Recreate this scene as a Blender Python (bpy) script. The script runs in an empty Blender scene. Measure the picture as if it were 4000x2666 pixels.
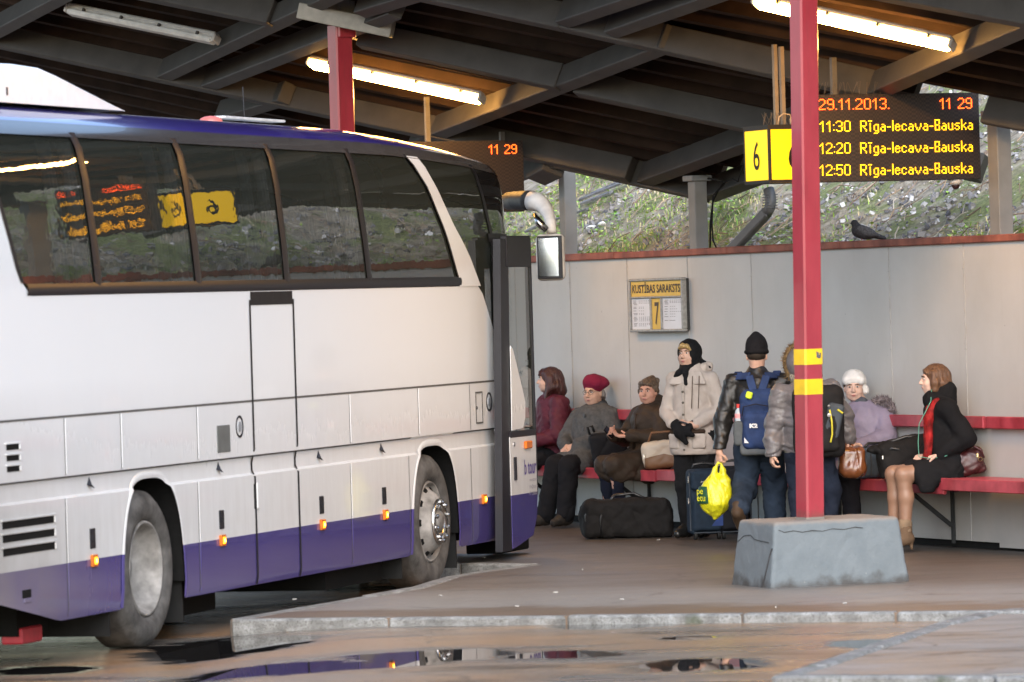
import bpy, math, random
import numpy as np
from mathutils import Matrix, Vector
from mathutils.geometry import tessellate_polygon
random.seed(7); RNG = np.random.default_rng(7)
scene = bpy.context.scene
COL = scene.collection

# ------------------------------------------------------------------ camera
FPX, ROLL, CAMZ = 20400.0, 0.030, 2.17
PITCH = (1333 - 1159.5) / FPX
cam = bpy.data.cameras.new('camera'); camo = bpy.data.objects.new('camera', cam); COL.objects.link(camo)
cam.sensor_fit = 'HORIZONTAL'; cam.sensor_width = 36.0; cam.lens = FPX / 4000 * 36.0
cam.clip_start = 1.0; cam.clip_end = 2000.0
camo.matrix_world = Matrix.Translation((0, 0, CAMZ)) @ Matrix.Rotation(math.pi / 2 - PITCH, 4, 'X') @ Matrix.Rotation(-ROLL, 4, 'Z')
cam.dof.use_dof = True; cam.dof.focus_distance = 43.0; cam.dof.aperture_fstop = 4.5
scene.camera = camo

# ------------------------------------------------------------------ world, sun, exposure
SUN_EL, SUN_AZ = math.radians(33), math.radians(178)      # azimuth clockwise from +Y: behind the camera
world = bpy.data.worlds.new('World'); scene.world = world; world.use_nodes = True
wn = world.node_tree.nodes; wl = world.node_tree.links
sky = wn.new('ShaderNodeTexSky'); sky.sky_type = 'NISHITA'; sky.sun_disc = False
sky.sun_elevation = SUN_EL; sky.sun_rotation = SUN_AZ
sky.air_density = 1.0; sky.dust_density = 1.2; sky.ozone_density = 1.0
wl.new(sky.outputs['Color'], wn['Background'].inputs['Color'])
wn['Background'].inputs['Strength'].default_value = 0.15
sun = bpy.data.lights.new('sun', 'SUN'); sun.energy = 1.5; sun.angle = math.radians(60); sun.color = (1.0, 1.0, 1.0)
suno = bpy.data.objects.new('sun', sun); COL.objects.link(suno)
sd = Vector((math.sin(SUN_AZ) * math.cos(SUN_EL), math.cos(SUN_AZ) * math.cos(SUN_EL), math.sin(SUN_EL)))
suno.rotation_euler = sd.to_track_quat('Z', 'Y').to_euler(); suno.location = (0, 0, 60)
scene.view_settings.view_transform = 'Standard'; scene.view_settings.look = 'None'
scene.view_settings.exposure = 1.45; scene.view_settings.gamma = 1.0; scene.view_settings.use_curve_mapping = False
scene.render.engine = 'CYCLES'
scene.cycles.use_denoising = True
scene.cycles.max_bounces = 7; scene.cycles.diffuse_bounces = 3; scene.cycles.glossy_bounces = 4
scene.cycles.transparent_max_bounces = 12; scene.cycles.sample_clamp_indirect = 10.0
scene.cycles.caustics_reflective = False; scene.cycles.caustics_refractive = False

# ------------------------------------------------------------------ measuring helpers (photo pixel + a known plane -> a point)
CAM = np.array([0, 0, CAMZ])
def ray(px, py):
    x, y = px - 2000.0, py - 1333.0
    c, s = math.cos(ROLL), math.sin(ROLL)
    xr, yr = c * x - s * y, s * x + c * y
    cp, sp = math.cos(PITCH), math.sin(PITCH)
    return np.array([xr, FPX * cp - yr * sp, -FPX * sp - yr * cp]) / FPX
def on_plane(px, py, P0, n):
    r = ray(px, py); return CAM + r * (np.dot(np.asarray(P0, float) - CAM, n) / np.dot(r, n))
def at_depth(px, py, y):
    r = ray(px, py); return CAM + r * (y / r[1])
TH = math.atan(0.4306)
U = np.array([math.sin(TH), -math.cos(TH), 0.0])          # along the wall, towards the right of the photo
V = np.array([math.cos(TH), math.sin(TH), 0.0])           # into the wall
W0 = np.array([0.541, 47.24, 0.0])
UP = np.array([0, 0, 1.0])
def wall_pt(s, perp, z): return W0 + U * s + V * perp + UP * z
def on_wall(px, py, perp=0.0): return on_plane(px, py, W0 + V * perp, V)
def on_floor(px, py, z=0.12): return on_plane(px, py, (0, 0, z), UP)
FLOOR = 0.12
def cA(x, y): return (2050 + x / 1.65, 1250 + y / 1.65)
def cB(x, y): return (2650 + x / 1.65, 1250 + y / 1.65)
def cC(x, y): return (3200 + x / 1.65, 1250 + y / 1.65)

# ------------------------------------------------------------------ object helpers
def link(o, parent=None):
    COL.objects.link(o)
    if parent is not None: o.parent = parent
    return o
def tag(o, label=None, cat=None, group=None, kind=None):
    if label: o['label'] = label
    if cat: o['category'] = cat
    if group: o['group'] = group
    if kind: o['kind'] = kind
    return o
def thing(name, label, cat, loc=(0, 0, 0), group=None, rotz=0.0):
    o = bpy.data.objects.new(name, None); link(o); o.location = tuple(loc); o.rotation_euler = (0, 0, rotz)
    return tag(o, label, cat, group)
def mesh_obj(name, verts, faces, mat, parent=None, smooth=False, loc=None):
    me = bpy.data.meshes.new(name)
    me.from_pydata([tuple(v) for v in verts], [], [tuple(f) for f in faces])
    me.update()
    if smooth:
        me.polygons.foreach_set('use_smooth', [True] * len(me.polygons))
    if mat is not None: me.materials.append(mat)
    o = bpy.data.objects.new(name, me); link(o, parent)
    if loc is not None: o.location = tuple(loc)
    return o

class MB:
    """collects simple shapes into one mesh"""
    def __init__(s): s.v = []; s.f = []
    def add(s, v, f):
        n = len(s.v); s.v += [np.asarray(p, float) for p in v]; s.f += [tuple(i + n for i in q) for q in f]; return s
    def box(s, c, size, ax=None, bevel=0.0):
        ax = np.eye(3) if ax is None else np.asarray(ax, float)
        h = np.asarray(size, float) / 2; c = np.asarray(c, float)
        if bevel <= 0 or bevel >= min(h):
            P = [c + ax[0] * h[0] * i + ax[1] * h[1] * j + ax[2] * h[2] * k for i in (-1, 1) for j in (-1, 1) for k in (-1, 1)]
            return s.add(P, [(0, 1, 3, 2), (4, 6, 7, 5), (0, 4, 5, 1), (2, 3, 7, 6), (0, 2, 6, 4), (1, 5, 7, 3)])
        b = bevel; V_ = []; idx = {}
        for i in (-1, 1):
            for j in (-1, 1):
                for k in (-1, 1):
                    for a in range(3):
                        d = np.array([i * h[0], j * h[1], k * h[2]]); e = np.array([i, j, k], float) * b
                        d = d - e; d[a] += e[a]
                        idx[(i, j, k, a)] = len(V_); V_.append(c + ax[0] * d[0] + ax[1] * d[1] + ax[2] * d[2])
        F = []
        for a in range(3):
            o1, o2 = [q for q in range(3) if q != a]
            for sg in (-1, 1):
                q = []
                for (m, n) in ((-1, -1), (1, -1), (1, 1), (-1, 1)):
                    t = [0, 0, 0]; t[a] = sg; t[o1] = m; t[o2] = n; q.append(idx[(*t, a)])
                F.append(q)
        for a in range(3):
            o1, o2 = [q for q in range(3) if q != a]
            for m in (-1, 1):
                for n in (-1, 1):
                    t0 = [0, 0, 0]; t0[o1] = m; t0[o2] = n; t1 = list(t0); t0[a] = -1; t1[a] = 1
                    F.append((idx[(*t0, o1)], idx[(*t1, o1)], idx[(*t1, o2)], idx[(*t0, o2)]))
        for i in (-1, 1):
            for j in (-1, 1):
                for k in (-1, 1): F.append((idx[(i, j, k, 0)], idx[(i, j, k, 1)], idx[(i, j, k, 2)]))
        return s.add(V_, F)
    def bar(s, a, b, w, h, up=UP, bevel=0.0):
        a = np.asarray(a, float); b = np.asarray(b, float); d = b - a; L = np.linalg.norm(d); d = d / L
        r = np.cross(d, up); r /= np.linalg.norm(r); t = np.cross(r, d)
        return s.box((a + b) / 2, (L, w, h), [d, r, t], bevel)
    def tube(s, pts, r, n=8, cap=True):
        pts = [np.asarray(p, float) for p in pts]; rs = r if hasattr(r, '__len__') else [r] * len(pts)
        ref = None; rings = []
        for i, p in enumerate(pts):
            d = pts[min(i + 1, len(pts) - 1)] - pts[max(i - 1, 0)]; d = d / (np.linalg.norm(d) + 1e-9)
            if ref is None: ref = np.array([0, 0, 1.0]) if abs(d[2]) < .9 else np.array([1.0, 0, 0])
            x = ref - d * np.dot(ref, d); x /= np.linalg.norm(x); ref = x; y = np.cross(d, x)
            rings.append([p + rs[i] * (math.cos(2 * math.pi * k / n) * x + math.sin(2 * math.pi * k / n) * y) for k in range(n)])
        v = [q for g in rings for q in g]; f = []
        for i in range(len(pts) - 1):
            for k in range(n):
                f.append((i * n + k, i * n + (k + 1) % n, (i + 1) * n + (k + 1) % n, (i + 1) * n + k))
        if cap: f.append(tuple(range(n))[::-1]); f.append(tuple((len(pts) - 1) * n + k for k in range(n)))
        return s.add(v, f)
    def lathe(s, prof, c, axis, n=40, cap=False):
        c = np.asarray(c, float); axis = np.asarray(axis, float); axis = axis / np.linalg.norm(axis)
        x = np.cross(axis, UP if abs(axis[2]) < .9 else np.array([1.0, 0, 0])); x /= np.linalg.norm(x); y = np.cross(axis, x)
        v = []; f = []
        for (r, h) in prof:
            for k in range(n):
                t = 2 * math.pi * k / n; v.append(c + axis * h + r * (math.cos(t) * x + math.sin(t) * y))
        for i in range(len(prof) - 1):
            for k in range(n): f.append((i * n + k, i * n + (k + 1) % n, (i + 1) * n + (k + 1) % n, (i + 1) * n + k))
        if cap: f.append(tuple(range(n))); f.append(tuple((len(prof) - 1) * n + k for k in range(n)))
        return s.add(v, f)
    def grid(s, fn, nu, nv):
        v = [fn(i / nu, j / nv) for i in range(nu + 1) for j in range(nv + 1)]
        f = [(i * (nv + 1) + j, (i + 1) * (nv + 1) + j, (i + 1) * (nv + 1) + j + 1, i * (nv + 1) + j + 1) for i in range(nu) for j in range(nv)]
        return s.add(v, f)
    def prism(s, poly, vec):
        n = len(poly); a = [np.asarray(p, float) for p in poly]; b = [p + np.asarray(vec, float) for p in a]
        if n > 4:
            tri = tessellate_polygon([[Vector(p) for p in a]]); nrm = Vector((0, 0, 0))
            caps = [tuple(t) for t in tri] + [tuple(i + n for i in t) for t in tri]
        else: caps = [tuple(range(n))[::-1], tuple(range(n, 2 * n))]
        return s.add(a + b, caps + [(i, (i + 1) % n, n + (i + 1) % n, n + i) for i in range(n)])
    def build(s, name, mat, parent=None, smooth=False, loc=None):
        v = s.v if loc is None else [p - np.asarray(loc, float) for p in s.v]
        return mesh_obj(name, v, s.f, mat, parent, smooth, loc)

def text_obj(name, body, size, mat, parent, origin, xdir, updir, xscale=1.0, align='LEFT', thick=0.0, weight=0.0, fit=None):
    cu = bpy.data.curves.new(name, 'FONT'); cu.body = body; cu.size = size; cu.align_x = align; cu.extrude = thick; cu.offset = weight
    cu.resolution_u = 3
    t = bpy.data.objects.new(name, cu); COL.objects.link(t)
    dg = bpy.context.evaluated_depsgraph_get(); dg.update()
    me = bpy.data.meshes.new_from_object(t.evaluated_get(dg)); me.name = name
    bpy.data.objects.remove(t)
    if fit:
        xs_ = [v.co.x for v in me.vertices]; xscale = fit / (max(xs_) - min(xs_))
    x = Vector(xdir).normalized(); u = Vector(updir).normalized(); n = x.cross(u)
    m = Matrix((x * xscale, u, n)).transposed().to_4x4(); m.translation = Vector(origin)
    me.transform(m); me.materials.clear(); me.materials.append(mat)
    o = bpy.data.objects.new(name, me); link(o, parent); return o

# ------------------------------------------------------------------ materials
def nodes_of(name):
    m = bpy.data.materials.new(name); m.use_nodes = True
    nt = m.node_tree; return m, nt, nt.nodes, nt.links, nt.nodes['Principled BSDF']
def noise(nt, vec, scale, detail=4, rough=.55, dist=0.0):
    n = nt.nodes.new('ShaderNodeTexNoise'); n.inputs['Scale'].default_value = scale; n.inputs['Detail'].default_value = detail
    n.inputs['Roughness'].default_value = rough; n.inputs['Distortion'].default_value = dist
    if vec is not None: nt.links.new(vec, n.inputs['Vector'])
    return n.outputs['Fac']
def ramp(nt, fac, stops):
    r = nt.nodes.new('ShaderNodeValToRGB'); cr = r.color_ramp
    while len(cr.elements) < len(stops): cr.elements.new(0.5)
    for e, (p, c) in zip(cr.elements, stops):
        e.position = p; e.color = (*c, 1) if hasattr(c, '__len__') else (c, c, c, 1)
    nt.links.new(fac, r.inputs['Fac']); return r.outputs['Color']
def mix(nt, fac, a, b, mode='MIX'):
    m = nt.nodes.new('ShaderNodeMix'); m.data_type = 'RGBA'; m.blend_type = mode
    for k, v in (('Factor', fac), ('A', a), ('B', b)):
        s = [i for i in m.inputs if i.name == k and (i.type == ('VALUE' if k == 'Factor' else 'RGBA'))][0]
        if hasattr(v, 'is_output') or isinstance(v, bpy.types.NodeSocket): nt.links.new(v, s)
        elif hasattr(v, '__len__'): s.default_value = (*v, 1)
        else: s.default_value = v
    return [o for o in m.outputs if o.type == 'RGBA'][0]
def math_n(nt, op, a, b=None, clamp=False):
    m = nt.nodes.new('ShaderNodeMath'); m.operation = op; m.use_clamp = clamp
    for i, v in enumerate((a, b)):
        if v is None: continue
        if isinstance(v, bpy.types.NodeSocket): nt.links.new(v, m.inputs[i])
        else: m.inputs[i].default_value = v
    return m.outputs[0]
def bump(nt, bs, h, strength=.3, dist=.01):
    b = nt.nodes.new('ShaderNodeBump'); b.inputs['Strength'].default_value = strength; b.inputs['Distance'].default_value = dist
    nt.links.new(h, b.inputs['Height']); nt.links.new(b.outputs['Normal'], bs.inputs['Normal'])
def objco(nt): return nt.nodes.new('ShaderNodeTexCoord').outputs['Object']
def worldpos(nt): return nt.nodes.new('ShaderNodeNewGeometry').outputs['Position']
def sep(nt, vec):
    s = nt.nodes.new('ShaderNodeSeparateXYZ'); nt.links.new(vec, s.inputs[0]); return s.outputs
def vmul(nt, vec, sc):
    m = nt.nodes.new('ShaderNodeMapping'); m.inputs['Scale'].default_value = sc; nt.links.new(vec, m.inputs['Vector']); return m.outputs['Vector']
MATS = {}
def M(name, col, rough=.6, metal=0.0, var=.15, scale=12, bmp=0.0, bscale=60, bdist=.004, coat=0.0, sheen=0.0, spec=None, two=None):
    if name in MATS: return MATS[name]
    if spec is None: spec = .5 if rough < .5 else (.12 if max(col) < .06 else .25)
    m, nt, N, L, b = nodes_of(name); co = objco(nt)
    f = noise(nt, co, scale, 5)
    lo = tuple(c * (1 - var) for c in col); hi = tuple(min(1, c * (1 + var)) for c in (two or col))
    L.new(ramp(nt, f, [(.3, lo), (.7, hi)]), b.inputs['Base Color'])
    b.inputs['Roughness'].default_value = rough; b.inputs['Metallic'].default_value = metal
    b.inputs['Coat Weight'].default_value = coat; b.inputs['Specular IOR Level'].default_value = spec
    if sheen: b.inputs['Sheen Weight'].default_value = sheen
    if bmp: bump(nt, b, noise(nt, co, bscale, 4), bmp, bdist)
    MATS[name] = m; return m
def EMIT(name, col, strength):
    if name in MATS: return MATS[name]
    m, nt, N, L, b = nodes_of(name)
    b.inputs['Base Color'].default_value = (*[c * .5 for c in col], 1)
    b.inputs['Emission Color'].default_value = (*col, 1); b.inputs['Emission Strength'].default_value = strength
    MATS[name] = m; return m

# ------------------------------------------------------------------ signed-distance modelling (smooth bodies, clothes, soft bags)
class SDF:
    def __init__(s, lo, hi, vox):
        s.lo = np.asarray(lo, float); s.vox = vox
        n = np.ceil((np.asarray(hi, float) - s.lo) / vox).astype(int) + 1; s.n = n
        s.ax = [(s.lo[i] + vox * np.arange(n[i])).astype(np.float32) for i in range(3)]
        s.d = np.full(tuple(n), 1.0, np.float32)
    def _sl(s, lo, hi):
        a = [max(0, int(math.floor((lo[i] - s.lo[i]) / s.vox))) for i in range(3)]
        b = [min(s.n[i], int(math.ceil((hi[i] - s.lo[i]) / s.vox)) + 1) for i in range(3)]
        if any(b[i] <= a[i] for i in range(3)): return None, None
        sl = tuple(slice(a[i], b[i]) for i in range(3))
        X, Y, Z = np.meshgrid(*[s.ax[i][sl[i]] for i in range(3)], indexing='ij', sparse=True)
        return sl, (X, Y, Z)
    def _put(s, sl, val, k, mode):
        d = s.d[sl]
        if mode == 'sub': val = -val; d0 = -d
        else: d0 = d
        if mode == 'sub':
            a, b = -d, -val     # max(d, -v) = -min(-d, v)
            b = -val
            h = np.clip(.5 + .5 * (a - b) / k, 0, 1) if k > 0 else None
            r = (a * (1 - h) + b * h - k * h * (1 - h)) if k > 0 else np.minimum(a, b)
            s.d[sl] = -r
        else:
            if k > 0:
                h = np.clip(.5 + .5 * (d - val) / k, 0, 1); s.d[sl] = d * (1 - h) + val * h - k * h * (1 - h)
            else: s.d[sl] = np.minimum(d, val)
    def cone(s, a, b, ra, rb=None, k=.03, mode='add'):
        a = np.asarray(a, float); b = np.asarray(b, float); rb = ra if rb is None else rb
        m = max(ra, rb) + k + 3 * s.vox
        sl, G = s._sl(np.minimum(a, b) - m, np.maximum(a, b) + m)
        if sl is None: return s
        X, Y, Z = G; ba = b - a; L2 = max(float(ba @ ba), 1e-9)
        h = np.clip(((X - a[0]) * ba[0] + (Y - a[1]) * ba[1] + (Z - a[2]) * ba[2]) / L2, 0, 1)
        q = np.sqrt((X - a[0] - h * ba[0]) ** 2 + (Y - a[1] - h * ba[1]) ** 2 + (Z - a[2] - h * ba[2]) ** 2)
        s._put(sl, (q - (ra + (rb - ra) * h)).astype(np.float32), k, mode); return s
    def chain(s, pts, rs, k=.03):
        for i in range(len(pts) - 1): s.cone(pts[i], pts[i + 1], rs[i], rs[i + 1], k)
        return s
    def ell(s, c, r, R=None, k=.03, mode='add'):
        c = np.asarray(c, float); r = np.asarray(r, float); R = np.eye(3) if R is None else np.asarray(R, float)
        m = float(max(r)) + k + 3 * s.vox
        sl, G = s._sl(c - m, c + m)
        if sl is None: return s
        X, Y, Z = G; dx, dy, dz = X - c[0], Y - c[1], Z - c[2]
        e = [(dx * R[i][0] + dy * R[i][1] + dz * R[i][2]) for i in range(3)]
        k0 = np.sqrt(sum((e[i] / r[i]) ** 2 for i in range(3))); k1 = np.sqrt(sum((e[i] / r[i] ** 2) ** 2 for i in range(3)))
        s._put(sl, (k0 * (k0 - 1) / np.maximum(k1, 1e-6)).astype(np.float32), k, mode); return s
    def box(s, c, half, R=None, rad=.02, k=.02, mode='add'):
        c = np.asarray(c, float); half = np.asarray(half, float); R = np.eye(3) if R is None else np.asarray(R, float)
        m = float(np.linalg.norm(half)) + k + 3 * s.vox
        sl, G = s._sl(c - m, c + m)
        if sl is None: return s
        X, Y, Z = G; dx, dy, dz = X - c[0], Y - c[1], Z - c[2]
        q = [np.abs(dx * R[i][0] + dy * R[i][1] + dz * R[i][2]) - (half[i] - rad) for i in range(3)]
        out = np.sqrt(sum(np.maximum(a, 0) ** 2 for a in q)); ins = np.minimum(np.maximum(np.maximum(q[0], q[1]), q[2]), 0)
        s._put(sl, (out + ins - rad).astype(np.float32), k, mode); return s
    def half(s, p, n, k=0.0):
        """cut away the side the normal points to"""
        X, Y, Z = np.meshgrid(*s.ax, indexing='ij', sparse=True)
        v = (X - p[0]) * n[0] + (Y - p[1]) * n[1] + (Z - p[2]) * n[2]
        s.d = np.maximum(s.d, v.astype(np.float32)); return s
    def wrinkle(s, amp, f, seed=0.0, st=(1, 1, 1)):
        X, Y, Z = np.meshgrid(*s.ax, indexing='ij', sparse=True)
        X = X * st[0] + seed; Y = Y * st[1] + 1.7 * seed; Z = Z * st[2]
        a = np.sin(f * X + 2.1 * np.sin(.7 * f * Z + seed)) * np.sin(f * .9 * Y + 1.7 * np.sin(.8 * f * X)) + np.sin(1.1 * f * Z + 2.3 * np.sin(.6 * f * X + .5 * f * Y + seed))
        b = np.sin(2.3 * f * X + 1.9 * np.sin(1.5 * f * Z)) * np.sin(2.1 * f * Z + 2.0 * np.sin(1.3 * f * Y + seed))
        cr = (1 - np.abs(np.sin(.55 * f * (.55 * X + .8 * Z) + 1.6 * np.sin(.5 * f * Y + .4 * f * X + seed)))) ** 6 + (1 - np.abs(np.sin(.5 * f * (.8 * Y - .7 * Z) + 1.4 * np.sin(.45 * f * X + seed)))) ** 6
        s.d = s.d + (amp * (.45 * a + .3 * b + .75 * cr)).astype(np.float32); return s
    def mesh(s, name, mat, parent=None):
        s.d[0], s.d[-1] = 1, 1; s.d[:, 0], s.d[:, -1] = 1, 1; s.d[:, :, 0], s.d[:, :, -1] = 1, 1
        d = s.d; S = d < 0; n = s.n
        c = [S[i:n[0] - 1 + i, j:n[1] - 1 + j, k:n[2] - 1 + k] for i in (0, 1) for j in (0, 1) for k in (0, 1)]
        any_ = np.logical_or.reduce(c); all_ = np.logical_and.reduce(c)
        act = np.argwhere(any_ & ~all_)
        if len(act) == 0: return None
        ids = np.full(tuple(n - 1), -1, np.int64); ids[act[:, 0], act[:, 1], act[:, 2]] = np.arange(len(act))
        corner = [(i, j, k) for i in (0, 1) for j in (0, 1) for k in (0, 1)]
        vals = np.stack([d[act[:, 0] + i, act[:, 1] + j, act[:, 2] + k] for (i, j, k) in corner], 1)
        pos = np.zeros((len(act), 3)); cnt = np.zeros(len(act))
        for a in range(8):
            for b in range(a + 1, 8):
                da = np.array(corner[b]) - np.array(corner[a])
                if np.abs(da).sum() != 1: continue
                cr = (vals[:, a] < 0) != (vals[:, b] < 0)
                t = np.where(cr, vals[:, a] / np.where(cr, vals[:, a] - vals[:, b], 1), 0)
                pos += np.where(cr[:, None], np.array(corner[a]) + t[:, None] * da, 0); cnt += cr
        P = (act + pos / cnt[:, None]) * s.vox + s.lo
        F = []
        for axis in range(3):
            o1, o2 = (axis + 1) % 3, (axis + 2) % 3
            s0 = [slice(None)] * 3; s1 = [slice(None)] * 3; s0[axis] = slice(0, -1); s1[axis] = slice(1, None)
            A, B = S[tuple(s0)], S[tuple(s1)]
            e = np.argwhere(A != B)
            e = e[(e[:, o1] > 0) & (e[:, o2] > 0)]
            fl = A[e[:, 0], e[:, 1], e[:, 2]]
            q = []
            for (m1, m2) in ((0, 0), (1, 0), (1, 1), (0, 1)):
                g = e.copy(); g[:, o1] -= m1; g[:, o2] -= m2
                g = np.minimum(g, np.array(ids.shape) - 1)
                q.append(ids[g[:, 0], g[:, 1], g[:, 2]])
            Q = np.stack(q, 1); Q[~fl] = Q[~fl][:, ::-1]
            F.append(Q)
        F = np.concatenate(F); F = F[(F >= 0).all(1)]
        me = bpy.data.meshes.new(name)
        me.vertices.add(len(P)); me.vertices.foreach_set('co', P.astype(np.float32).ravel())
        me.loops.add(F.size); me.loops.foreach_set('vertex_index', F[:, ::-1].astype(np.int32).ravel())
        me.polygons.add(len(F)); me.polygons.foreach_set('loop_start', np.arange(0, F.size, 4, dtype=np.int32))
        me.update(calc_edges=True); me.validate()
        me.polygons.foreach_set('use_smooth', np.ones(len(me.polygons), bool))
        if mat is not None: me.materials.append(mat)
        o = bpy.data.objects.new(name, me); link(o, parent); return o

# ------------------------------------------------------------------ ground: road, puddled lane, platforms, kerbs
def sstep(t): t = min(1, max(0, t)); return t * t * (3 - 2 * t)
def road_z(x, y): return 0.065 * sstep((x + 2.1) / 1.0) * (1 - sstep((y - 34.3) / 1.6))
def puddle_mask(nt, P, spots, nscale=(.5, 1.3, 1)):
    acc = None
    for (x, y, rx, ry) in spots:
        mp = nt.nodes.new('ShaderNodeMapping'); mp.vector_type = 'POINT'
        mp.inputs['Location'].default_value = (-x / rx, -y / ry, 0); mp.inputs['Scale'].default_value = (1 / rx, 1 / ry, 0)
        nt.links.new(P, mp.inputs['Vector'])
        le = nt.nodes.new('ShaderNodeVectorMath'); le.operation = 'LENGTH'; nt.links.new(mp.outputs['Vector'], le.inputs[0])
        g = math_n(nt, 'SUBTRACT', 1.0, le.outputs['Value'])
        acc = g if acc is None else math_n(nt, 'MAXIMUM', acc, g)
    return acc
def gpt(px, py, z=0.05): return on_floor(px, py, z)
def puddle(px0, px1, py0, py1, z=0.05):
    c = gpt((px0 + px1) / 2, (py0 + py1) / 2, z); a = gpt(px0, (py0 + py1) / 2, z); n = gpt((px0 + px1) / 2, py1, z); f = gpt((px0 + px1) / 2, py0, z)
    return (c[0], c[1], abs(c[0] - a[0]), abs(f[1] - n[1]) / 2)
def asphalt(name, c_lo, c_hi, c_stain, rough, wet, spots, walldirt=False, stain_amt=.5, kerbline=None):
    m, nt, N, L, b = nodes_of(name); P = worldpos(nt)
    st = vmul(nt, P, (.35, 1.0, 1.0))
    big = noise(nt, st, .9, 5, .6, .4); mid = noise(nt, vmul(nt, P, (.6, 1.2, 1)), 3.0, 6, .6); fine = noise(nt, P, 160, 3, .7); grit = noise(nt, P, 45, 4, .7)
    col = ramp(nt, mid, [(.3, c_lo), (.7, c_hi)])
    col = mix(nt, math_n(nt, 'MULTIPLY', ramp(nt, big, [(.44, 0.0), (.62, 1.0)]), stain_amt), col, c_stain)
    dk = noise(nt, vmul(nt, P, (.5, 1.5, 1)), 1.7, 5, .65, .8)
    col = mix(nt, ramp(nt, dk, [(.56, 0.0), (.66, .75)]), col, tuple(c * .35 for c in c_lo))
    if kerbline is not None:
        q, nv = kerbline; dk_ = nt.nodes.new('ShaderNodeVectorMath'); dk_.operation = 'DOT_PRODUCT'; nt.links.new(P, dk_.inputs[0]); dk_.inputs[1].default_value = tuple(nv)
        dd = math_n(nt, 'SUBTRACT', dk_.outputs['Value'], float(np.dot(q, nv))); dd = math_n(nt, 'ADD', dd, math_n(nt, 'MULTIPLY', math_n(nt, 'SUBTRACT', mid, .5), 1.2)); dd = math_n(nt, 'ADD', dd, math_n(nt, 'MULTIPLY', math_n(nt, 'SUBTRACT', big, .5), 1.0)); dd = math_n(nt, 'MULTIPLY', dd, .15)
        col = mix(nt, .75, col, ramp(nt, dd, [(.0, (.17, .10, .055)), (.11, (.14, .095, .06)), (.17, (.27, .25, .225)), (.32, (.27, .25, .228)), (.5, (.135, .105, .082)), (1, (.095, .075, .06))]))
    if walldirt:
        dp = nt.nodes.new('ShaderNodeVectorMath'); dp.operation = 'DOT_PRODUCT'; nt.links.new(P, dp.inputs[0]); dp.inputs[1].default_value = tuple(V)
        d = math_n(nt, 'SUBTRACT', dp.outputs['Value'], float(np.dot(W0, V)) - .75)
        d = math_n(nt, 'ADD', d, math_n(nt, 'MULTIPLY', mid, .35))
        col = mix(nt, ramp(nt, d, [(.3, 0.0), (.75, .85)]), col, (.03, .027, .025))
    col = mix(nt, .45, col, ramp(nt, fine, [(.3, .2), (.7, 1.0)]), 'MULTIPLY'); col = mix(nt, .3, col, ramp(nt, grit, [(.35, .3), (.65, 1.0)]), 'MULTIPLY')
    col = mix(nt, ramp(nt, noise(nt, P, 26, 2, .5), [(.72, 0.0), (.75, .5)]), col, (.05, .045, .04))
    vo = nt.nodes.new('ShaderNodeTexVoronoi'); vo.feature = 'DISTANCE_TO_EDGE'; vo.inputs['Scale'].default_value = .55
    wv = nt.nodes.new('ShaderNodeVectorMath'); wv.operation = 'ADD'; nw = nt.nodes.new('ShaderNodeTexNoise'); nw.inputs['Scale'].default_value = 2.5; nw.inputs['Detail'].default_value = 5; L.new(P, nw.inputs['Vector']); L.new(P, wv.inputs[0])
    ws = nt.nodes.new('ShaderNodeVectorMath'); ws.operation = 'SCALE'; ws.inputs['Scale'].default_value = .35; L.new(nw.outputs['Color'], ws.inputs[0]); L.new(ws.outputs[0], wv.inputs[1]); L.new(wv.outputs[0], vo.inputs['Vector'])
    ck = math_n(nt, 'MULTIPLY', ramp(nt, vo.outputs['Distance'], [(.004, 1.0), (.014, 0.0)]), ramp(nt, mid, [(.45, 0.0), (.6, .75)]))
    col = mix(nt, ck, col, (.035, .03, .027))
    rg = ramp(nt, big, [(.35, rough), (.7, wet)])
    hgt = math_n(nt, 'ADD', math_n(nt, 'MULTIPLY', fine, .4), grit)
    bstr = .5
    if spots:
        pm = puddle_mask(nt, P, spots)
        wob = noise(nt, vmul(nt, P, (1.0, 2.6, 1)), 2.2, 5, .6)
        pm = math_n(nt, 'ADD', pm, math_n(nt, 'MULTIPLY', math_n(nt, 'SUBTRACT', wob, .5), 1.1))
        pk = ramp(nt, pm, [(.15, 0.0), (.26, 1.0)]); halo = ramp(nt, pm, [(0.0, 0.0), (.24, 1.0)])
        col = mix(nt, math_n(nt, 'MULTIPLY', halo, .45), col, tuple(c * .45 for c in c_lo))
        col = mix(nt, pk, col, (.016, .015, .015))
        rg = mix(nt, math_n(nt, 'MULTIPLY', halo, .8), rg, (.12,) * 3)
        rg = mix(nt, pk, rg, (.015,) * 3)
        hgt = mix(nt, pk, hgt, (.5,) * 3)
    L.new(col, b.inputs['Base Color']); L.new(rg, b.inputs['Roughness'])
    bump(nt, b, hgt, bstr, .006); return m
SPOTS = [puddle(2360, 3080, 2578, 2640), puddle(1250, 2120, 2540, 2606), puddle(700, 1500, 2584, 2620), puddle(1900, 2500, 2548, 2590), puddle(2550, 2840, 2492, 2512), puddle(3180, 3560, 2505, 2545),
         puddle(480, 1150, 2490, 2600, 0), puddle(-100, 420, 2600, 2640, 0), puddle(650, 1300, 2480, 2560, 0.03), puddle(500, 1900, 2590, 2640), puddle(3100, 3500, 2590, 2640), puddle(2100, 2700, 2440, 2470)]
m_road = asphalt('wet_road', (.13, .115, .10), (.26, .225, .19), (.44, .235, .10), .32, .16, SPOTS, stain_amt=.9)
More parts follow.
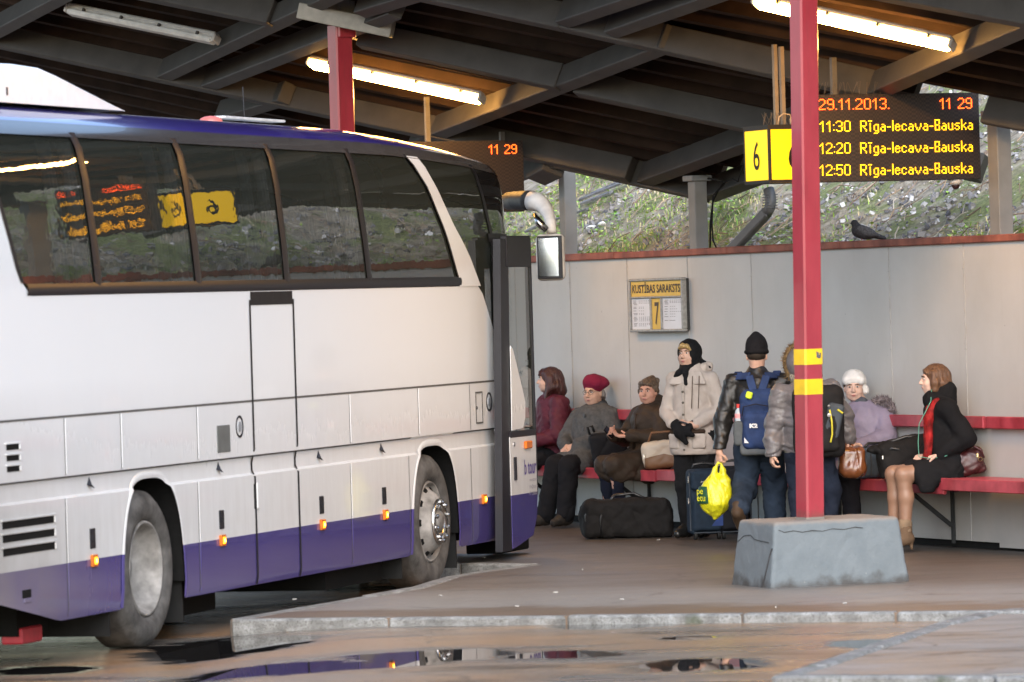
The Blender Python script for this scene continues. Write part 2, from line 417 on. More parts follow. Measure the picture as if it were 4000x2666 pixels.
K0 = np.array([*on_floor(902, 2421)[:2], 0.0]); K1 = np.array([*on_floor(3830, 2391)[:2], 0.0]); Kn = np.array([-(K1 - K0)[1], (K1 - K0)[0], 0.0]); Kn /= np.linalg.norm(Kn)
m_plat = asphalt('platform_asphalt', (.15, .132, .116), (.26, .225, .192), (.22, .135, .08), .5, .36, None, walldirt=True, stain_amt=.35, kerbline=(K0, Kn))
m_isl = asphalt('island_asphalt', (.20, .185, .165), (.32, .295, .27), (.22, .18, .14), .6, .4, None, stain_amt=.3)
xs = sorted(set([-500, -200, -80, -40, -20, -12] + list(np.arange(-8, 9, .5)) + [12, 20, 40, 80, 200, 500]))
ys = sorted(set([-300, -60, 0, 12, 20, 24] + list(np.arange(26, 50, .5)) + [55, 65, 90, 200, 600]))
V_ = [(x, y, road_z(x, y)) for x in xs for y in ys]
ny = len(ys)
road = mesh_obj('ground', V_, [(i * ny + j, (i + 1) * ny + j, (i + 1) * ny + j + 1, i * ny + j + 1) for i in range(len(xs) - 1) for j in range(ny - 1)], m_road, smooth=True)
tag(road, kind='structure')

def xy(p): return np.array([p[0], p[1], 0.0])
K0 = xy(on_floor(902, 2421)); K1 = xy(on_floor(3830, 2391)); Kd = (K1 - K0) / np.linalg.norm(K1 - K0)
lane = [xy(on_floor(*p)) for p in ((1602, 2299), (1752, 2253), (1874, 2232), (2071, 2207))]
lane_end = [xy(on_floor(*p)) for p in ((1800, 2203), (1400, 2220))]
plat = [K0] + [K0 + Kd * t for t in (1.2, 2.4, 3.6)] + [K1, K1 + Kd * 6, wall_pt(17, -4, 0), wall_pt(17, .1, 0), wall_pt(-12, .1, 0), wall_pt(-12, -4.2, 0)] + lane_end[::-1] + lane[::-1]
mb = MB(); mb.prism([p + UP * -.3 for p in plat], UP * (.3 + FLOOR))
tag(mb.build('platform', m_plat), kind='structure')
m_kerb, nt, N, L, b = nodes_of('kerb_stone'); P = worldpos(nt)
n1 = noise(nt, P, 9, 6, .65); n2 = noise(nt, P, 70, 4, .7)
c = ramp(nt, n1, [(.25, (.08, .078, .072)), (.5, (.19, .185, .175)), (.72, (.33, .33, .32))])
c = mix(nt, ramp(nt, n2, [(.5, 0.0), (.65, .8)]), c, (.075, .07, .06))
c = mix(nt, ramp(nt, noise(nt, P, 3.3, 3), [(.62, 0.0), (.7, .7)]), c, (.05, .06, .03))
L.new(c, b.inputs['Base Color']); b.inputs['Roughness'].default_value = .7; bump(nt, b, math_n(nt, 'ADD', n1, math_n(nt, 'MULTIPLY', n2, .5)), .9, .02)
def kerb_run(mb, a, b, inward, w=.13, top=FLOOR + .006, bot=-.12, proud=.012, seg=1.15, rnd=None):
    rnd = rnd or random
    a, b = np.asarray(a, float), np.asarray(b, float); d = b - a; Ln = np.linalg.norm(d); d = d / Ln; t = 0
    while t < Ln - .02:
        s = min(seg * rnd.uniform(.85, 1.15), Ln - t); j = rnd.uniform(-.006, .006)
        p, q = a + d * (t + .006), a + d * (t + s - .006)
        c = (p + q) / 2 + inward * (w / 2 - proud) + UP * ((top + bot) / 2 + j * .5) + inward * j
        mb.box(c, (np.linalg.norm(q - p), w, top - bot + j), [d, inward, UP], .014); t += s
kb = MB(); inK = np.array([-Kd[1], Kd[0], 0.0])
kerb_run(kb, K0, K1 + Kd * 6, inK)
prev = K0
for p in lane:
    d = (p - prev) / np.linalg.norm(p - prev); kerb_run(kb, prev, p, np.array([d[1], -d[0], 0.0])); prev = p
for a, q in ((lane[-1], lane_end[0]), (lane_end[0], lane_end[1])):
    d = (q - a) / np.linalg.norm(q - a); kerb_run(kb, a, q, np.array([d[1], -d[0], 0.0]))
tag(kb.build('kerb', m_kerb), kind='structure')
isl_px = [(3020, 2634), (3155, 2606), (3379, 2532), (3658, 2438), (3869, 2390), (4000, 2380)]
isl = [xy(on_floor(*p, z=.11)) for p in isl_px]; isl[0] = xy(on_floor(3020, 2646, z=.11))
ir = xy(on_floor(4300, 2650, z=.11)); end = isl[-1] + np.array([2.5, .1, 0])
mb = MB(); mb.prism([p + UP * -.3 for p in [isl[0], ir + np.array([3, 0, 0.]), end] + isl[:0:-1]], UP * (.3 + .105))
tag(mb.build('pavement', m_isl), kind='structure')
kb = MB()
for a, q in zip(isl[:-1], isl[1:]):
    d = (q - a) / np.linalg.norm(q - a); kerb_run(kb, a, q, np.array([d[1], -d[0], 0.0]), w=.12, top=.118, seg=.9)
d = ir - isl[0]; d /= np.linalg.norm(d); kerb_run(kb, isl[0], ir, np.array([-d[1], d[0], 0.0]), w=.12, top=.118, proud=.02)
tag(kb.build('kerb', m_kerb), kind='structure')

# ------------------------------------------------------------------ boundary wall of grey panels with a red cap
m_panel, nt, N, L, b = nodes_of('wall_panel'); co = worldpos(nt)
c = ramp(nt, noise(nt, co, 1.6, 6, .6), [(.3, (.445, .435, .415)), (.7, (.505, .497, .48))])
sp = sep(nt, co)
streak = noise(nt, vmul(nt, co, (3, 3, .35)), 4, 5)
c = mix(nt, ramp(nt, streak, [(.6, 0.0), (.8, .22)]), c, (.32, .30, .27))
c = mix(nt, ramp(nt, noise(nt, co, 28, 2), [(.76, 0.0), (.79, .6)]), c, (.12, .11, .10))
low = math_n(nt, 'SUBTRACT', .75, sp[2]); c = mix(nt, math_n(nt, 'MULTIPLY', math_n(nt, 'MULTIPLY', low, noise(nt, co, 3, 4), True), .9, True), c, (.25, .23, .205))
L.new(c, b.inputs['Base Color']); b.inputs['Roughness'].default_value = .5; bump(nt, b, noise(nt, co, 1.2, 3), .12, .02)
m_seam = M('seam_dark', (.38, .375, .37), .8)
m_black = M('soot_black', (.012, .012, .012), .8)
m_cap = M('red_cap_paint', (.20, .055, .04), .55, var=.35, scale=5, bmp=.3, bscale=30, two=(.26, .085, .055))
wall = thing('panel_wall', 'long pale grey panel wall with red cap behind the bench and hillside', 'wall', wall_pt(0, 0, 0))
AX = [U, V, UP]
def wallbox(mb, s0, s1, p0, p1, z0, z1, bevel=0.0): return mb.box(wall_pt((s0 + s1) / 2, (p0 + p1) / 2, (z0 + z1) / 2), (abs(s1 - s0), abs(p1 - p0), z1 - z0), AX, bevel)
def wbuild(mb, name, mat, parent, base=None): return mb.build(name, mat, parent, loc=None) if base is None else None
def child_local(o, root):
    """mesh built in world numbers, hung under root without moving"""
    o.data.transform(Matrix.Translation(-Vector(root.location))); o.parent = root; return o
mb = MB(); wallbox(mb, -12, 7.95, 0, .07, FLOOR + .055, 2.475); wallbox(mb, 7.952, 17, -.004, .07, FLOOR + .02, 2.475)
child_local(mb.build('panel', m_panel), wall)
mb = MB()
for n in range(-9, 14):
    wallbox(mb, 1.25 * n - .0022, 1.25 * n + .0022, -.0065, .02, FLOOR + .06, 2.47)
    for z in np.arange(.42, 2.4, .62): mb.box(wall_pt(1.25 * n, -.005, z), (.018, .010, .008), AX)
child_local(mb.build('panel_joint', m_seam), wall)
mb = MB(); wallbox(mb, -12, 17, .03, .09, 0, FLOOR + .053)
child_local(mb.build('plinth', m_black), wall)
mb = MB(); s = -12
while s < 17:
    e = s + random.uniform(1.9, 2.4); wallbox(mb, s + .002, e - .002, -.035, .16, 2.475, 2.535 + random.uniform(-.004, .004), .008); s = e
child_local(mb.build('wall_cap', m_cap), wall)

# ------------------------------------------------------------------ hillside
def hill_z(s, p):
    base = 2.40 + .62 * max(0, p - .2) + .03 * math.sin(1.3 * s + .8) + .05 * math.sin(.55 * s + 1.7 * p) + .03 * math.sin(2.9 * s - 2.2 * p)
    return base
def hz_arr(s, p):
    return 2.40 + .62 * np.maximum(0, p - .2) + .03 * np.sin(1.3 * s + .8) + .05 * np.sin(.55 * s + 1.7 * p) + .03 * np.sin(2.9 * s - 2.2 * p)
m_hill, nt, N, L, b = nodes_of('hill_soil'); P = worldpos(nt)
c = ramp(nt, noise(nt, P, 7, 6, .7), [(.3, (.13, .105, .075)), (.5, (.42, .36, .27)), (.7, (.66, .60, .49))])
c = mix(nt, ramp(nt, noise(nt, P, 1.1, 5, .6, .5), [(.47, 0.0), (.58, .8)]), c, ramp(nt, noise(nt, P, 30, 4), [(.35, (.12, .17, .04)), (.7, (.34, .40, .12))]))
L.new(c, b.inputs['Base Color']); b.inputs['Roughness'].default_value = .9; bump(nt, b, noise(nt, P, 25, 6, .7), 1.0, .06)
ss = np.concatenate([np.arange(-70, -6, 2.0), np.arange(-6, 14, .2), np.arange(14, 45, 1.5)]); pp = np.concatenate([[.165], np.arange(.25, 5, .2), np.arange(5, 16, 1.5)])
S_, P_ = np.meshgrid(ss, pp, indexing='ij'); Zh = hz_arr(S_, P_) + RNG.normal(0, .012, S_.shape)
pts = W0[None, None] + U * S_[..., None] + V * P_[..., None]; pts[..., 2] = Zh
npp = len(pp)
hill = mesh_obj('hillside', pts.reshape(-1, 3), [(i * npp + j, (i + 1) * npp + j, (i + 1) * npp + j + 1, i * npp + j + 1) for i in range(len(ss) - 1) for j in range(npp - 1)], m_hill, smooth=True)
tag(hill, kind='structure')
def hpt(s, p, dz=0.0): q = W0 + U * s + V * p; q[2] = float(hz_arr(np.float64(s), np.float64(p))) + dz; return q
def obj_color_mat(name, stops, rough=.8, scale=1.0):
    """colour picked per piece from the piece's place on the hill"""
    m, nt, N, L, b = nodes_of(name); P = worldpos(nt)
    w = nt.nodes.new('ShaderNodeTexWhiteNoise'); g = nt.nodes.new('ShaderNodeNewGeometry')
    L.new(g.outputs['Random Per Island'], w.inputs['Vector'])
    L.new(ramp(nt, g.outputs['Random Per Island'], stops), b.inputs['Base Color']); b.inputs['Roughness'].default_value = rough
    return m
m_stone = obj_color_mat('gravel', [(0, (.07, .07, .08)), (.3, (.24, .235, .24)), (.5, (.20, .185, .18)), (.8, (.38, .37, .365)), (.93, (.52, .51, .50)), (1, (.74, .73, .71))], .75)
m_grass = obj_color_mat('grass_blade', [(0, (.16, .32, .04)), (.45, (.34, .52, .08)), (.6, (.52, .50, .20)), (.8, (.50, .40, .22)), (1, (.68, .60, .38))], .6)
m_leafy = obj_color_mat('weed_leaf', [(0, (.18, .42, .04)), (.6, (.36, .58, .07)), (1, (.58, .60, .12))], .5)
m_twig = obj_color_mat('dead_stem', [(0, (.10, .07, .05)), (.4, (.24, .16, .11)), (.7, (.42, .30, .20)), (1, (.50, .45, .38))], .8)
def grassy(s, p): # 1 = grass, 0 = gravel
    g = .5 + .5 * math.sin(1.1 * s + .9 * p + .4) * math.cos(.7 * s - 1.3 * p + 1.0) + .25 * math.sin(3.1 * s + 2.3 * p)
    if s < 2.2: g += .12
    elif s < 6.3: g -= .48
    return g
def scatter(n, smin=-4, smax=12, pmax=4.2):
    for _ in range(n):
        yield random.uniform(smin, smax), .2 + (random.random() ** 1.4) * pmax
ico_v = [np.array(v) / np.linalg.norm(v) for v in ((1, 0, 0), (-1, 0, 0), (0, 1, 0), (0, -1, 0), (0, 0, 1), (0, 0, -1))]
ico_f = [(0, 2, 4), (2, 1, 4), (1, 3, 4), (3, 0, 4), (2, 0, 5), (1, 2, 5), (3, 1, 5), (0, 3, 5)]
cube_v = [np.array((i, j, k)) * .62 for i in (-1, 1) for j in (-1, 1) for k in (-1, 1)]; cube_f = [(0, 1, 3, 2), (4, 6, 7, 5), (0, 4, 5, 1), (2, 3, 7, 6), (0, 2, 6, 4), (1, 5, 7, 3)]
st = MB()
for s, p in scatter(11000):
    if grassy(s, p) > .62 + random.uniform(-.25, .3): continue
    r = .010 + .030 * random.random() ** 2.2; R = np.array(Matrix.Rotation(random.uniform(0, 6.3), 3, Vector((random.gauss(0, 1), random.gauss(0, 1), random.gauss(0, 1))).normalized()))
    sc = np.array([random.uniform(.8, 1.5), random.uniform(.7, 1.1), random.uniform(.5, .9)]) * r
    c = hpt(s, p, r * .2); bv, bf = (ico_v, ico_f) if random.random() < .4 else (cube_v, cube_f)
    st.add([c + R @ (v * sc * random.uniform(.8, 1.15)) for v in bv], bf)
tag(st.build('gravel', m_stone), kind='stuff')
gr = MB()
for s, p in scatter(19000):
    g = grassy(s, p)
    if g < .5 + random.uniform(-.25, .3): continue
    c = hpt(s, p); a = random.uniform(0, 6.28); L_ = random.uniform(.03, .10); lean = random.uniform(.7, 1.5)
    d = np.array([math.cos(a), math.sin(a), 0]); w = np.array([-d[1], d[0], 0]) * random.uniform(.003, .0055)
    m1 = c + UP * L_ * .6 + d * L_ * .3 * lean; t1 = c + UP * L_ * (.9 - .35 * lean) + d * L_ * .9 * lean
    gr.add([c - w, c + w, m1 + w * .8, m1 - w * .8, t1], [(0, 1, 2, 3), (3, 2, 4)])
tag(gr.build('grass', m_grass), kind='stuff')
lf = MB()
for k in range(2000):
    s, p = random.uniform(-4, 12), .25 + random.random() ** 1.3 * 3.8
    if grassy(s, p) < .42 and random.random() < .75: continue
    for q in range(random.randint(3, 9)):
        a = random.uniform(0, 6.28); r = random.uniform(.012, .03); c = hpt(s, p, random.uniform(.02, .1)) + np.array([math.cos(a), math.sin(a), 0]) * random.uniform(.01, .09)
        d = np.array([math.cos(a), math.sin(a), random.uniform(-.3, .5)]); d /= np.linalg.norm(d); w = np.cross(d, UP); w /= np.linalg.norm(w); n = np.cross(w, d)
        lf.add([c - d * r, c + w * r * .7 + n * r * .2, c + d * r * 1.1, c - w * r * .7 + n * r * .2], [(0, 1, 2, 3)])
tag(lf.build('weeds', m_leafy), kind='stuff')
tw = MB()
for k in range(800):
    s, p = random.uniform(-4, 12), .22 + random.random() ** 1.3 * 3.8; a = random.gauss(.6, 1.3); Ln = random.uniform(.06, .38)
    b0 = hpt(s, p, random.uniform(.005, .03)); s2, p2 = s + math.cos(a) * Ln, max(.2, p + math.sin(a) * Ln)
    b2 = hpt(s2, p2, random.uniform(.005, .10)); mid = (b0 + b2) / 2 + UP * random.uniform(-.01, .05) + U * random.uniform(-.03, .03)
    tw.tube([b0, mid, b2], random.uniform(.002, .0055), 4, False)
tag(tw.build('dead_stems', m_twig), kind='stuff')
# bits of broken plank and pale litter lying on the slope
m_plank = M('weathered_plank', (.16, .16, .165), .8, var=.4, scale=20)
for (px, py, L_, wd, an) in ((2345, 765, .55, .05, .5), (2330, 790, .4, .06, .45), (2390, 740, .5, .035, .6), (2105, 900, .35, .04, .55), (2230, 855, .5, .035, .35)):
    P0 = on_plane(px, py, hpt(0, .2), np.cross(U, hpt(0, 1.2) - hpt(0, .2)) / np.linalg.norm(np.cross(U, hpt(0, 1.2) - hpt(0, .2))))
    d = U * math.cos(an) + (V * .85 + UP * .53) * math.sin(an); mb = MB(); mb.bar(P0 - d * L_ / 2 + UP * .04, P0 + d * L_ / 2 + UP * .04, wd, .02, up=np.array([0, -.5, .86]))
    o = mb.build('plank', m_plank, loc=P0); tag(o, 'weathered grey broken plank lying on the grassy slope above the wall', 'plank', 'broken planks on the slope')
m_white = M('white_plastic', (.75, .75, .74), .5)
for (px, py, r) in ((2545, 752, .05), (2305, 900, .045), (2350, 885, .035), (2150, 836, .028)):
    nh = np.cross(U, hpt(0, 1.2) - hpt(0, .2)); nh /= np.linalg.norm(nh); P0 = on_plane(px, py, hpt(0, .2), nh)
    sdf = SDF(P0 - .12, P0 + .12, .006); sdf.ell(P0 + UP * .02, (r, r * .7, r * .5)); sdf.ell(P0 + UP * .03 + U * r * .8, (r * .6, r * .5, r * .35)); sdf.wrinkle(.006, 70, px * .01)
    o = sdf.mesh('litter_bag', m_white); me = o.data; me.transform(Matrix.Translation(-Vector(P0))); o.location = tuple(P0)
    tag(o, 'crumpled white scrap of plastic litter on the slope above the wall', 'litter', 'white litter on the slope')

# ------------------------------------------------------------------ platform canopy
RN = np.array([.40, .20, 1.0]); RN /= np.linalg.norm(RN); RP0 = np.array([-1.38, 44.1, 4.5])
def roof(px, py, up=0.0): return on_plane(px, py, RP0, RN) + RN * up
BD = roof(800, 352) - roof(0, 182); BD /= np.linalg.norm(BD)
AD = roof(2600, 195) - roof(1690, 543); AD /= np.linalg.norm(AD)
m_beam = M('grey_beam_paint', (.060, .055, .050), .55, var=.18, scale=4, bmp=.15, bscale=25)
m_deckw = M('brown_stained_wood', (.027, .016, .011), .7, var=.4, scale=3, bmp=.3, bscale=30)
canopy = thing('canopy_roof', 'dark sloping canopy roof of grey beams and brown joists over the platform', 'canopy', RP0)
pre = [on_plane(*p, RP0, RN) for p in ((-1600, 80), (1480, 905), (2165, 650), (2770, 784), (3640, 432), (4400, 578), (4700, 200), (4900, -420), (4000, -520), (1000, -420), (-900, -420), (-2600, -300))]
def ray_roof(px, py, up):  return roof(px, py) + RN * up
mb = MB(); mb.prism([p + RN * .36 for p in pre], RN * .08)
child_local(mb.build('roof_deck', m_deckw), canopy)
# the outline in (a, b) coordinates of the roof plane, to clip joists
def clip_seg(o, d, poly):
    e1 = d / np.linalg.norm(d); e2 = np.cross(RN, e1); ts = []
    for i in range(len(poly)):
        p, q = poly[i] - o, poly[(i + 1) % len(poly)] - o
        a, b = np.dot(p, e2), np.dot(q, e2)
        if (a < 0) != (b < 0):
            t = a / (a - b); ts.append(np.dot(p + (q - p) * t, e1))
    ts.sort(); return [(o + e1 * ts[i], o + e1 * ts[i + 1]) for i in range(0, len(ts) - 1, 2)]
Bperp = np.cross(RN, BD)
if Bperp[1] > 0: Bperp = -Bperp
k = 0
for t in np.arange(-9, 13, .40):
    for a, b in clip_seg(RP0 + Bperp * t, BD, pre):
        if np.linalg.norm(b - a) < .5: continue
        a = a + BD * .03; b = b - BD * .03
        mb = MB(); mb.bar(a + RN * .275, b + RN * .275, .075, .17, up=RN)
        child_local(mb.build('joist', m_deckw), canopy)
def beam(p, q, w=.13, h=.21, drop=0.0, ext0=0.0, ext1=0.0, name='beam', mat=None):
    a, b = roof(*p), roof(*q); d = (b - a) / np.linalg.norm(b - a); a = a - d * ext0; b = b + d * ext1
    mb = MB(); c = RN * (h / 2 - drop)
    up = np.array([0, 0, 1.0]); mb.bar(a + c, b + c, w, h, up=RN, bevel=.008)
    return child_local(mb.build(name, mat or m_beam), canopy)
AB = [((0, 130), (245, 0), 1.5, 5), ((633, 314), (1182, 56), 0, 5), ((808, 349), (1330, 148), 0, 1.5), ((1405, 62), (1625, -4), 0, 4), ((930, 455), (1100, 405), .6, .05),
      ((1690, 543), (2600, 195), .6, 0), ((2194, 101), (2496, 0), 0, 3.6), ((2384, 140), (2790, 0), 0, 3.6), ((2524, 719), (2903, 582), .1, 3.2), ((2770, 782), (2910, 730), 0, 3.4), ((3476, 352), (4000, 128), 1.0, 3)]
for p, q, e0, e1 in AB: beam(p, q, .13, .20, 0, e0, e1)
BB = [((0, 182), (1326, 462), 1, 3.2), ((595, 0), (1054, 93), .8, 0), ((1402, 178), (2180, 345), .0, 0), ((1666, 0), (2195, 112), .5, 0), ((2195, 112), (3022, 295), 0, .9), ((2250, 365), (2903, 505), 0, 2.2), ((3490, 0), (4000, 95), .6, 1)]
for p, q, e0, e1 in BB: beam(p, q, .12, .22, .015, e0, e1)
beam((2165, 648), (2770, 782), .06, .34, .02, 0, 0, 'fascia'); beam((3835, 472), (4100, 522), .06, .42, .02, 0, 1, 'fascia'); beam((1480, 905), (2165, 650), .06, .34, .02, 0, 0, 'fascia')
beam((2100, 688), (2165, 655), .20, .26, .06, .0, 0, 'fascia')

# ------------------------------------------------------------------ posts on the wall carrying the eaves
m_post = M('grey_post_paint', (.21, .21, .205), .5, var=.12, scale=5)
def wall_post(px, label, ztop, wd=.135):
    p = on_wall(px, 1000, .10); s = np.dot(p - W0, U); base = wall_pt(s, .10, 2.40)
    t = thing('wall_post', label, 'post', base, 'grey posts standing on the wall')
    mb = MB(); mb.box(wall_pt(s, .10, (2.40 + ztop) / 2), (wd * .8, .12, ztop - 2.40), AX, .006)
    child_local(mb.build('shaft', m_post), t)
    mb = MB(); mb.box(wall_pt(s, .10, ztop - .02), (wd * 1.15, .19, .05), AX, .006)
    child_local(mb.build('head_plate', m_post), t)
wall_post(2224, 'grey steel post on the wall beside the coach mirror', 3.5, .155)
wall_post(2732, 'grey steel post on the wall with cables clipped along it', 3.16, .17)
wall_post(3916, 'grey steel post on the wall right of the departure board', 3.48, .20)
# downpipe and cables
m_pipe = M('dark_grey_pipe', (.10, .10, .10), .45, var=.1)
pw = lambda x, y, perp: on_wall(1900 + x / 1.4257, y / 1.4257, perp)
pipe = thing('downpipe', 'dark grey corrugated downpipe bending down from the eave to the wall', 'downpipe', pw(1575, 1075, .3))
mb = MB(); pts_ = [pw(1572, 1055, .32), pw(1580, 1085, .32), pw(1584, 1120, .31), pw(1578, 1160, .3), pw(1560, 1190, .29)]
mb.tube(pts_, .047, 12); child_local(mb.build('elbow', m_pipe, smooth=True), pipe)
mb = MB(); mb.bar(pw(1566, 1180, .29), pw(1365, 1395, .16), .085, .085, bevel=.012); child_local(mb.build('pipe', m_pipe), pipe)
mb = MB()
for i in range(6): a = pts_[1] * (1 - i / 5) + pts_[3] * (i / 5); mb.box(a, (.1, .1, .008), AX, .002)
child_local(mb.build('rib', m_pipe), pipe)
mb = MB(); mb.tube([pw(1235, 995, .02), pw(1300, 1005, .0), pw(1325, 1020, .0), pw(1290, 1060, .02), pw(1262, 1120, .03), pw(1247, 1250, .03), pw(1246, 1380, .05)], .009, 6)
mb.tube([pw(1320, 1020, .0), pw(1370, 998, -.1), pw(1400, 1012, -.2), pw(1418, 960, -.25), pw(1438, 900, -.3)], .006, 6); mb.tube([pw(1320, 1025, .01), pw(1262, 1090, .02), pw(1256, 1250, .02), pw(1262, 1340, .05), pw(1285, 1392, .03)], .007, 6)
o = mb.build('hanging_cable', m_black, smooth=True); tag(o, 'black cables drooping from the eave down beside a grey wall post', 'cable')

# ------------------------------------------------------------------ red columns
m_red, nt, N, L, b = nodes_of('red_column_paint'); P = worldpos(nt); zz = sep(nt, P)[2]
c = ramp(nt, noise(nt, vmul(nt, P, (1, 1, .3)), 7, 6, .65), [(.3, (.235, .017, .028)), (.7, (.31, .030, .042))])
c = mix(nt, ramp(nt, noise(nt, P, 38, 5, .7), [(.70, 0.0), (.73, .85)]), c, (.085, .045, .035))
c = mix(nt, ramp(nt, noise(nt, vmul(nt, P, (4, 4, .25)), 9, 4), [(.55, 0.0), (.75, .35)]), c, (.16, .03, .03))
c = mix(nt, ramp(nt, math_n(nt, 'ADD', math_n(nt, 'MULTIPLY', math_n(nt, 'SUBTRACT', .66, zz), 6.0), noise(nt, P, 14, 4)), [(.55, 0.0), (1.0, .7)]), c, (.12, .05, .04))
L.new(c, b.inputs['Base Color']); b.inputs['Roughness'].default_value = .36; b.inputs['Coat Weight'].default_value = .2; bump(nt, b, noise(nt, P, 20, 5, .7), .12, .004); MATS['red_column_paint'] = m_red
m_yel = M('yellow_band_paint', (.66, .42, .008), .42, var=.12, scale=9, bmp=.1)
m_conc, nt, N, L, b = nodes_of('grey_painted_concrete'); P = worldpos(nt); zz = sep(nt, P)[2]
c = ramp(nt, noise(nt, P, 5, 6, .65), [(.3, (.110, .128, .138)), (.7, (.14, .158, .168))])
c = mix(nt, ramp(nt, noise(nt, P, 26, 5, .7), [(.62, 0.0), (.74, .4)]), c, (.085, .093, .097))
c = mix(nt, ramp(nt, noise(nt, P, 60, 2), [(.74, 0.0), (.78, .6)]), c, (.30, .30, .29))
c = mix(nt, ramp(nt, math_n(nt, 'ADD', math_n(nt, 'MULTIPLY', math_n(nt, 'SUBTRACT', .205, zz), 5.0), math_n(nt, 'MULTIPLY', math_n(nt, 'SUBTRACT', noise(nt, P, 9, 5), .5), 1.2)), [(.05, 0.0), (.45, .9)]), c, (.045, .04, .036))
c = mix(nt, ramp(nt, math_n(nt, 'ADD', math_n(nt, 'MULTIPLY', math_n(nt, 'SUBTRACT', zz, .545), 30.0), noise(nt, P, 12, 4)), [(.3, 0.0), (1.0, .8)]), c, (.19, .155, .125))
L.new(c, b.inputs['Base Color']); b.inputs['Roughness'].default_value = .75; bump(nt, b, math_n(nt, 'ADD', noise(nt, P, 22, 6, .7), math_n(nt, 'MULTIPLY', noise(nt, P, 90, 3), .35)), .38, .012); MATS['grey_painted_concrete'] = m_conc
CP = xy(on_floor(3160, 2030, .57))
rotc = math.radians(31)
ex = np.array([math.cos(rotc), math.sin(rotc), 0]); ey = np.array([-math.sin(rotc), math.cos(rotc), 0]); EC = [ex, ey, UP]
col = thing('red_column', 'red steel canopy column with two yellow bands on a tapered grey concrete block', 'column', CP)
CW = .148; BT = .56
lean = np.array([.0165, 0, 1.0])
def colbox(z0, z1, w, bev=.012):
    mb = MB(); a, b = CP + lean * z0, CP + lean * z1; h = w / 2
    for base in (0,):
        P = [a + ex * i * h + ey * j * h for (i, j) in ((-1, -1), (1, -1), (1, 1), (-1, 1))]; Q = [b + ex * i * h + ey * j * h for (i, j) in ((-1, -1), (1, -1), (1, 1), (-1, 1))]
        bb = bev
        def ring(c, h):
            r = []
            for (i, j) in ((-1, -1), (1, -1), (1, 1), (-1, 1)):
                v1 = c + ex * i * h + ey * j * h
                if i * j > 0: r += [v1 - ey * j * bb, v1 - ex * i * bb]
                else: r += [v1 - ex * i * bb, v1 - ey * j * bb]
            return r
        A_, B_ = ring(a, h), ring(b, h); n = 8
        mb.add(A_ + B_, [tuple(range(n))[::-1], tuple(range(n, 2 * n))] + [(i, (i + 1) % n, n + (i + 1) % n, n + i) for i in range(n)])
    return mb
def zcol(py): return at_depth(3150, py, CP[1])[2]
child_local(colbox(BT - .02, 4.98, CW).build('shaft', m_red), col)
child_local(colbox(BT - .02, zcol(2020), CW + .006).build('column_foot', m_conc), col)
yb = lambda y: zcol(1250 + y / 1.65)
for y0, y1 in ((188, 289), (382, 481)):
    child_local(colbox(yb(y1), yb(y0), CW + .005).build('yellow_band', m_yel), col)
m_chip = M('bare_grey_patch', (.09, .085, .085), .7)
q0 = at_depth(2650 + 868 / 1.65, 1250 + 214 / 1.65, CP[1] - .1)
fx = ex * 1.0
mb = MB()
for (a_, z_, w_, h_) in ((.022, .012, .020, .022), (.028, -.006, .03, .02), (.044, .004, .012, .03), (.036, -.016, .022, .01), (.016, .022, .008, .012)):
    cz = (yb(188) + yb(289)) / 2 + .008 + z_; mb.box(CP + lean * cz + ex * (a_ + .004) - ey * (CW / 2 + .0032), (w_, .002, h_), EC)
child_local(mb.build('peeled_patch', m_chip), col)
# the block: corners measured on the floor
def blk(px, py, z): return on_floor(px, py, z)
fb = xy(on_floor(3012, 2300)); vb = np.array([math.cos(math.radians(21)), math.sin(math.radians(21)), 0]); ub = np.array([-vb[1], vb[0], 0])
L1, L2, HB = 1.05, .69, .45
sdf = SDF(fb + np.array([-.5, -.2, FLOOR - .08]), fb + np.array([1.35, 1.15, FLOOR + HB + .1]), .014)
cb = fb + vb * L1 / 2 + ub * L2 / 2
X, Y, Z = np.meshgrid(*sdf.ax, indexing='ij', sparse=True)
aa = (X - cb[0]) * vb[0] + (Y - cb[1]) * vb[1]; bb_ = (X - cb[0]) * ub[0] + (Y - cb[1]) * ub[1]; hh = (Z - FLOOR) / HB
qx = np.abs(aa) - (L1 / 2 - .058 * hh - .02); qy = np.abs(bb_) - (L2 / 2 - .036 * hh - .02); qz = np.abs(Z - (FLOOR + HB / 2 - .04)) - (HB / 2 + .04 - .02)
out = np.sqrt(np.maximum(qx, 0) ** 2 + np.maximum(qy, 0) ** 2 + np.maximum(qz, 0) ** 2) + np.minimum(np.maximum(np.maximum(qx, qy), qz), 0) - .022
sdf.d = out.astype(np.float32); sdf.wrinkle(.0022, 17, 1.0); sdf.wrinkle(.0012, 47, 2.0)
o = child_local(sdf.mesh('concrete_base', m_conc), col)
mb = MB()   # cracks
def facept(face, a, h):
    if face == 0: q = fb + vb * (.058 * h + a * (L1 - .116 * h)) + ub * .036 * h; n = -ub
    else: q = fb + ub * (.036 * h + a * (L2 - .072 * h)) + vb * .058 * h; n = -vb
    return q + UP * (FLOOR + HB * h) + n * .0035
def crack(face, pts, w):
    P = [facept(face, a, h) for a, h in pts]
    mb.tube(P, w, 5)
crack(1, [(.22, 0.0), (.16, .15), (.12, .3), (.07, .48), (.02, .60)], .006); crack(0, [(.03, .88), (.08, .84), (.15, .86), (.22, .83), (.3, .85), (.38, .83), (.46, .86), (.55, .84), (.64, .87), (.7, .85)], .0028)
crack(1, [(.95, .66), (.8, .76), (.62, .78), (.5, .72), (.3, .70), (.12, .69)], .0028)
child_local(mb.build('crack', M('crack_dark', (.05, .05, .052), .9)), col)
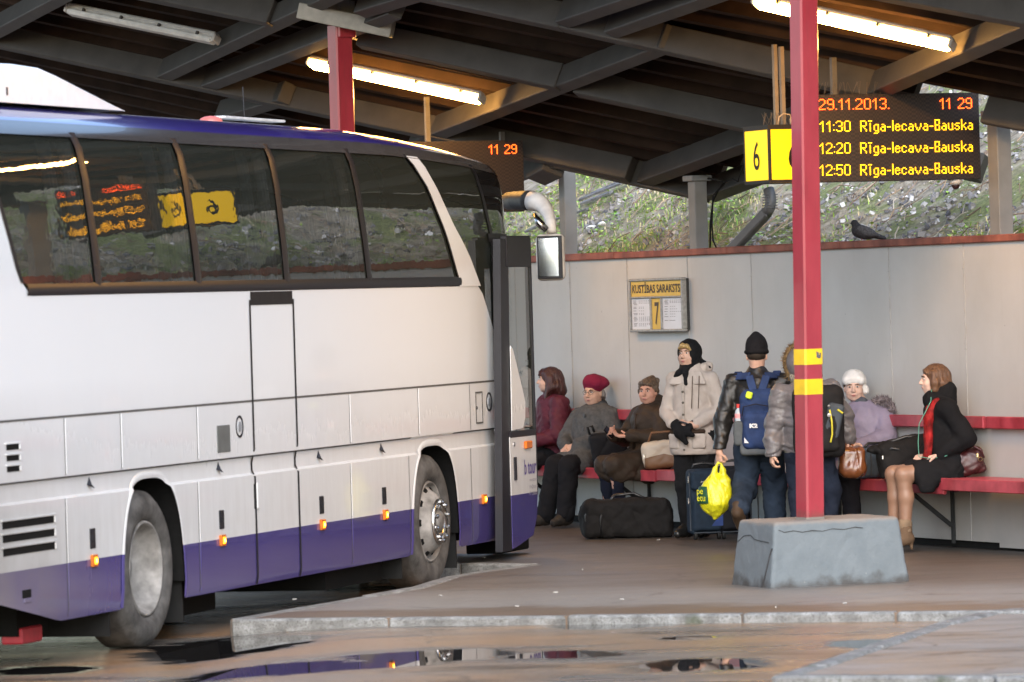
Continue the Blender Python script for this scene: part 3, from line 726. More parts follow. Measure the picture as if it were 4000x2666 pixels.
# second column, behind the coach
C2 = np.array([-1.36, 44.0, 0]); c2 = thing('red_column', 'red steel canopy column rising behind the coach roof', 'column', C2 + UP * FLOOR)
def zc2(py): return at_depth(1360, py, C2[1])[2]
def box2(z0, z1, w): mb = MB(); mb.box(C2 + np.array([.012 * (z0 + z1) / 2 - .04, 0, (z0 + z1) / 2]), (w, w, z1 - z0), EC, .012); return mb
child_local(box2(FLOOR, zc2(95), .160).build('shaft', m_red), c2)
child_local(box2(zc2(150), zc2(93), .172).build('collar', m_red), c2)
m_beaml = M('grey_beam_light', (.24, .225, .19), .55, var=.15)
child_local(box2(zc2(95), 4.95, .165).build('column_head', m_beaml), c2)
mb = MB(); a, b = at_depth(1170, 42, 43.9), at_depth(1535, 118, 43.7); mb.bar(a, b, .12, .135, bevel=.006)
child_local(mb.build('cross_arm', m_beaml), c2)

# ------------------------------------------------------------------ fluorescent lamps under the roof
m_lampbody = M('lamp_housing', (.42, .41, .39), .5)
m_tube_on = EMIT('lit_diffuser', (1.0, .50, .12), 55.0)
m_tube_off = M('unlit_diffuser', (.5, .49, .46), .35)
def strip_lamp(p0, p1, label, on):
    a, b = roof(*p0, up=.02), roof(*p1, up=.02); d = (b - a) / np.linalg.norm(b - a); c = (a + b) / 2
    t = thing('strip_lamp', label, 'lamp', c, 'fluorescent lamps under the canopy')
    mb = MB(); mb.bar(a - d * .01, b + d * .01, .10, .045, up=RN, bevel=.012); o = mb.build('housing', m_lampbody); o.data.transform(Matrix.Translation(Vector(RN * .03))); child_local(o, t)
    mb = MB(); mb.bar(a, b, .115, .06, up=RN, bevel=.02); o = mb.build('diffuser', m_tube_on if on else m_tube_off); o.data.transform(Matrix.Translation(Vector(-RN * .022))); child_local(o, t)
    mb = MB()
    for f in (.12, .38, .64, .9): mb.box(a + (b - a) * f + RN * .004, (.02, .142, .03), [d, np.cross(RN, d), RN])
    child_local(mb.build('clip', m_beam), t)
    for e, sg in ((a, -1), (b, 1)):
        mb = MB(); mb.box(e + d * sg * .012 - RN * .005, (.03, .118, .075), [d, np.cross(RN, d), RN], .01); child_local(mb.build('end_cap', m_lampbody), t)
strip_lamp((270, 45), (838, 160), 'unlit grey fluorescent strip lamp under the canopy above the coach', False)
strip_lamp((1215, 252), (1875, 392), 'lit warm fluorescent strip lamp behind the far red column', True)
strip_lamp((2955, 14), (3710, 182), 'lit warm fluorescent strip lamp above the departure board with banded column in front', True)

# ------------------------------------------------------------------ departure boards
FONT = {'0': ['01110', '10001', '10001', '10001', '10001', '10001', '10001', '10001', '01110'], '1': ['0010', '0110', '1010', '0010', '0010', '0010', '0010', '0010', '0010'],
 '2': ['01110', '10001', '00001', '00001', '00010', '00100', '01000', '10000', '11111'], '3': ['01110', '10001', '00001', '00001', '00110', '00001', '00001', '10001', '01110'],
 '5': ['11111', '10000', '10000', '11110', '10001', '00001', '00001', '10001', '01110'], '9': ['01110', '10001', '10001', '10001', '01111', '00001', '00001', '10001', '01110'],
 '.': ['0', '0', '0', '0', '0', '0', '0', '0', '1'], ':': ['0', '0', '0', '1', '0', '0', '0', '1', '0'], ' ': ['000'] * 9, '-': ['000', '000', '000', '000', '000', '111', '000', '000', '000'],
 'R': ['11110', '10001', '10001', '10001', '11110', '10100', '10010', '10001', '10001'], 'ī': ['111', '000', '010', '010', '010', '010', '010', '010', '010'],
 'g': ['0000', '0000', '0000', '0111', '1001', '1001', '1001', '1001', '0111', '0001', '1110'], 'a': ['0000', '0000', '0000', '0110', '0001', '0111', '1001', '1001', '0111'],
 'I': ['1'] * 9, 'e': ['0000', '0000', '0000', '0110', '1001', '1111', '1000', '1001', '0110'], 'c': ['0000', '0000', '0000', '0110', '1001', '1000', '1000', '1001', '0110'],
 'v': ['00000', '00000', '00000', '10001', '10001', '10001', '01010', '01010', '00100'], 'B': ['1111', '1001', '1001', '1001', '1110', '1001', '1001', '1001', '1111'],
 'u': ['0000', '0000', '0000', '1001', '1001', '1001', '1001', '1001', '0111'], 's': ['0000', '0000', '0000', '0111', '1000', '0110', '0001', '1001', '0110'], 'k': ['1000', '1000', '1000', '1001', '1010', '1100', '1010', '1001', '1001']}
m_led_red = EMIT('led_red', (1.0, .085, .008), 3.2)
m_led_yel = EMIT('led_yellow', (1.0, .44, .006), 1.9)
m_board, nt, N, L, b = nodes_of('board_face'); co = objco(nt)
br = nt.nodes.new('ShaderNodeTexChecker'); br.inputs['Scale'].default_value = 62.0; L.new(co, br.inputs['Vector'])
L.new(mix(nt, br.outputs['Fac'], (.035, .022, .018), (.012, .009, .009)), b.inputs['Base Color']); b.inputs['Roughness'].default_value = .55
m_metal = M('galvanised_steel', (.12, .11, .10), .5, .3)
m_spike = M('steel_wire', (.22, .17, .12), .4, .7)
def led_row(mb, text, o, xd, h, width, side_n, cut=None):
    cols = [];
    for ch in text:
        g = FONT[ch]; w = len(g[0])
        for c in range(w): cols.append([r for r in range(len(g)) if g[r][c] == '1'])
        cols.append([])
    n = len(cols) - 1; pit = h / 9; px = width / n
    for i, cc in enumerate(cols):
        if cut and i > n - cut: break
        for r in cc:
            c = o + xd * (i + .5) * px + UP * (h - (r + .5) * pit)
            hx, hz = px * .42, pit * .42
            mb.add([c - xd * hx - UP * hz * .5, c - xd * hx * .5 - UP * hz, c + xd * hx * .5 - UP * hz, c + xd * hx - UP * hz * .5, c + xd * hx + UP * hz * .5, c + xd * hx * .5 + UP * hz, c - xd * hx * .5 + UP * hz, c - xd * hx + UP * hz * .5], [tuple(range(8))])
def spikes(a, b, n, seed):
    r = random.Random(seed); mb = MB()
    for i in range(n):
        p = a + (b - a) * ((i + .5) / n)
        for q in range(3):
            d = np.array([r.uniform(-.5, .5), r.uniform(-.4, .4), 1.0]); d /= np.linalg.norm(d); mb.tube([p, p + d * .10], .0013, 4, False)
    return mb
def board(TL, TR, BL, depthL, label, rows):
    """TL/TR/BL photo pixels of the face; the face runs along V (perpendicular to the wall)"""
    P0 = at_depth(*TL, depthL); nrm = U
    tl = P0; tr = on_plane(*TR, P0, nrm); bl = on_plane(*BL, P0, nrm)
    wd = float(np.dot(tr - tl, V)); ht = float(tl[2] - bl[2]); o = np.array([tl[0], tl[1], bl[2]])
    t = thing('departure_board', label, 'board', o, 'hanging LED departure boards')
    mb = MB(); mb.box(o + V * wd / 2 + UP * ht / 2 - U * .06, (.115, wd, ht), [U, V, UP], .004); child_local(mb.build('cabinet', M('board_shell', (.035, .03, .03), .5)), t)
    mb = MB(); mb.add([o + U * .0 + V * .004 + UP * .004, o + V * (wd - .004) + UP * .004, o + V * (wd - .004) + UP * (ht - .004), o + V * .004 + UP * (ht - .004)], [(0, 1, 2, 3)]); child_local(mb.build('screen', m_board), t)
    for nm, txt, mat, p0, p1, cut in rows:
        a = on_plane(*p0, P0 + U * .004, nrm); b_ = on_plane(*p1, P0 + U * .004, nrm)
        h = rows_h * (1 if True else 1)
        mbr = MB(); led_row(mbr, txt, a + U * .004, V, h, float(np.dot(b_ - a, V)), nrm, cut)
        ob = mbr.build('display_text', mat); child_local(ob, t)
    return t, o, wd, ht
s8 = lambda x, y: (2800 + x / 1.568, y / 1.568)
BDEP = 39.6
_p = at_depth(*s8(622, 672), BDEP); rows_h = float(on_plane(*s8(622, 604), _p, U)[2] - _p[2])
rows = [('r', '29.11.2013.', m_led_red, s8(622, 676), s8(1056, 671), None), ('r', '11 29', m_led_red, s8(1364, 670), s8(1563, 666), None)]
for i, (tm, y) in enumerate((('11:30', 810), ('12:20', 944), ('12:50', 1078))):
    rows += [('r', tm, m_led_yel, s8(628, y + 1), s8(820, y - 1), None), ('r', 'Rīga-Iecava-Bauska', m_led_yel, s8(878, y - 2), s8(1568, y - 12), 1)]
bt, bo, bw, bh = board(s8(560, 582), s8(1605, 573), s8(560, 1120), BDEP, 'brown LED departure board listing three buses to Bauska right of the banded column', rows)
for f in (.17, .83):
    mb = MB(); p = bo + V * bw * f + UP * bh - U * .06
    rz = (RP0[2] - (RN[0] * (p[0] - RP0[0]) + RN[1] * (p[1] - RP0[1])) / RN[2]) + .1
    mb.box(np.array([p[0], p[1], (p[2] + rz) / 2]), (.04, .04, rz - p[2]), AX); child_local(mb.build('hanger', m_metal), bt)
child_local(spikes(bo + UP * bh - U * .03, bo + UP * bh + V * bw * .45 - U * .03, 11, 3).build('bird_spikes', m_spike), bt)
s9 = lambda x, y: (1900 + x / 1.4257, y / 1.4257)
b2t, b2o, b2w, b2h = board((1560, 556), s9(204, 780), (1560, 838), 45.8, 'dark LED departure board showing the time behind the coach roof', [('r', '11 29', m_led_red, (1100 + 1268 / 1.568, 400 + 319 / 1.568), (1100 + 1441 / 1.568, 400 + 317 / 1.568), None)])
for f in (.25, .85):
    mb = MB(); p = b2o + V * b2w * f + UP * b2h - U * .06
    rz = (RP0[2] - (RN[0] * (p[0] - RP0[0]) + RN[1] * (p[1] - RP0[1])) / RN[2]) + .1
    mb.box(np.array([p[0], p[1], (p[2] + rz) / 2]), (.04, .04, rz - p[2]), AX); child_local(mb.build('hanger', m_metal), b2t)
# dome camera under the board
cc_ = on_plane(*s8(1485, 1108), bo, U) - U * .06
dome = thing('dome_camera', 'white dome security camera under the right end of the departure board', 'camera', cc_)
mb = MB(); mb.lathe([(.0, .012), (.052, .012), (.056, -.012), (.04, -.03), (.0, -.03)], cc_, UP, 24); child_local(mb.build('mount', M('camera_white', (.45, .44, .43), .4), smooth=True), dome)
mb = MB(); mb.lathe([(.034, -.026)] + [(.034 * math.cos(t), -.03 - .036 * math.sin(t)) for t in np.linspace(0, 1.57, 8)], cc_, UP, 24); child_local(mb.build('dome', M('smoked_dome', (.03, .012, .012), .1), smooth=True), dome)

# ------------------------------------------------------------------ lit number box
m_yglow = EMIT('number_panel', (1.0, .60, .0), .46); m_yside = M('box_yellow_under', (.75, .42, .02), .5)
e0 = at_depth(3004, 600, 39.7)
ztop = at_depth(3004, 498, 39.7)[2]; zbot = at_depth(3004, 712, 39.7)[2]; SB = .434; hB = ztop - zbot
ctr = e0 + (-U) * (SB / 2) + V * (SB / 2); ctr[2] = (ztop + zbot) / 2
nb = thing('platform_number_box', 'glowing yellow platform number 6 box hanging half behind the banded column', 'sign', ctr)
mb = MB(); mb.box(ctr, (SB - .012, SB - .012, hB), [U, V, UP]); child_local(mb.build('box_core', m_yside), nb)
mb = MB()
for i in (-1, 1):
    for j in (-1, 1): mb.box(ctr + U * i * (SB / 2 - .008) + V * j * (SB / 2 - .008), (.02, .02, hB + .01), AX)
for z in (-1, 1):
    for i in (-1, 1):
        mb.box(ctr + U * i * (SB / 2 - .008) + UP * z * (hB / 2 - .004), (.022, SB, .022), AX); mb.box(ctr + V * i * (SB / 2 - .008) + UP * z * (hB / 2 - .004), (SB, .022, .024), AX)
mb.box(ctr + UP * (hB / 2 + .012), (SB + .01, SB + .01, .014), AX)
child_local(mb.build('frame', M('sign_frame', (.025, .022, .02), .5)), nb)
m_digit = M('sign_black', (.012, .011, .01), .5)
for nrm, xd in ((U, V), (-V, U), (-U, -V), (V, -U)):
    mb = MB(); c = ctr + nrm * (SB / 2 - .001); hw, hh_ = SB / 2 - .018, hB / 2 - .018
    mb.add([c - xd * hw - UP * hh_, c + xd * hw - UP * hh_, c + xd * hw + UP * hh_, c - xd * hw + UP * hh_], [(0, 1, 2, 3)])
    pn = child_local(mb.build('lit_panel', m_yglow), nb)
    tx = text_obj('numeral', '6', .31, m_digit, None, c + nrm * .003 - UP * .108, xd, UP, .82, 'CENTER', weight=.002); child_local(tx, nb)
zr = lambda p: (RP0[2] - (RN[0] * (p[0] - RP0[0]) + RN[1] * (p[1] - RP0[1])) / RN[2])
for px in (3034, 3059):
    p = at_depth(px, 450, ctr[1]); z0 = ctr[2] + hB / 2; z1 = zr(p) + .1
    mb = MB(); mb.box((p[0], p[1] + (.05 if px < 3040 else 0), (z0 + z1) / 2), (.036, .03, z1 - z0), AX); child_local(mb.build('hanger', M('hanger_brown', (.25, .19, .13), .5)), nb)
child_local(spikes(ctr + UP * (hB / 2 + .02) - V * SB * .5 + U * .1, ctr + UP * (hB / 2 + .02) + V * .02 + U * .1, 7, 5).build('bird_spikes', m_spike), nb)
mb = MB(); p0 = ctr + UP * (hB / 2 + .02) + U * .15 - V * .1; mb.tube([p0, p0 + UP * .06 + V * .01, p0 + UP * .085 + V * .05, p0 + UP * .075 + V * .1, p0 + UP * .02 + V * .12], .006, 6); mb.tube([p0 + V * .12, p0 + V * .12 + UP * .045], .02, 10)
child_local(mb.build('cable', M('cable_tan', (.4, .3, .2), .5), smooth=True), nb)

# ------------------------------------------------------------------ timetable on the wall
tbo = wall_pt(1.425, 0, 1.825); TBW, TBH = 1.10, .468
tt = thing('timetable_board', 'framed yellow and white timetable number 7 mounted on the grey wall', 'timetable', tbo)
m_alu = M('dull_aluminium', (.32, .32, .31), .5, .3, var=.2, scale=30); m_ty = M('timetable_yellow', (.62, .43, .09), .5, var=.05); m_paper = M('timetable_paper', (.60, .62, .68), .35, var=.06, scale=6)
m_ink = M('ink_dark', (.07, .055, .045), .6); m_ink2 = M('ink_pale', (.22, .23, .27), .6)
def tb(x, z, off=0.0): return tbo + U * x * TBW - V * off + UP * z * TBH
mb = MB(); mb.box(tbo + U * TBW / 2 + UP * TBH / 2 - V * .03, (TBW - .02, .06, TBH - .02), AX); child_local(mb.build('back_box', M('board_back', (.05, .05, .05), .6)), tt)
mb = MB(); fw = .024
for (x0, x1, z0, z1) in ((0, 1, 0, fw / TBH), (0, 1, 1 - fw / TBH, 1), (0, fw / TBW, fw / TBH, 1 - fw / TBH), (1 - fw / TBW, 1, fw / TBH, 1 - fw / TBH), (.02, .98, .625, .665), (.39, .415, .05, .625), (.59, .615, .05, .625)):
    c = tb((x0 + x1) / 2, (z0 + z1) / 2, .052); mb.box(c, ((x1 - x0) * TBW, .05, (z1 - z0) * TBH), AX, .006)
child_local(mb.build('frame', m_alu), tt)
for nm, mat, (x0, x1, z0, z1) in (('header_panel', m_ty, (.03, .97, .665, .95)), ('number_panel', m_ty, (.415, .59, .05, .625)), ('timetable_sheet', m_paper, (.03, .39, .05, .625)), ('timetable_sheet', m_paper, (.615, .97, .05, .625))):
    mb = MB(); mb.add([tb(x0, z0, .062), tb(x1, z0, .062), tb(x1, z1, .062), tb(x0, z1, .062)], [(0, 1, 2, 3)]); pn = child_local(mb.build(nm, mat), tt)
tx = text_obj('header_text', 'KUSTĪBAS SARAKSTS', .098, m_ink, None, tb(.5, .735, .065), U, UP, 1.0, 'CENTER', weight=.0022)
w_now = max(v.co.dot(Vector(U)) for v in tx.data.vertices) - min(v.co.dot(Vector(U)) for v in tx.data.vertices)
cx0 = Vector(tb(.5, .735, .065)); sc = .90 * TBW / w_now
Rm = Matrix((U, V, UP)).transposed().to_4x4(); tx.data.transform(Matrix.Translation(cx0) @ Rm @ Matrix.Diagonal((sc, 1, 1, 1)) @ Rm.inverted() @ Matrix.Translation(-cx0)); child_local(tx, tt)
tx = text_obj('number_text', '7', .27, m_ink, None, tb(.503, .15, .065), U, UP, .68, 'CENTER', weight=.004); child_local(tx, tt)
rr = random.Random(4)
for (x0, x1, seq) in ((.06, .375, [(0, 1), (1, 1), (2, 1), (3, 0), (5, .4), (6, .4), (8, .4), (10, .4), (11, .4), (13, 1), (14, 1), (15, 1), (16, 1), (18, 1), (19, 1), (20, .6)]), (.645, .955, [(0, 1), (1, 1), (2, 1), (3, 0), (5, .4), (7, .6), (9, 1), (11, .4), (13, .4), (16, -1)])):
    mb = MB()
    for r, k in seq:
        z = .58 - r * .0235
        def dash(xa, xb): mb.add([tb(xa, z, .064), tb(xb, z, .064), tb(xb, z + .011, .064), tb(xa, z + .011, .064)], [(0, 1, 2, 3)])
        dash(x0 + rr.uniform(0, .015), x0 + rr.uniform(.055, .085))
        if k < 0: dash(x0 + .09, x0 + .2)
        for q in range(6):
            if k > 0 and q / 6 < k: xx = x0 + .11 + q * .036; dash(xx, xx + .018)
    child_local(mb.build('timetable_print', m_ink2), tt)

# ------------------------------------------------------------------ bench along the wall
m_bench = M('red_bench_paint', (.33, .03, .045), .35, var=.3, scale=4, bmp=.08, bscale=30, two=(.40, .06, .08)); m_iron = M('dark_iron', (.035, .037, .04), .55)
def bench(s0, s1, label, front, ztop):
    t = thing('wall_bench', label, 'bench', wall_pt((s0 + s1) / 2, -.3, FLOOR), 'red benches along the wall')
    mb = MB(); wallbox(mb, s0, s1, -front, -front + .035, ztop - .095, ztop, .006)
    for k in range(3): a = -front + .04 + k * .12; wallbox(mb, s0, s1, a, a + .11, ztop - .032, ztop - .004, .005)
    child_local(mb.build('seat', m_bench), t)
    mb = MB(); wallbox(mb, s0, s1, -.07, -.035, 1.05, 1.145, .008); child_local(mb.build('backrest', m_bench), t)
    for s in [q for q in POSTS if s0 <= q < s1]:
        mb = MB(); wallbox(mb, s - .011, s + .011, -.034, -.008, FLOOR + .03, ztop - .036); child_local(mb.build('leg', m_iron), t)
        mb = MB(); mb.bar(wall_pt(s, -.035, FLOOR + .17), wall_pt(s, -front + .06, ztop - .10), .024, .03); child_local(mb.build('brace', m_iron), t)
        mb = MB(); wallbox(mb, s - .012, s + .012, -front + .04, -.036, ztop - .062, ztop - .036); child_local(mb.build('bracket', m_iron), t)
POSTS = [float(np.dot(on_wall(px, 2000, -.02) - W0, U)) for px in (2538, 3278, 3722)]; POSTS = [POSTS[0] - 1.9 * k for k in (4, 3, 2, 1)] + POSTS + [POSTS[-1] + 1.95, POSTS[-1] + 3.9]
bench(-6.5, 2.62, 'long red wall bench with the seated women in maroon beret and brown coat', .43, .645)
bench(2.66, 7.86, 'red wall bench running behind the banded column to the seated girl', .43, .655)
bench(7.90, 13.2, 'red wall bench at the right edge of the photo beyond the seated girl', .47, .69)

# ------------------------------------------------------------------ pigeon on the wall cap
pg_px = (2800 + 895 / 1.568, 1410 / 1.568)
pg = on_wall(*pg_px, .03); pg[2] = 2.54
pr = thing('pigeon', 'dark grey pigeon sitting on the red wall cap under the departure board', 'pigeon', pg); pr.scale = (.82, .82, .82)
m_pig = M('pigeon_dark', (.035, .034, .038), .7, var=.4, scale=60); m_pigw = M('pigeon_wing', (.06, .06, .066), .7, var=.5, scale=70)
sdf = SDF((-.17, -.09, -.01), (.26, .09, .24), .006)
sdf.ell((0, 0, .075), (.10, .062, .068), [[.94, 0, -.33], [0, 1, 0], [.33, 0, .94]]); sdf.ell((-.055, 0, .095), (.055, .052, .06)); sdf.cone((-.065, 0, .12), (-.075, 0, .165), .034, .026); sdf.ell((-.083, 0, .172), (.03, .024, .025)); sdf.cone((-.105, 0, .17), (-.128, 0, .163), .008, .003, .008)
sdf.cone((.08, 0, .055), (.2, 0, .012), .036, .02, .04); sdf.box((.16, 0, .03), (.07, .03, .008), [[.93, 0, -.36], [0, 1, 0], [.36, 0, .93]], .006)
sdf.mesh('body', m_pig, pr)
for sg in (-1, 1):
    w = SDF((-.1, -.1, 0), (.22, .1, .16), .006); w.ell((.03, sg * .05, .085), (.10, .02, .045), [[.93, 0, -.37], [0, 1, 0], [.37, 0, .93]]); w.cone((.08, sg * .045, .065), (.17, sg * .02, .03), .02, .008); w.mesh('wing', m_pigw, pr)
    mb = MB(); mb.tube([(-.01, sg * .02, .03), (-.015, sg * .022, 0)], .005, 6); mb.build('leg', M('pigeon_leg', (.25, .08, .07), .6), pr)
mb = MB(); mb.lathe([(.0, .0045), (.004, .003), (.005, 0)], (-.092, -.0235, .176), (0, -1, 0), 10); mb.build('eye', M('pigeon_eye', (.4, .12, .02), .2), pr)

# ------------------------------------------------------------------ the coach (local x = forward along its side, y = into the body, z = up)
BA = math.atan(.2975); BO = np.array([-2.30, 33.4, 0.0]); Bw = np.array([math.sin(BA), math.cos(BA), 0]); Bn = np.array([math.cos(BA), -math.sin(BA), 0])
def unit3(v): v = np.asarray(v, float); return v / np.linalg.norm(v)
bus = thing('coach', 'white and purple touring coach with its front door open at the platform', 'coach', BO, rotz=math.pi / 2 - BA)
def bpx(px, py, y=0.0):
    P = on_plane(px, py, BO - Bn * y, Bn) - BO; return np.array([np.dot(P, Bw), y, P[2]])
IN_Z = [.28, .34, 1.02, 1.035, 1.14, 1.155, 2.25, 2.6, 3.0, 3.2, 3.27, 3.34, 3.40, 3.44, 3.465, 3.48]
IN_Y = [.012, .0, .0, .022, .024, .0, .0, .004, .022, .05, .085, .15, .29, .45, .8, 1.25]
IN_Y_MAX = 1.25
def binw(z): return float(np.interp(z, IN_Z, IN_Y))
def bdrop(q):
    h = float(np.interp(q, [-4, 5.2, 6.2, 7.1, 8.0, 8.7, 9.1, 9.6], [0, 0, .03, .07, .14, .26, .40, .5])); return h
Q0, QR = 7.9, 1.05
def S(q, z, off=0.0):
    """point on the right flank: q along the flank and round the nose, z height, off outwards"""
    i = binw(z); k = 1 - bdrop(q) / .88 * max(0, (z - 2.6) / .88) if z > 2.6 else 1
    zz = 2.6 + (z - 2.6) * (1 - bdrop(q) / .88) if z > 2.6 else z
    e = .002
    iz = (binw(min(3.48, z + e)) - binw(max(.28, z - e))) / (2 * e) if z > 1.2 else 0
    nz = iz / math.sqrt(1 + iz * iz); nh = 1 / math.sqrt(1 + iz * iz)
    if q <= Q0: return np.array([q, i - off * nh, zz + off * nz])
    t = (q - Q0) / QR; r = max(0, z - 1.1) * .14 * (1 - math.cos(t))
    b = (1.25 - i)
    x = Q0 + 1.0 * math.sin(t) - r * .8; y = i + b * (1 - math.cos(t))
    return np.array([x + off * math.sin(t), y - off * math.cos(t), zz + off * nz])
QF = Q0 + QR * math.pi / 2
def mirror(P): return np.array([P[0], 2.5 - P[1], P[2]])

m_paint, nt, N, L, b = nodes_of('coach_paint'); co = objco(nt); sp = sep(nt, co); Zc, Xc = sp[2], sp[0]
white = (.78, .79, .80); purple = (.036, .025, .18)
band = math_n(nt, 'MAXIMUM', math_n(nt, 'LESS_THAN', Zc, .625), math_n(nt, 'MULTIPLY', math_n(nt, 'GREATER_THAN', Zc, 3.30), math_n(nt, 'LESS_THAN', Zc, 3.437)))
c = mix(nt, band, white, purple)
streak = noise(nt, vmul(nt, co, (7, 7, .9)), 2.2, 6, .65); cloud = noise(nt, co, 1.4, 5, .6)
lowz = math_n(nt, 'MULTIPLY', math_n(nt, 'SUBTRACT', 1.75, Zc, True), .62, True)
rear = math_n(nt, 'MULTIPLY', math_n(nt, 'SUBTRACT', -.9, Xc), .45, True)
d = math_n(nt, 'MULTIPLY', math_n(nt, 'MULTIPLY', lowz, math_n(nt, 'ADD', streak, cloud)), math_n(nt, 'SUBTRACT', .58, math_n(nt, 'MULTIPLY', math_n(nt, 'LESS_THAN', Zc, .625), .42)), True)
d2 = math_n(nt, 'MULTIPLY', math_n(nt, 'MULTIPLY', lowz, rear), math_n(nt, 'ADD', cloud, .25), True)
c = mix(nt, d, c, (.33, .29, .25)); c = mix(nt, math_n(nt, 'MULTIPLY', d2, 1.5, True), c, (.21, .185, .16))
L.new(c, b.inputs['Base Color']); L.new(ramp(nt, math_n(nt, 'ADD', d, d2), [(0, .16), (.5, .5)]), b.inputs['Roughness'])
b.inputs['Coat Weight'].default_value = .55; b.inputs['Coat Roughness'].default_value = .05
bump(nt, b, noise(nt, co, 1.3, 3), .09, .02)
m_trim = M('black_trim', (.014, .014, .018), .42, var=.1, spec=.3); m_rubber = M('rubber_seal', (.02, .02, .022), .6); m_grille = M('grille_dark', (.008, .008, .008), .8)
m_cant = M('dark_cant_rail', (.055, .05, .048), .18, coat=.3, var=.1)
m_glass, nt, N, L, b = nodes_of('tinted_glass'); N.remove(b)
co = objco(nt); outn = [n for n in N if n.type == 'OUTPUT_MATERIAL'][0]
tr = N.new('ShaderNodeBsdfTransparent'); tr.inputs['Color'].default_value = (.46, .48, .465, 1)
gl = N.new('ShaderNodeBsdfGlossy'); gl.inputs['Roughness'].default_value = .012; gl.inputs['Color'].default_value = (1, 1, 1, 1)
fr = N.new('ShaderNodeFresnel'); fr.inputs['IOR'].default_value = 2.35
bp = N.new('ShaderNodeBump'); bp.inputs['Strength'].default_value = .12; bp.inputs['Distance'].default_value = .01
L.new(noise(nt, vmul(nt, co, (1.2, 1, 2.2)), 1.9, 3, .5), bp.inputs['Height']); L.new(bp.outputs['Normal'], gl.inputs['Normal'])
mx = N.new('ShaderNodeMixShader'); L.new(fr.outputs[0], mx.inputs[0]); L.new(tr.outputs[0], mx.inputs[1]); L.new(gl.outputs[0], mx.inputs[2]); df_ = N.new('ShaderNodeBsdfDiffuse'); df_.inputs['Color'].default_value = (.26, .29, .24, 1); mx2 = N.new('ShaderNodeMixShader'); mx2.inputs[0].default_value = .065; L.new(mx.outputs[0], mx2.inputs[1]); L.new(df_.outputs[0], mx2.inputs[2]); L.new(mx2.outputs[0], outn.inputs['Surface'])
m_dglass = M('opaque_black_glass', (.012, .012, .013), .02, var=.05, spec=.7)

def patch(mb, q0, q1, z0f, z1f, nu, nv, off=0.0, mir=False, zs=None):
    z0 = z0f if callable(z0f) else (lambda q: z0f); z1 = z1f if callable(z1f) else (lambda q: z1f)
    def fn(u, v):
        q = q0 + (q1 - q0) * u; z = z0(q) + (z1(q) - z0(q)) * v; P = S(q, z, off); return mirror(P) if mir else P
    mb.grid(fn, nu, nv)
def arch(c, hw, top):
    def f(q):
        t = abs(q - c) / hw
        return .28 if t >= 1 else max(.28, .3 + (top - .3) * (1 - t ** 3.2) ** (1 / 2.2))
    return f
AF, AR = (5.93, .60, 1.10), (-.09, .58, 1.11)
def zsamples(z0, z1): return sorted(set([z0, z1] + [z for z in IN_Z if z0 < z < z1] + list(np.linspace(z0, z1, 8))))
def flank(mb, q0, q1, ztop, archs=(), mir=False, dq=.12):
    qs = set(np.arange(q0, q1, dq)); qs.add(q1)
    for (c, hw, top) in archs:
        for t in np.sin(np.linspace(-math.pi / 2, math.pi / 2, 41)): qs.add(c + hw * t)
    qs = sorted(q for q in qs if q0 <= q <= q1); zt = ztop if callable(ztop) else (lambda q: ztop)
    base = [.28, .34, .62, 1.02, 1.035, 1.14, 1.155, 1.5, 1.9]
    rows = []
    for q in qs:
        zb = .28
        for (c, hw, top) in archs: zb = max(zb, arch(c, hw, top)(q))
        top_ = zt(q)
        if q < -1.72: zb = max(zb, .28 + (-1.72 - q) * .165)
        col = [max(zb, min(z, top_)) for z in base] + [top_]
        rows.append([mirror(S(q, z)) if mir else S(q, z) for z in col])
    n = len(base) + 1; v = [p for r in rows for p in r]
    f = [(i * n + j, (i + 1) * n + j, (i + 1) * n + j + 1, i * n + j + 1) for i in range(len(rows) - 1) for j in range(n - 1)]
    mb.add(v, f)
QREAR = -3.25
whR = lambda q: float(np.interp(q, [5.9, 6.24, 6.63, 6.99, 7.26, 7.5, 7.61], [3.29, 3.04, 2.73, 2.49, 2.25, 2.0, 1.87]))
body = MB()
flank(body, QREAR, 7.585, lambda q: min(2.26, whR(q)) if q > 7.24 else 2.26, (AF, AR))
flank(body, QREAR, QF, 2.26, (AF, AR), mir=True)
flank(body, 8.42, QF, 1.1)
zr_ = [3.25, 3.3, 3.325, 3.36, 3.40, 3.425, 3.44, 3.455, 3.465, 3.475, 3.48]
for mir in (False, True):
    for a, b_ in zip(zr_[:-1], zr_[1:]):
        patch(body, QREAR, QF, a, b_, 90, 1, 0, mir)
# rear quarter (white pillar behind the last side window) and the slanted white band at the front
def dq_edge(z): return float(np.interp(z, [2.26, 2.36, 3.26], [-2.05, -2.22, -2.72]))
body.grid(lambda u, v: S(QREAR + (dq_edge(2.26 + v * 1.0) - QREAR) * u, 2.26 + v * 1.0), 4, 12)
wl_ = lambda z: float(np.interp(z, [2.26, 2.32, 2.69, 3.03, 3.27], [6.70, 6.67, 6.37, 6.0, 5.62]))
wr_ = lambda z: float(np.interp(z, [2.25, 2.49, 2.73, 3.04, 3.29], [7.26, 6.99, 6.63, 6.24, 5.9]))
body.grid(lambda u, v: S(wl_(2.26 + v * .99) + (wr_(2.26 + v * .99) - wl_(2.26 + v * .99)) * u, 2.26 + v * .99, .006), 4, 14)
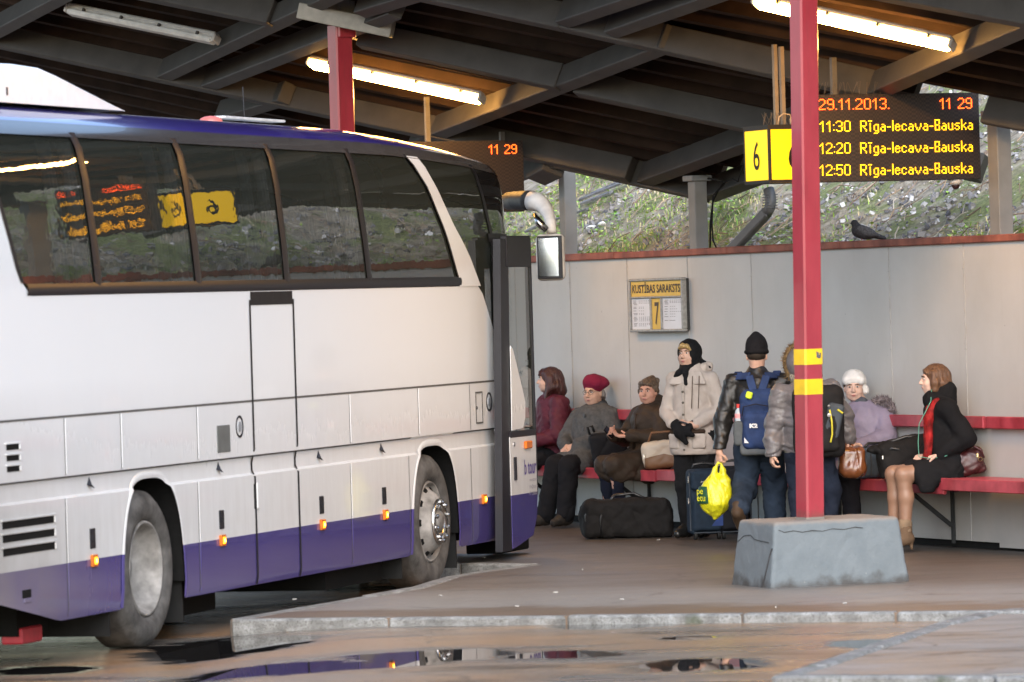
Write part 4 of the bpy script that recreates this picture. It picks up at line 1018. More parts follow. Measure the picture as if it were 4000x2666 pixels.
# rear wall
for (za, zb_) in ((.5, 1.0), (1.0, 2.26), (2.26, 3.25), (3.25, 3.48)):
    body.grid(lambda u, v: np.array([QREAR, (binw(za + (zb_ - za) * v)) + u * (2.5 - 2 * binw(za + (zb_ - za) * v)), za + (zb_ - za) * v]), 2, 6)
body.build('body', m_paint, bus, smooth=False)
bo_ = [o for o in bus.children if o.name.startswith('body')][0]
try: bo_.data.shade_auto_smooth = True
except Exception: pass
bo_.data.polygons.foreach_set('use_smooth', [True] * len(bo_.data.polygons))
md = bo_.modifiers.new('weld', 'WELD'); md.merge_threshold = .0006
bo_.data.set_sharp_from_angle(angle=math.radians(18)) if hasattr(bo_.data, 'set_sharp_from_angle') else None

# left side windows and windscreen: one dark glazed band
mb = MB(); patch(mb, QREAR + .3, QF, 2.26, 3.255, 60, 6, 0, True); patch(mb, 8.3, QF, 1.12, 3.255, 12, 10, 0, False)
mb.build('windscreen', m_dglass, bus, smooth=True)
# right-side panes
wp = [(-2.9, -2.9), (-1.10, -.92), (.71, .90), (2.53, 2.68), (4.28, 4.51), None]
def pane(le, re, z0=2.33, z1=3.255, nu=8, nv=6, off=-.004):
    mb = MB(); mb.grid(lambda u, v: S(le(z0 + (z1 - z0) * v) + (re(z0 + (z1 - z0) * v) - le(z0 + (z1 - z0) * v)) * u, z0 + (z1 - z0) * v, off), nu, nv)
    return mb.build('window', m_glass, bus, smooth=True)
def lin(t, b_): return lambda z: b_ + (t - b_) * (z - 2.32) / (3.26 - 2.32)
edges = [dq_edge] + [lin(*w) for w in wp[1:5]] + [wl_]
for i in range(5): pane((lambda z, f=edges[i], i=i: f(z) + (.0 if i == 0 else .055)), (lambda z, f=edges[i + 1], i=i: f(z) - (.055 if i < 4 else .0)))
mb = MB()
for e in edges[1:5]:
    mb.grid(lambda u, v: S(e(2.30 + v * .965) - .058 + .116 * u, 2.30 + v * .965, .004 + .006 * math.sin(math.pi * u)), 4, 10)
mb.build('window_pillar', m_trim, bus, smooth=True)
mb = MB(); mb.grid(lambda u, v: S(-2.12 + (6.74 + 2.12) * u, 2.262 + .072 * v, .004 + .008 * math.sin(math.pi * v)), 80, 4); mb.build('window_rail', m_trim, bus, smooth=True)
mb = MB(); mb.grid(lambda u, v: S(dq_edge(2.34 + .91 * v) - .03 + .05 * u, 2.34 + .91 * v, .006), 2, 10)
mb.grid(lambda u, v: S(wl_(2.33 + .93 * v) - .02 + .035 * u, 2.33 + .93 * v, .009), 2, 12); mb.build('window_seal', m_rubber, bus, smooth=True)
mb = MB(); mb.grid(lambda u, v: S(QREAR + .3 + (QF - QREAR - .3) * u, 3.235 + .088 * v, .005), 90, 4); mb.build('cant_rail', m_cant, bus, smooth=True)
# front quarter glass
fl = MB(); zA, zB = 2.05, 3.24
def fq(z): return wr_(z) if z > 2.25 else float(np.interp(z, [1.5, 1.87, 2.0, 2.25], [7.62, 7.61, 7.5, 7.26]))
dp = lambda z: float(np.interp(z, [2.65, 2.72, 3.21, 3.26], [7.60, 7.58, 7.34, 7.32]))
fl.grid(lambda u, v: S(fq(2.66 + .58 * v) + (dp(2.66 + .58 * v) - fq(2.66 + .58 * v)) * u, 2.66 + .58 * v, -.002), 8, 8)
fl.grid(lambda u, v: S(fq(1.86 + .8 * v) + (7.575 - fq(1.86 + .8 * v)) * u, 1.86 + .8 * v, -.002), 6, 8)
fl.build('front_side_window', m_glass, bus, smooth=True)
fl = MB(); fl.grid(lambda u, v: S(dp(2.66 + .58 * v) + (8.6 - dp(2.66 + .58 * v)) * u, 2.66 + .58 * v, 0), 10, 8); fl.build('corner_window', m_dglass, bus, smooth=True)
mb = MB(); mb.grid(lambda u, v: S(dp(2.66 + .6 * v) - .035 + .07 * u, 2.66 + .6 * v, .006), 2, 8)
mb.grid(lambda u, v: S(7.50 + (8.6 - 7.50) * u, 2.60 + .075 * v, .008), 14, 3)
mb.grid(lambda u, v: S(7.555 + .05 * u, .3 + 2.3 * v, .006), 1, 20)
mb.build('door_surround', m_trim, bus, smooth=True)
# panel joints drawn as shallow dark gaps
jm = MB()
def hline(q0, q1, z, w=.012, off=.0028): jm.grid(lambda u, v: S(q0 + (q1 - q0) * u, z - w / 2 + w * v, off), 60, 1)
def vline(q, z0, z1, w=.010, off=.0028, q1=None): jm.grid(lambda u, v: S((q + ((q1 if q1 is not None else q) - q) * v) - w / 2 + w * u, z0 + (z1 - z0) * v, off), 1, 16)
hline(QREAR, 7.58, 1.52, .014); hline(QREAR, 5.4, 1.148, .012, .0015); hline(6.45, 7.58, 1.148, .012, .0015)
for q in (-1.58, -.62): vline(q, 1.16, 1.51)
for q in (.78, 3.95, 5.57, 6.88): vline(q, 1.16, 1.515)
for q in (-1.60, .76, 3.93, 5.30): vline(q, .3, 1.02)
vline(6.86, .3, 1.02)
jm.build('panel_joint', M('joint_grey', (.10, .095, .09), .8), bus)
mb = MB()
for q in (1.885, 2.785): mb.grid(lambda u, v: S(q - .016 + .032 * u, .285 + (2.2 - .285) * v, .0045), 2, 40)
mb.grid(lambda u, v: S(1.90 + .87 * u, 2.165 + .09 * v, .004), 4, 2)
mb.build('door_gasket', m_rubber, bus)
# light pressed edges at the joints
hm = MB()
for q in (-1.565, -.605, .795, 3.965, 5.585): hm.grid(lambda u, v: S(q + .014 * u, 1.17 + .34 * v, .004 * math.sin(math.pi * u)), 4, 4)
for q in (-1.585, .775, 3.945): hm.grid(lambda u, v: S(q + .014 * u, .31 + .71 * v, .004 * math.sin(math.pi * u)), 4, 4)
hm.build('panel_edge', m_paint, bus, smooth=True)
# small fittings on the flank
def flat(name, q0, q1, z0, z1, mat, off=.006, parent=None, bev=.004, dep=.012):
    mb = MB(); c = S((q0 + q1) / 2, (z0 + z1) / 2, off - dep / 2); mb.box(c, (q1 - q0, dep, z1 - z0), None, bev); return mb.build(name, mat, parent or bus)
m_lens = EMIT('amber_lens', (1.0, .26, .01), 2.2); m_lensb = M('amber_base', (.5, .13, .01), .3); m_corel = EMIT('amber_core', (1.0, .55, .05), 7.0)
for q in (-1.16, 1.19, 3.26, 4.69, 7.16):
    base = flat('marker_lamp', q - .045, q + .045, .578, .652, m_lensb, .02, dep=.022)
    flat('bulb_glow', q - .024, q + .024, .592, .638, m_lens, .0235, base, .004); flat('bulb_core', q - .008, q + .016, .602, .628, m_corel, .0255, base, .003)
for q in (-1.16, 1.20, 3.27, 4.69):
    h_ = flat('latch', q - .045, q + .045, .69, .815, m_trim, .006); flat('latch_key', q - .012, q + .012, .735, .77, m_rubber, .010, h_)
    mb = MB(); cq = q + .02; mb.add([S(cq - .03, 1.085, .002), S(cq + .035, 1.085, .002), S(cq + .03, 1.06, .03), S(cq + .01, 1.135, .002), S(cq - .01, 1.085, .028)], [(0, 1, 2), (0, 3, 4), (4, 3, 1), (0, 4, 2), (4, 1, 2)]); mb.build('lock_tab', m_trim, bus)
flat('fuel_flap', 1.16, 1.41, 1.195, 1.375, M('flap_grey', (.12, .125, .12), .5), .006)
for (q, z, r) in ((1.61, 1.355, .075), (7.39, 1.36, .075)):
    mb = MB(); mb.lathe([(r, -.003), (r, .004), (r * .8, .003), (r * .76, -.002), (0, -.002)], S(q, z), (0, -1, 0), 24); mb.build('port_hole', m_trim, bus)
    mb = MB(); mb.lathe([(r * .45, 0), (r * .45, .006), (0, .007)], S(q, z) , (0, -1, 0), 18); mb.build('port_cap', M('port_cap_grey', (.25, .26, .28), .3), bus)
# lockable flap near the door
mb = MB()
for (a, b_, c_, d_) in ((7.03, 7.21, 1.435, 1.447), (7.03, 7.21, 1.2, 1.212), (7.03, 7.042, 1.212, 1.435), (7.198, 7.21, 1.212, 1.435)): mb.box(S((a + b_) / 2, (c_ + d_) / 2, .002), (b_ - a, .006, d_ - c_))
mb.build('hatch_outline', M('joint_grey', (.1, .1, .1)), bus); flat('hatch_lock', 7.05, 7.075, 1.31, 1.335, m_trim, .006)
# vents
def vent(q0, q1, zs, h, open_end):
    for z in zs:
        mb = MB(); mb.box(S((q0 + q1) / 2, z, -.008), (q1 - q0, .022, h)); v_ = mb.build('vent_slot', m_grille, bus)
        mb = MB(); mb.box(S((q0 + q1) / 2, z + h * .62, .006), (q1 - q0 + .05, .012, h * .28), None, .003); mb.box(S(q1 + .015, z, .005), (.022, .012, h * 1.1), None, .004); mb.build('vent_lip', m_paint, v_)
vent(-2.62, -1.80, (.905, .825, .745), .045, 1); vent(-2.52, -2.33, (1.365, 1.30, 1.235), .035, 1)
flat('door_pull', 1.86, 1.90, .79, .96, m_grille, .004); flat('pull_rim', 1.905, 1.945, .79, .965, m_paint, .012)
flat('tow_eye', -2.34, -2.20, .455, .505, m_grille, .004); flat('tow_eye_rim', -2.32, -2.2, .425, .453, m_paint, .006)
# wheel arches: lining, lip and wheels
m_tyre = M('dusty_tyre', (.085, .08, .075), .85, var=.45, scale=9, bmp=.5, bscale=40, bdist=.01); m_rim = M('dusty_rim', (.19, .18, .165), .65, .0, var=.4, scale=7, two=(.26, .245, .23)); m_chrome = M('chrome', (.48, .47, .46), .26, 1.0, var=.25, scale=30); m_hub = M('hub_grey', (.20, .19, .18), .5, .3, var=.3)
for (c, hw, top), nm in ((AF, 'f'), (AR, 'r')):
    mb = MB(); f = arch(c, hw, top); qs = [c - hw + .002] + [c + hw * math.sin(t) for t in np.linspace(-1.5, 1.5, 40)] + [c + hw - .002]
    mb.grid(lambda u, v: np.array([qs[int(round(u * (len(qs) - 1)))], .01 + .5 * v, f(qs[int(round(u * (len(qs) - 1)))])]), len(qs) - 1, 2)
    mb.add([(c - hw, .51, .28), (c + hw, .51, .28), (c + hw, .51, top + .02), (c - hw, .51, top + .02)], [(0, 1, 2, 3)])
    mb.build('arch_lining', m_grille, bus)
    mb = MB(); ins = .035
    def lip(u, v):
        t = math.pi * (1 - u); i = u * 40
        tt_ = np.linspace(-1, 1, 41)[int(round(i))]; tt_ = math.sin(tt_ * math.pi / 2)
        q = c + hw * tt_; z = f(q) if abs(tt_) < .999 else .29
        dirq = -tt_ ** 3; dirz = -(1 - abs(tt_) ** 4)
        off_ = [.004, .014, .006][int(round(v * 2))]; w = [-.022, .0, .028][int(round(v * 2))]
        return S(q + dirq * w, z + dirz * w, off_)
    mb.grid(lip, 40, 2); mb.build('arch_lip', m_paint, bus, smooth=True)
def wheel(q, y, front, label=None):
    sgn = 1 if y < 1.2 else -1; ax_ = (0, -sgn, 0); c = np.array([q, y, .505])
    root = bpy.data.objects.new('wheel', None); link(root, bus)
    def lb(prof, name, mat, n=48, par=root):
        mb = MB(); mb.lathe(prof, c, ax_, n); return mb.build(name, mat, par, smooth=True)
    lb([(.30, -.03), (.318, .006), (.345, .022), (.40, .030), (.445, .020), (.470, .004), (.474, -.004), (.496, -.02), (.503, -.05), (.505, -.15), (.503, -.24), (.47, -.28), (.32, -.27)], 'tyre', m_tyre)
    if front:
        lb([(.308, -.012), (.30, .006), (.288, .004), (.282, -.03), (.275, -.035), (.245, -.01), (.205, .045), (.172, .062), (.165, .064)], 'rim', m_rim)
        lb([(.168, .058), (.172, .078), (.162, .086), (.128, .084), (.112, .066), (.108, .05)], 'trim_ring', m_chrome)
        lb([(.110, .055), (.085, .052), (.078, .08), (.07, .088), (.0, .09)], 'hub', m_hub)
        mb = MB(); mn = MB()
        for k in range(10):
            a = 2 * math.pi * k / 10; o_ = c + np.array([math.cos(a) * .242, 0, math.sin(a) * .242]); t_ = np.array([math.cos(a), 0, math.sin(a)]); nn = np.array([t_[0] * .55, -sgn * .83, t_[2] * .55])
            mb.lathe([(.0, 0), (.027, 0), (.027, -.01)], o_ + nn * .0 + np.array([0, -sgn * .0, 0]) + np.array([0, -sgn * (-.008 + .0), 0]) + nn * .006, nn, 14)
            a += .31; o2 = c + np.array([math.cos(a) * .142, -sgn * .085, math.sin(a) * .142]); mn.lathe([(.018, 0), (.018, .02), (.012, .026), (0, .026)], o2, ax_, 8)
        mb.build('hand_hole', m_grille, root); mn.build('wheel_nut', m_chrome, root)
    else:
        lb([(.308, -.012), (.302, .008), (.288, .006), (.280, -.02), (.268, -.045), (.235, -.10), (.19, -.14), (.15, -.155), (.11, -.15), (.10, -.13), (.0, -.128)], 'rim', m_rim)
    return root
wheel(5.93, .045, True); wheel(-.09, .06, False); wheel(5.93, 2.455, True); wheel(-.09, 2.44, False)
# underside, bulkheads, interior
mb = MB(); mb.box((2.92, 1.25, .40), (4.6, 2.3, .16)); mb.box((-2.0, 1.25, .58), (2.5, 2.2, .1)); mb.box((7.6, 1.25, .36), (2.0, 2.0, .12)); mb.box((1.2, 1.25, .26), (1.6, 1.8, .3)); mb.box((4.4, .9, .25), (1.3, 1.5, .25))
mb.box((-.09, 1.25, .50), (.2, 2.1, .2)); mb.box((5.93, 1.25, .5), (.2, 2.1, .2)); mb.box((-1.45, .75, .36), (.5, .9, .35)); mb.box((2.4, 1.25, .8), (9.5, 1.3, .7)); mb.box((2.9, 1.25, 1.30), (11.2, 2.42, .05))
mb.build('underbody', m_grille, bus)
m_flap = M('mud_flap', (.015, .015, .015), .7)
for q in (5.22, 6.58, -.78, .55): mb = MB(); mb.box((q, .30, .33), (.02, .5, .42)); mb.build('mud_flap', m_flap, bus)
m_seat = M('coach_seat_cloth', (.05, .055, .085), .9, var=.3); m_curt = M('coach_curtain', (.42, .43, .46), .85, var=.15, scale=20)
for k in range(11):
    x = -2.6 + k * .86
    mb = MB(); mb.box((x, .55, 1.95), (.14, .85, .75), [[.97, 0, .22], [0, 1, 0], [-.22, 0, .97]], .05); mb.box((x + .28, .55, 1.62), (.45, .85, .14), None, .05); mb.build('seat', m_seat, bus)
for e in edges[1:5]:
    mb = MB()
    for sg in (-1, 1):
        c0 = e(2.8) + sg * .17
        mb.grid(lambda u, v: np.array([c0 - .1 + .2 * u + (e(2.32 + .9 * v) - e(2.8)), .16 + .02 * math.sin(u * 22) + binw(2.3 + .9 * v), 2.30 + .92 * v]), 24, 6)
    mb.build('curtain', m_curt, bus, smooth=True)
# step well seen through the open door
m_step = M('yellow_step_edge', (.62, .30, .02), .5); m_dark = M('cab_dark', (.02, .02, .023), .6)
mb = MB(); mb.box((8.2, .95, .30), (1.1, 1.5, .05)); mb.box((7.72, 1.0, 1.0), (.04, 1.5, 1.3)); mb.box((8.2, 1.3, .62), (1.1, 1.2, .05)); mb.box((7.6, 1.2, 1.2), (.03, 2.2, 1.8)); mb.build('step_well', m_dark, bus)
for (z, y) in ((.335, .19), (.655, .6), (1.10, .35)): mb = MB(); mb.box((8.05, y, z), (.9, .05, .03), None, .005); mb.build('step_edge', m_step, bus)
mb = MB(); mb.box(bpx(1945, 2148, .25) * np.array([1, 1, 0]) + np.array([0, 0, .20]), (.75, .3, .10), None, .01); mb.build('step_bracket', m_grille, bus)
# door panel standing open
DY = -.13
def dbox(mb, s0, s1, z0, z1, y0=DY, y1=DY + .045, bev=.006): return mb.box(((s0 + s1) / 2, (y0 + y1) / 2, (z0 + z1) / 2), (s1 - s0, abs(y1 - y0), z1 - z0), None, bev)
door = bpy.data.objects.new('door', None); link(door, bus)
mb = MB(); prof = [(7.49, .21), (7.49, 1.08), (8.215, 1.10), (8.215, .62), (8.17, .42), (8.06, .29), (7.7, .235)]
mb.prism([(a, DY, z) for a, z in prof], (0, .045, 0)); mb.build('lower_panel', m_paint, door)
mb = MB(); mb.add([(a, DY + .01, z) for a, z in ((7.50, 1.10), (8.213, 1.12), (8.213, 2.42), (7.56, 2.42))], [(0, 1, 2, 3)]); mb.build('door_glass', m_glass, door)
mb = MB(); mb.prism([(7.23, DY + .005, .2), (7.495, DY + .005, .2), (7.62, DY + .005, 2.62), (7.41, DY + .005, 2.62)], (0, .06, 0)); dbox(mb, 8.2, 8.222, .6, 2.63, DY - .004, DY + .05); dbox(mb, 7.5, 8.21, 1.07, 1.12, DY - .004, DY + .05); dbox(mb, 7.55, 8.2, 2.4, 2.645, DY - .004, DY + .05);
mb.build('door_frame', m_trim, door)
mb = MB(); mb.prism([(7.535, DY - .008, 1.13), (7.84, DY - .008, 1.14), (7.905, DY - .008, 1.22), (7.92, DY - .008, 1.34), (7.84, DY - .008, 1.46), (7.74, DY - .008, 1.60), (7.62, DY - .008, 1.76), (7.56, DY - .008, 1.79)], (0, .006, 0)); mb.build('sail_panel', m_paint, door)
mb = MB(); mb.box((7.95, DY - .012, 1.005), (.17, .025, .062), None, .008); mb.build('indicator_lamp', M('indicator_orange', (.62, .15, .01), .25), door)
mb = MB(); mb.box((7.60, DY - .006, .83), (.05, .012, .18), None, .006); mb.build('door_handle', m_trim, door)
mb = MB(); mb.lathe([(.018, 0), (.018, .006), (0, .007)], (7.6, DY, 1.02), (0, -1, 0), 12); mb.build('door_lock', m_chrome, door)
m_pl = M('purple_lettering', (.09, .05, .26), .4); m_gl = M('grey_lettering', (.30, .29, .33), .5)
text_obj('door_lettering', 'b tour', .165, m_pl, door, (7.85, DY - .004, .775), (1, 0, 0), (0, 0, 1), weight=.002, fit=.325)
for i, s_ in enumerate(('www.btour.lv', 'info@btour.lv', '+371 22086677')): text_obj('door_lettering', s_, .042, m_gl, door, (8.205, DY - .004, .715 - i * .055), (1, 0, 0), (0, 0, 1), .95, 'RIGHT')
# notice inside the doorway
pn_ = bpx(1938, 1235, .5); mb = MB(); mb.box(pn_ + np.array([.0, .01, 0]), (.26, .008, .22)); st_ = mb.build('notice', M('notice_white', (.7, .7, .7), .5), bus)
mb = MB(); mb.lathe([(.083, 0), (.083, .003), (.068, .003), (.068, 0)], pn_, (0, -1, 0), 24); mb.bar(pn_ + np.array([-.055, -.002, .055]), pn_ + np.array([.055, -.002, -.055]), .004, .014, up=np.array([0, 1.0, .01])); mb.build('red_ring', M('notice_red', (.6, .03, .03), .5), st_)
mb = MB(); mb.box(pn_ + np.array([0, -.001, -.01]), (.035, .004, .085), [[.9, 0, .43], [0, 1, 0], [-.43, 0, .9]], .004); mb.build('phone_symbol', m_trim, st_)
# mirror on its curved arm
arm = bpy.data.objects.new('mirror', None); link(arm, bus)
def mpt(px, py, y=-.25): return bpx(px, py, y)
mbp = lambda x, y: (1900 + x / 2.4114, 500 + y / 2.4114)
def armchain(pts, y):
    return [mpt(*mbp(a, b_), yy) for (a, b_), yy in zip(pts, y)]
mb = MB(); mb.tube(armchain([(215, 690), (300, 685), (400, 685), (428, 688)], [.6, .45, .3, .25]), [.075, .08, .083, .082], 20); mb.build('arm_socket', M('ribbed_black', (.03, .03, .032), .5, bmp=.5, bscale=20), arm, smooth=True)
mb = MB(); mb.tube(armchain([(424, 690), (490, 700), (545, 745), (585, 820), (608, 900), (615, 985)], [.25, .18, .12, .06, .02, .0]), [.082, .076, .064, .050, .043, .038], 20); mb.build('arm', M('mirror_shell_white', (.62, .59, .55), .45), arm, smooth=True)
mc_ = mpt(*mbp(598, 1220), 0); mhalf = abs(mpt(*mbp(598, 1000), 0)[2] - mpt(*mbp(598, 1440), 0)[2]) / 2
MX = unit3([.12, -.985, 0]); MN = unit3([-.985, -.175, .0]); MU = np.cross(MX, MN) * -1; MU = MU if MU[2] > 0 else -MU; MWd = .205
ang_ = math.radians(-1.5)
sh = SDF(mc_ - .45, mc_ + .45, .009); sh.box(mc_ - MN * .055, (MWd / 2 + .012, .06, mhalf), [MX, MN, MU], .045, 0); sh.mesh('shell', M('mirror_shell_white', (.6, .57, .54)), arm)
mb = MB(); mb.box(mc_ + MN * .006, (MWd, .012, mhalf * 2 - .03), [MX, MN, MU], .004); mb.build('mirror_rim', m_trim, arm)
MN2 = unit3([-.985, -.185, 0]); RC = 1.0; hw_m = (MWd - .045) / 2; hh_m = mhalf - .035
mb = MB(); mb.grid(lambda u, v: mc_ - MX * .01 + MX * hw_m * (2 * u - 1) + MU * hh_m * (2 * v - 1) + MN * (.030 - ((hw_m * (2 * u - 1)) ** 2 + (hh_m * (2 * v - 1)) ** 2) / (2 * RC) * .8), 10, 16); mb.build('mirror_glass', M('mirror_silver', (.60, .66, .68), .22, 1.0, var=.02, bmp=.1, bscale=5), arm, smooth=True)
mb = MB(); mb.tube(armchain([(455, 820), (500, 900), (560, 960)], [.12, .06, .02]), [.02, .035, .03], 12); mb.build('arm_bracket', m_chrome, arm, smooth=True)
# roof: air conditioner pod, hatch, rail
def rpt(px, py, y): return bpx(px, py, y)
prof = [(-3.1, 3.46), (-3.1, 3.66), (-1.2, 3.71), (-.75, 3.70), (-.45, 3.66), (.72, 3.475), (.72, 3.46)]
sh = MB(); yA, yB = .40, 2.10
for ins_, nxt in (((.0, .0), (.05, .03)),): pass
rings = []
for (y_, dz) in ((yA, -.02), (yA + .03, -.006), (yA + .10, 0.0), (yB - .10, 0), (yB - .03, -.006), (yB, -.02)):
    rings.append([np.array([x - (.03 if (abs(y_ - yA) < .01 or abs(y_ - yB) < .01) else 0), y_, z + (dz if 0 < i < 6 else 0)]) for i, (x, z) in enumerate(prof)])
n = len(prof); v = [p for r in rings for p in r]
f = [(i * n + j, i * n + j + 1, (i + 1) * n + j + 1, (i + 1) * n + j) for i in range(len(rings) - 1) for j in range(n - 1)] + [tuple(range(n)), tuple(range((len(rings) - 1) * n, len(rings) * n))[::-1]]
sh.add(v, f); ac = sh.build('air_conditioner', M('pod_white', (.78, .79, .8), .35, var=.05), bus)
mb = MB()
for x in (-2.4, -1.9, -1.35): mb.box((x, yA - .002, 3.53), (.02, .006, .05))
mb.build('pod_clip', m_trim, ac)
h0 = rpt(822, 452, .8); mb = MB(); mb.lathe([(.085, -.03), (.085, .0), (.07, .02), (.04, .032), (0, .036)], np.array([h0[0], .8, 3.475]), UP, 24); mb.build('roof_beacon', M('beacon_red', (.5, .12, .1), .3), bus, smooth=True)
a0, a1 = rpt(865, 455, .7), rpt(1120, 470, .7); mb = MB(); mb.box(((a0[0] + a1[0]) / 2, .75, 3.50), (a1[0] - a0[0] - .1, .12, .018), None, .006); mb.build('roof_hatch', M('hatch_grey', (.5, .5, .5), .4), bus)
mb = MB(); p_ = rpt(955, 455, .9); mb.tube([(p_[0], .9, 3.48), (p_[0] - .02, .9, 3.75)], .004, 6); mb.build('aerial', m_trim, bus)
mb = MB(); mb.box((-1.5, .35, .185), (.34, .14, .10), None, .01); mb.build('red_underfloor_box', M('red_enamel', (.42, .03, .045), .45, var=.2), bus)

# ------------------------------------------------------------------ people
def A3(*p): return np.array(p, float)
class Fig: pass
def unit(v): v = np.asarray(v, float); return v / np.linalg.norm(v)
def rot_z(v, a): c, s = math.cos(a), math.sin(a); return np.array([c * v[0] - s * v[1], s * v[0] + c * v[1], v[2]])
def facing(phi): p = math.radians(phi); return np.array([-math.sin(p), -math.cos(p), 0.0])     # 0 = towards the camera, 90 = to the left of the photo
m_skin = {}
def skin(tone): 
    return M('skin_' + tone, {'pale': (.60, .40, .32), 'warm': (.56, .34, .25), 'ruddy': (.55, .30, .22)}[tone], .5, var=.07, scale=25, bmp=.05, bscale=120)
m_eyew = M('eye_white', (.6, .58, .55), .3, var=.02); m_iris = M('eye_iris', (.03, .025, .02), .2, var=.02); m_lipc = M('lip_pink', (.42, .16, .14), .45, var=.05)
def head_frame(phi, pitch=0.0, roll=0.0):
    f = facing(phi); r = np.array([-f[1], f[0], 0])       # r = the person's left
    f2 = f * math.cos(pitch) + UP * math.sin(pitch); u2 = -f * math.sin(pitch) + UP * math.cos(pitch)
    r2 = r * math.cos(roll) + u2 * math.sin(roll); u3 = -r * math.sin(roll) + u2 * math.cos(roll)
    return np.array([r2, f2, u3])
def head_prims(s, hc, R, k=1.0, full=1.0):
    P = lambda x, y, z: hc + k * (R[0] * x + R[1] * y + R[2] * z)
    q = lambda *r: tuple(k * v for v in r)
    s.ell(P(0, -.012, .028), q(.074, .094, .084), R, .02); s.ell(P(0, .02, -.035), q(.060 * full, .072, .072), R, .03); s.ell(P(0, .058, -.088), q(.026 * full, .022, .018), R, .02)
    for x in (-1, 1):
        s.ell(P(x * .036, .055, -.03), q(.026 * full, .024, .026), R, .02); s.ell(P(x * .034 * full, .035, -.07), q(.024, .03, .022), R, .02)
        s.ell(P(x * .031, .086, .012), q(.015, .010, .009), R, .008, 'sub'); s.ell(P(x * .076, -.006, -.008), q(.010, .019, .030), R, .006)
    s.ell(P(0, .074, .03), q(.048, .012, .012), R, .014)
    s.cone(P(0, .085, .016), P(0, .108, -.022), .0085 * k, .0125 * k, .010); 
    for x in (-1, 1): s.ell(P(x * .011, .097, -.026), q(.009, .009, .008), R, .006)
    s.ell(P(0, .086, -.054), q(.024, .010, .010), R, .010); s.ell(P(0, .080, -.068), q(.02, .009, .008), R, .008)
def face_bits(fig, brow=(.05, .035, .025), lips=True):
    hc, R, k = fig.hc, fig.R, fig.hk
    P = lambda x, y, z: hc + k * (R[0] * x + R[1] * y + R[2] * z)
    for x in (-1, 1):
        s = SDF(P(x * .031, .083, .011) - .03, P(x * .031, .083, .011) + .03, .0025); s.ell(P(x * .031, .080, .011), (.0135 * k, .009, .0065 * k), R, 0); eo = s.mesh('eye', m_eyew, fig.root)
        s = SDF(P(x * .031, .088, .011) - .02, P(x * .031, .088, .011) + .02, .002); s.ell(P(x * .031, .0865, .0112), (.0068 * k, .0045, .0066 * k), R, 0); s.mesh('iris', m_iris, eo)
        s = SDF(P(x * .033, .086, .03) - .04, P(x * .033, .086, .03) + .04, .0028); s.chain([P(x * .014, .0905, .0275), P(x * .032, .089, .0325), P(x * .050, .076, .0265)], [.0035, .0042, .0028], .004); s.mesh('eyebrow', M('brow_%d' % int(brow[0] * 1000), brow, .8), fig.root)
    s = SDF(P(0, .09, -.06) - .05, P(0, .09, -.06) + .05, .003); s.ell(P(0, .0935, -.0555), (.021 * k, .005, .0052 * k), R, .003); s.ell(P(0, .089, -.0645), (.017 * k, .005, .005 * k), R, .003); s.mesh('lips', m_lipc, fig.root)
def hand_prims(s, w, d, pn, curl=.5, k=1.0, side=None):
    """w wrist, d direction of the fingers, pn the way the palm faces; curl 0 flat .. 1.4 gripping"""
    d = unit(d); pn = unit(np.asarray(pn, float) - d * np.dot(pn, d)); sd_ = np.cross(d, pn) if side is None else side * np.cross(d, pn)
    s.cone(w - d * .03, w + d * .01, .026 * k, .024 * k, .012)
    s.box(w + d * .045 * k, (.044 * k, .039 * k, .0145 * k), [d, sd_, pn], .012, .012)
    for i, (o, L_) in enumerate(((-.031, .058), (-.0105, .072), (.0105, .076), (.031, .066))):
        a = curl * (.9 + .08 * i); b0 = w + d * .082 * k + sd_ * o * k
        d1 = d * math.cos(a) + pn * math.sin(a); d2 = d * math.cos(2 * a) + pn * math.sin(2 * a); d3 = d * math.cos(2.8 * a) + pn * math.sin(2.8 * a)
        p1 = b0 + d1 * L_ * .48 * k; p2 = p1 + d2 * L_ * .3 * k; p3 = p2 + d3 * L_ * .24 * k
        s.chain([b0, p1, p2, p3], [.0088 * k, .0084 * k, .008 * k, .007 * k], .004)
    t0 = w + d * .022 * k + sd_ * .030 * k; t1 = t0 + unit(sd_ * .8 + d * .55 + pn * .35) * .042 * k; t2 = t1 + unit(sd_ * .15 + d * .8 + pn * .55) * .034 * k
    s.chain([t0, t1, t2], [.013 * k, .0105 * k, .0085 * k], .008)
def bounds(pts, m): a = np.array(pts); return a.min(0) - m, a.max(0) + m
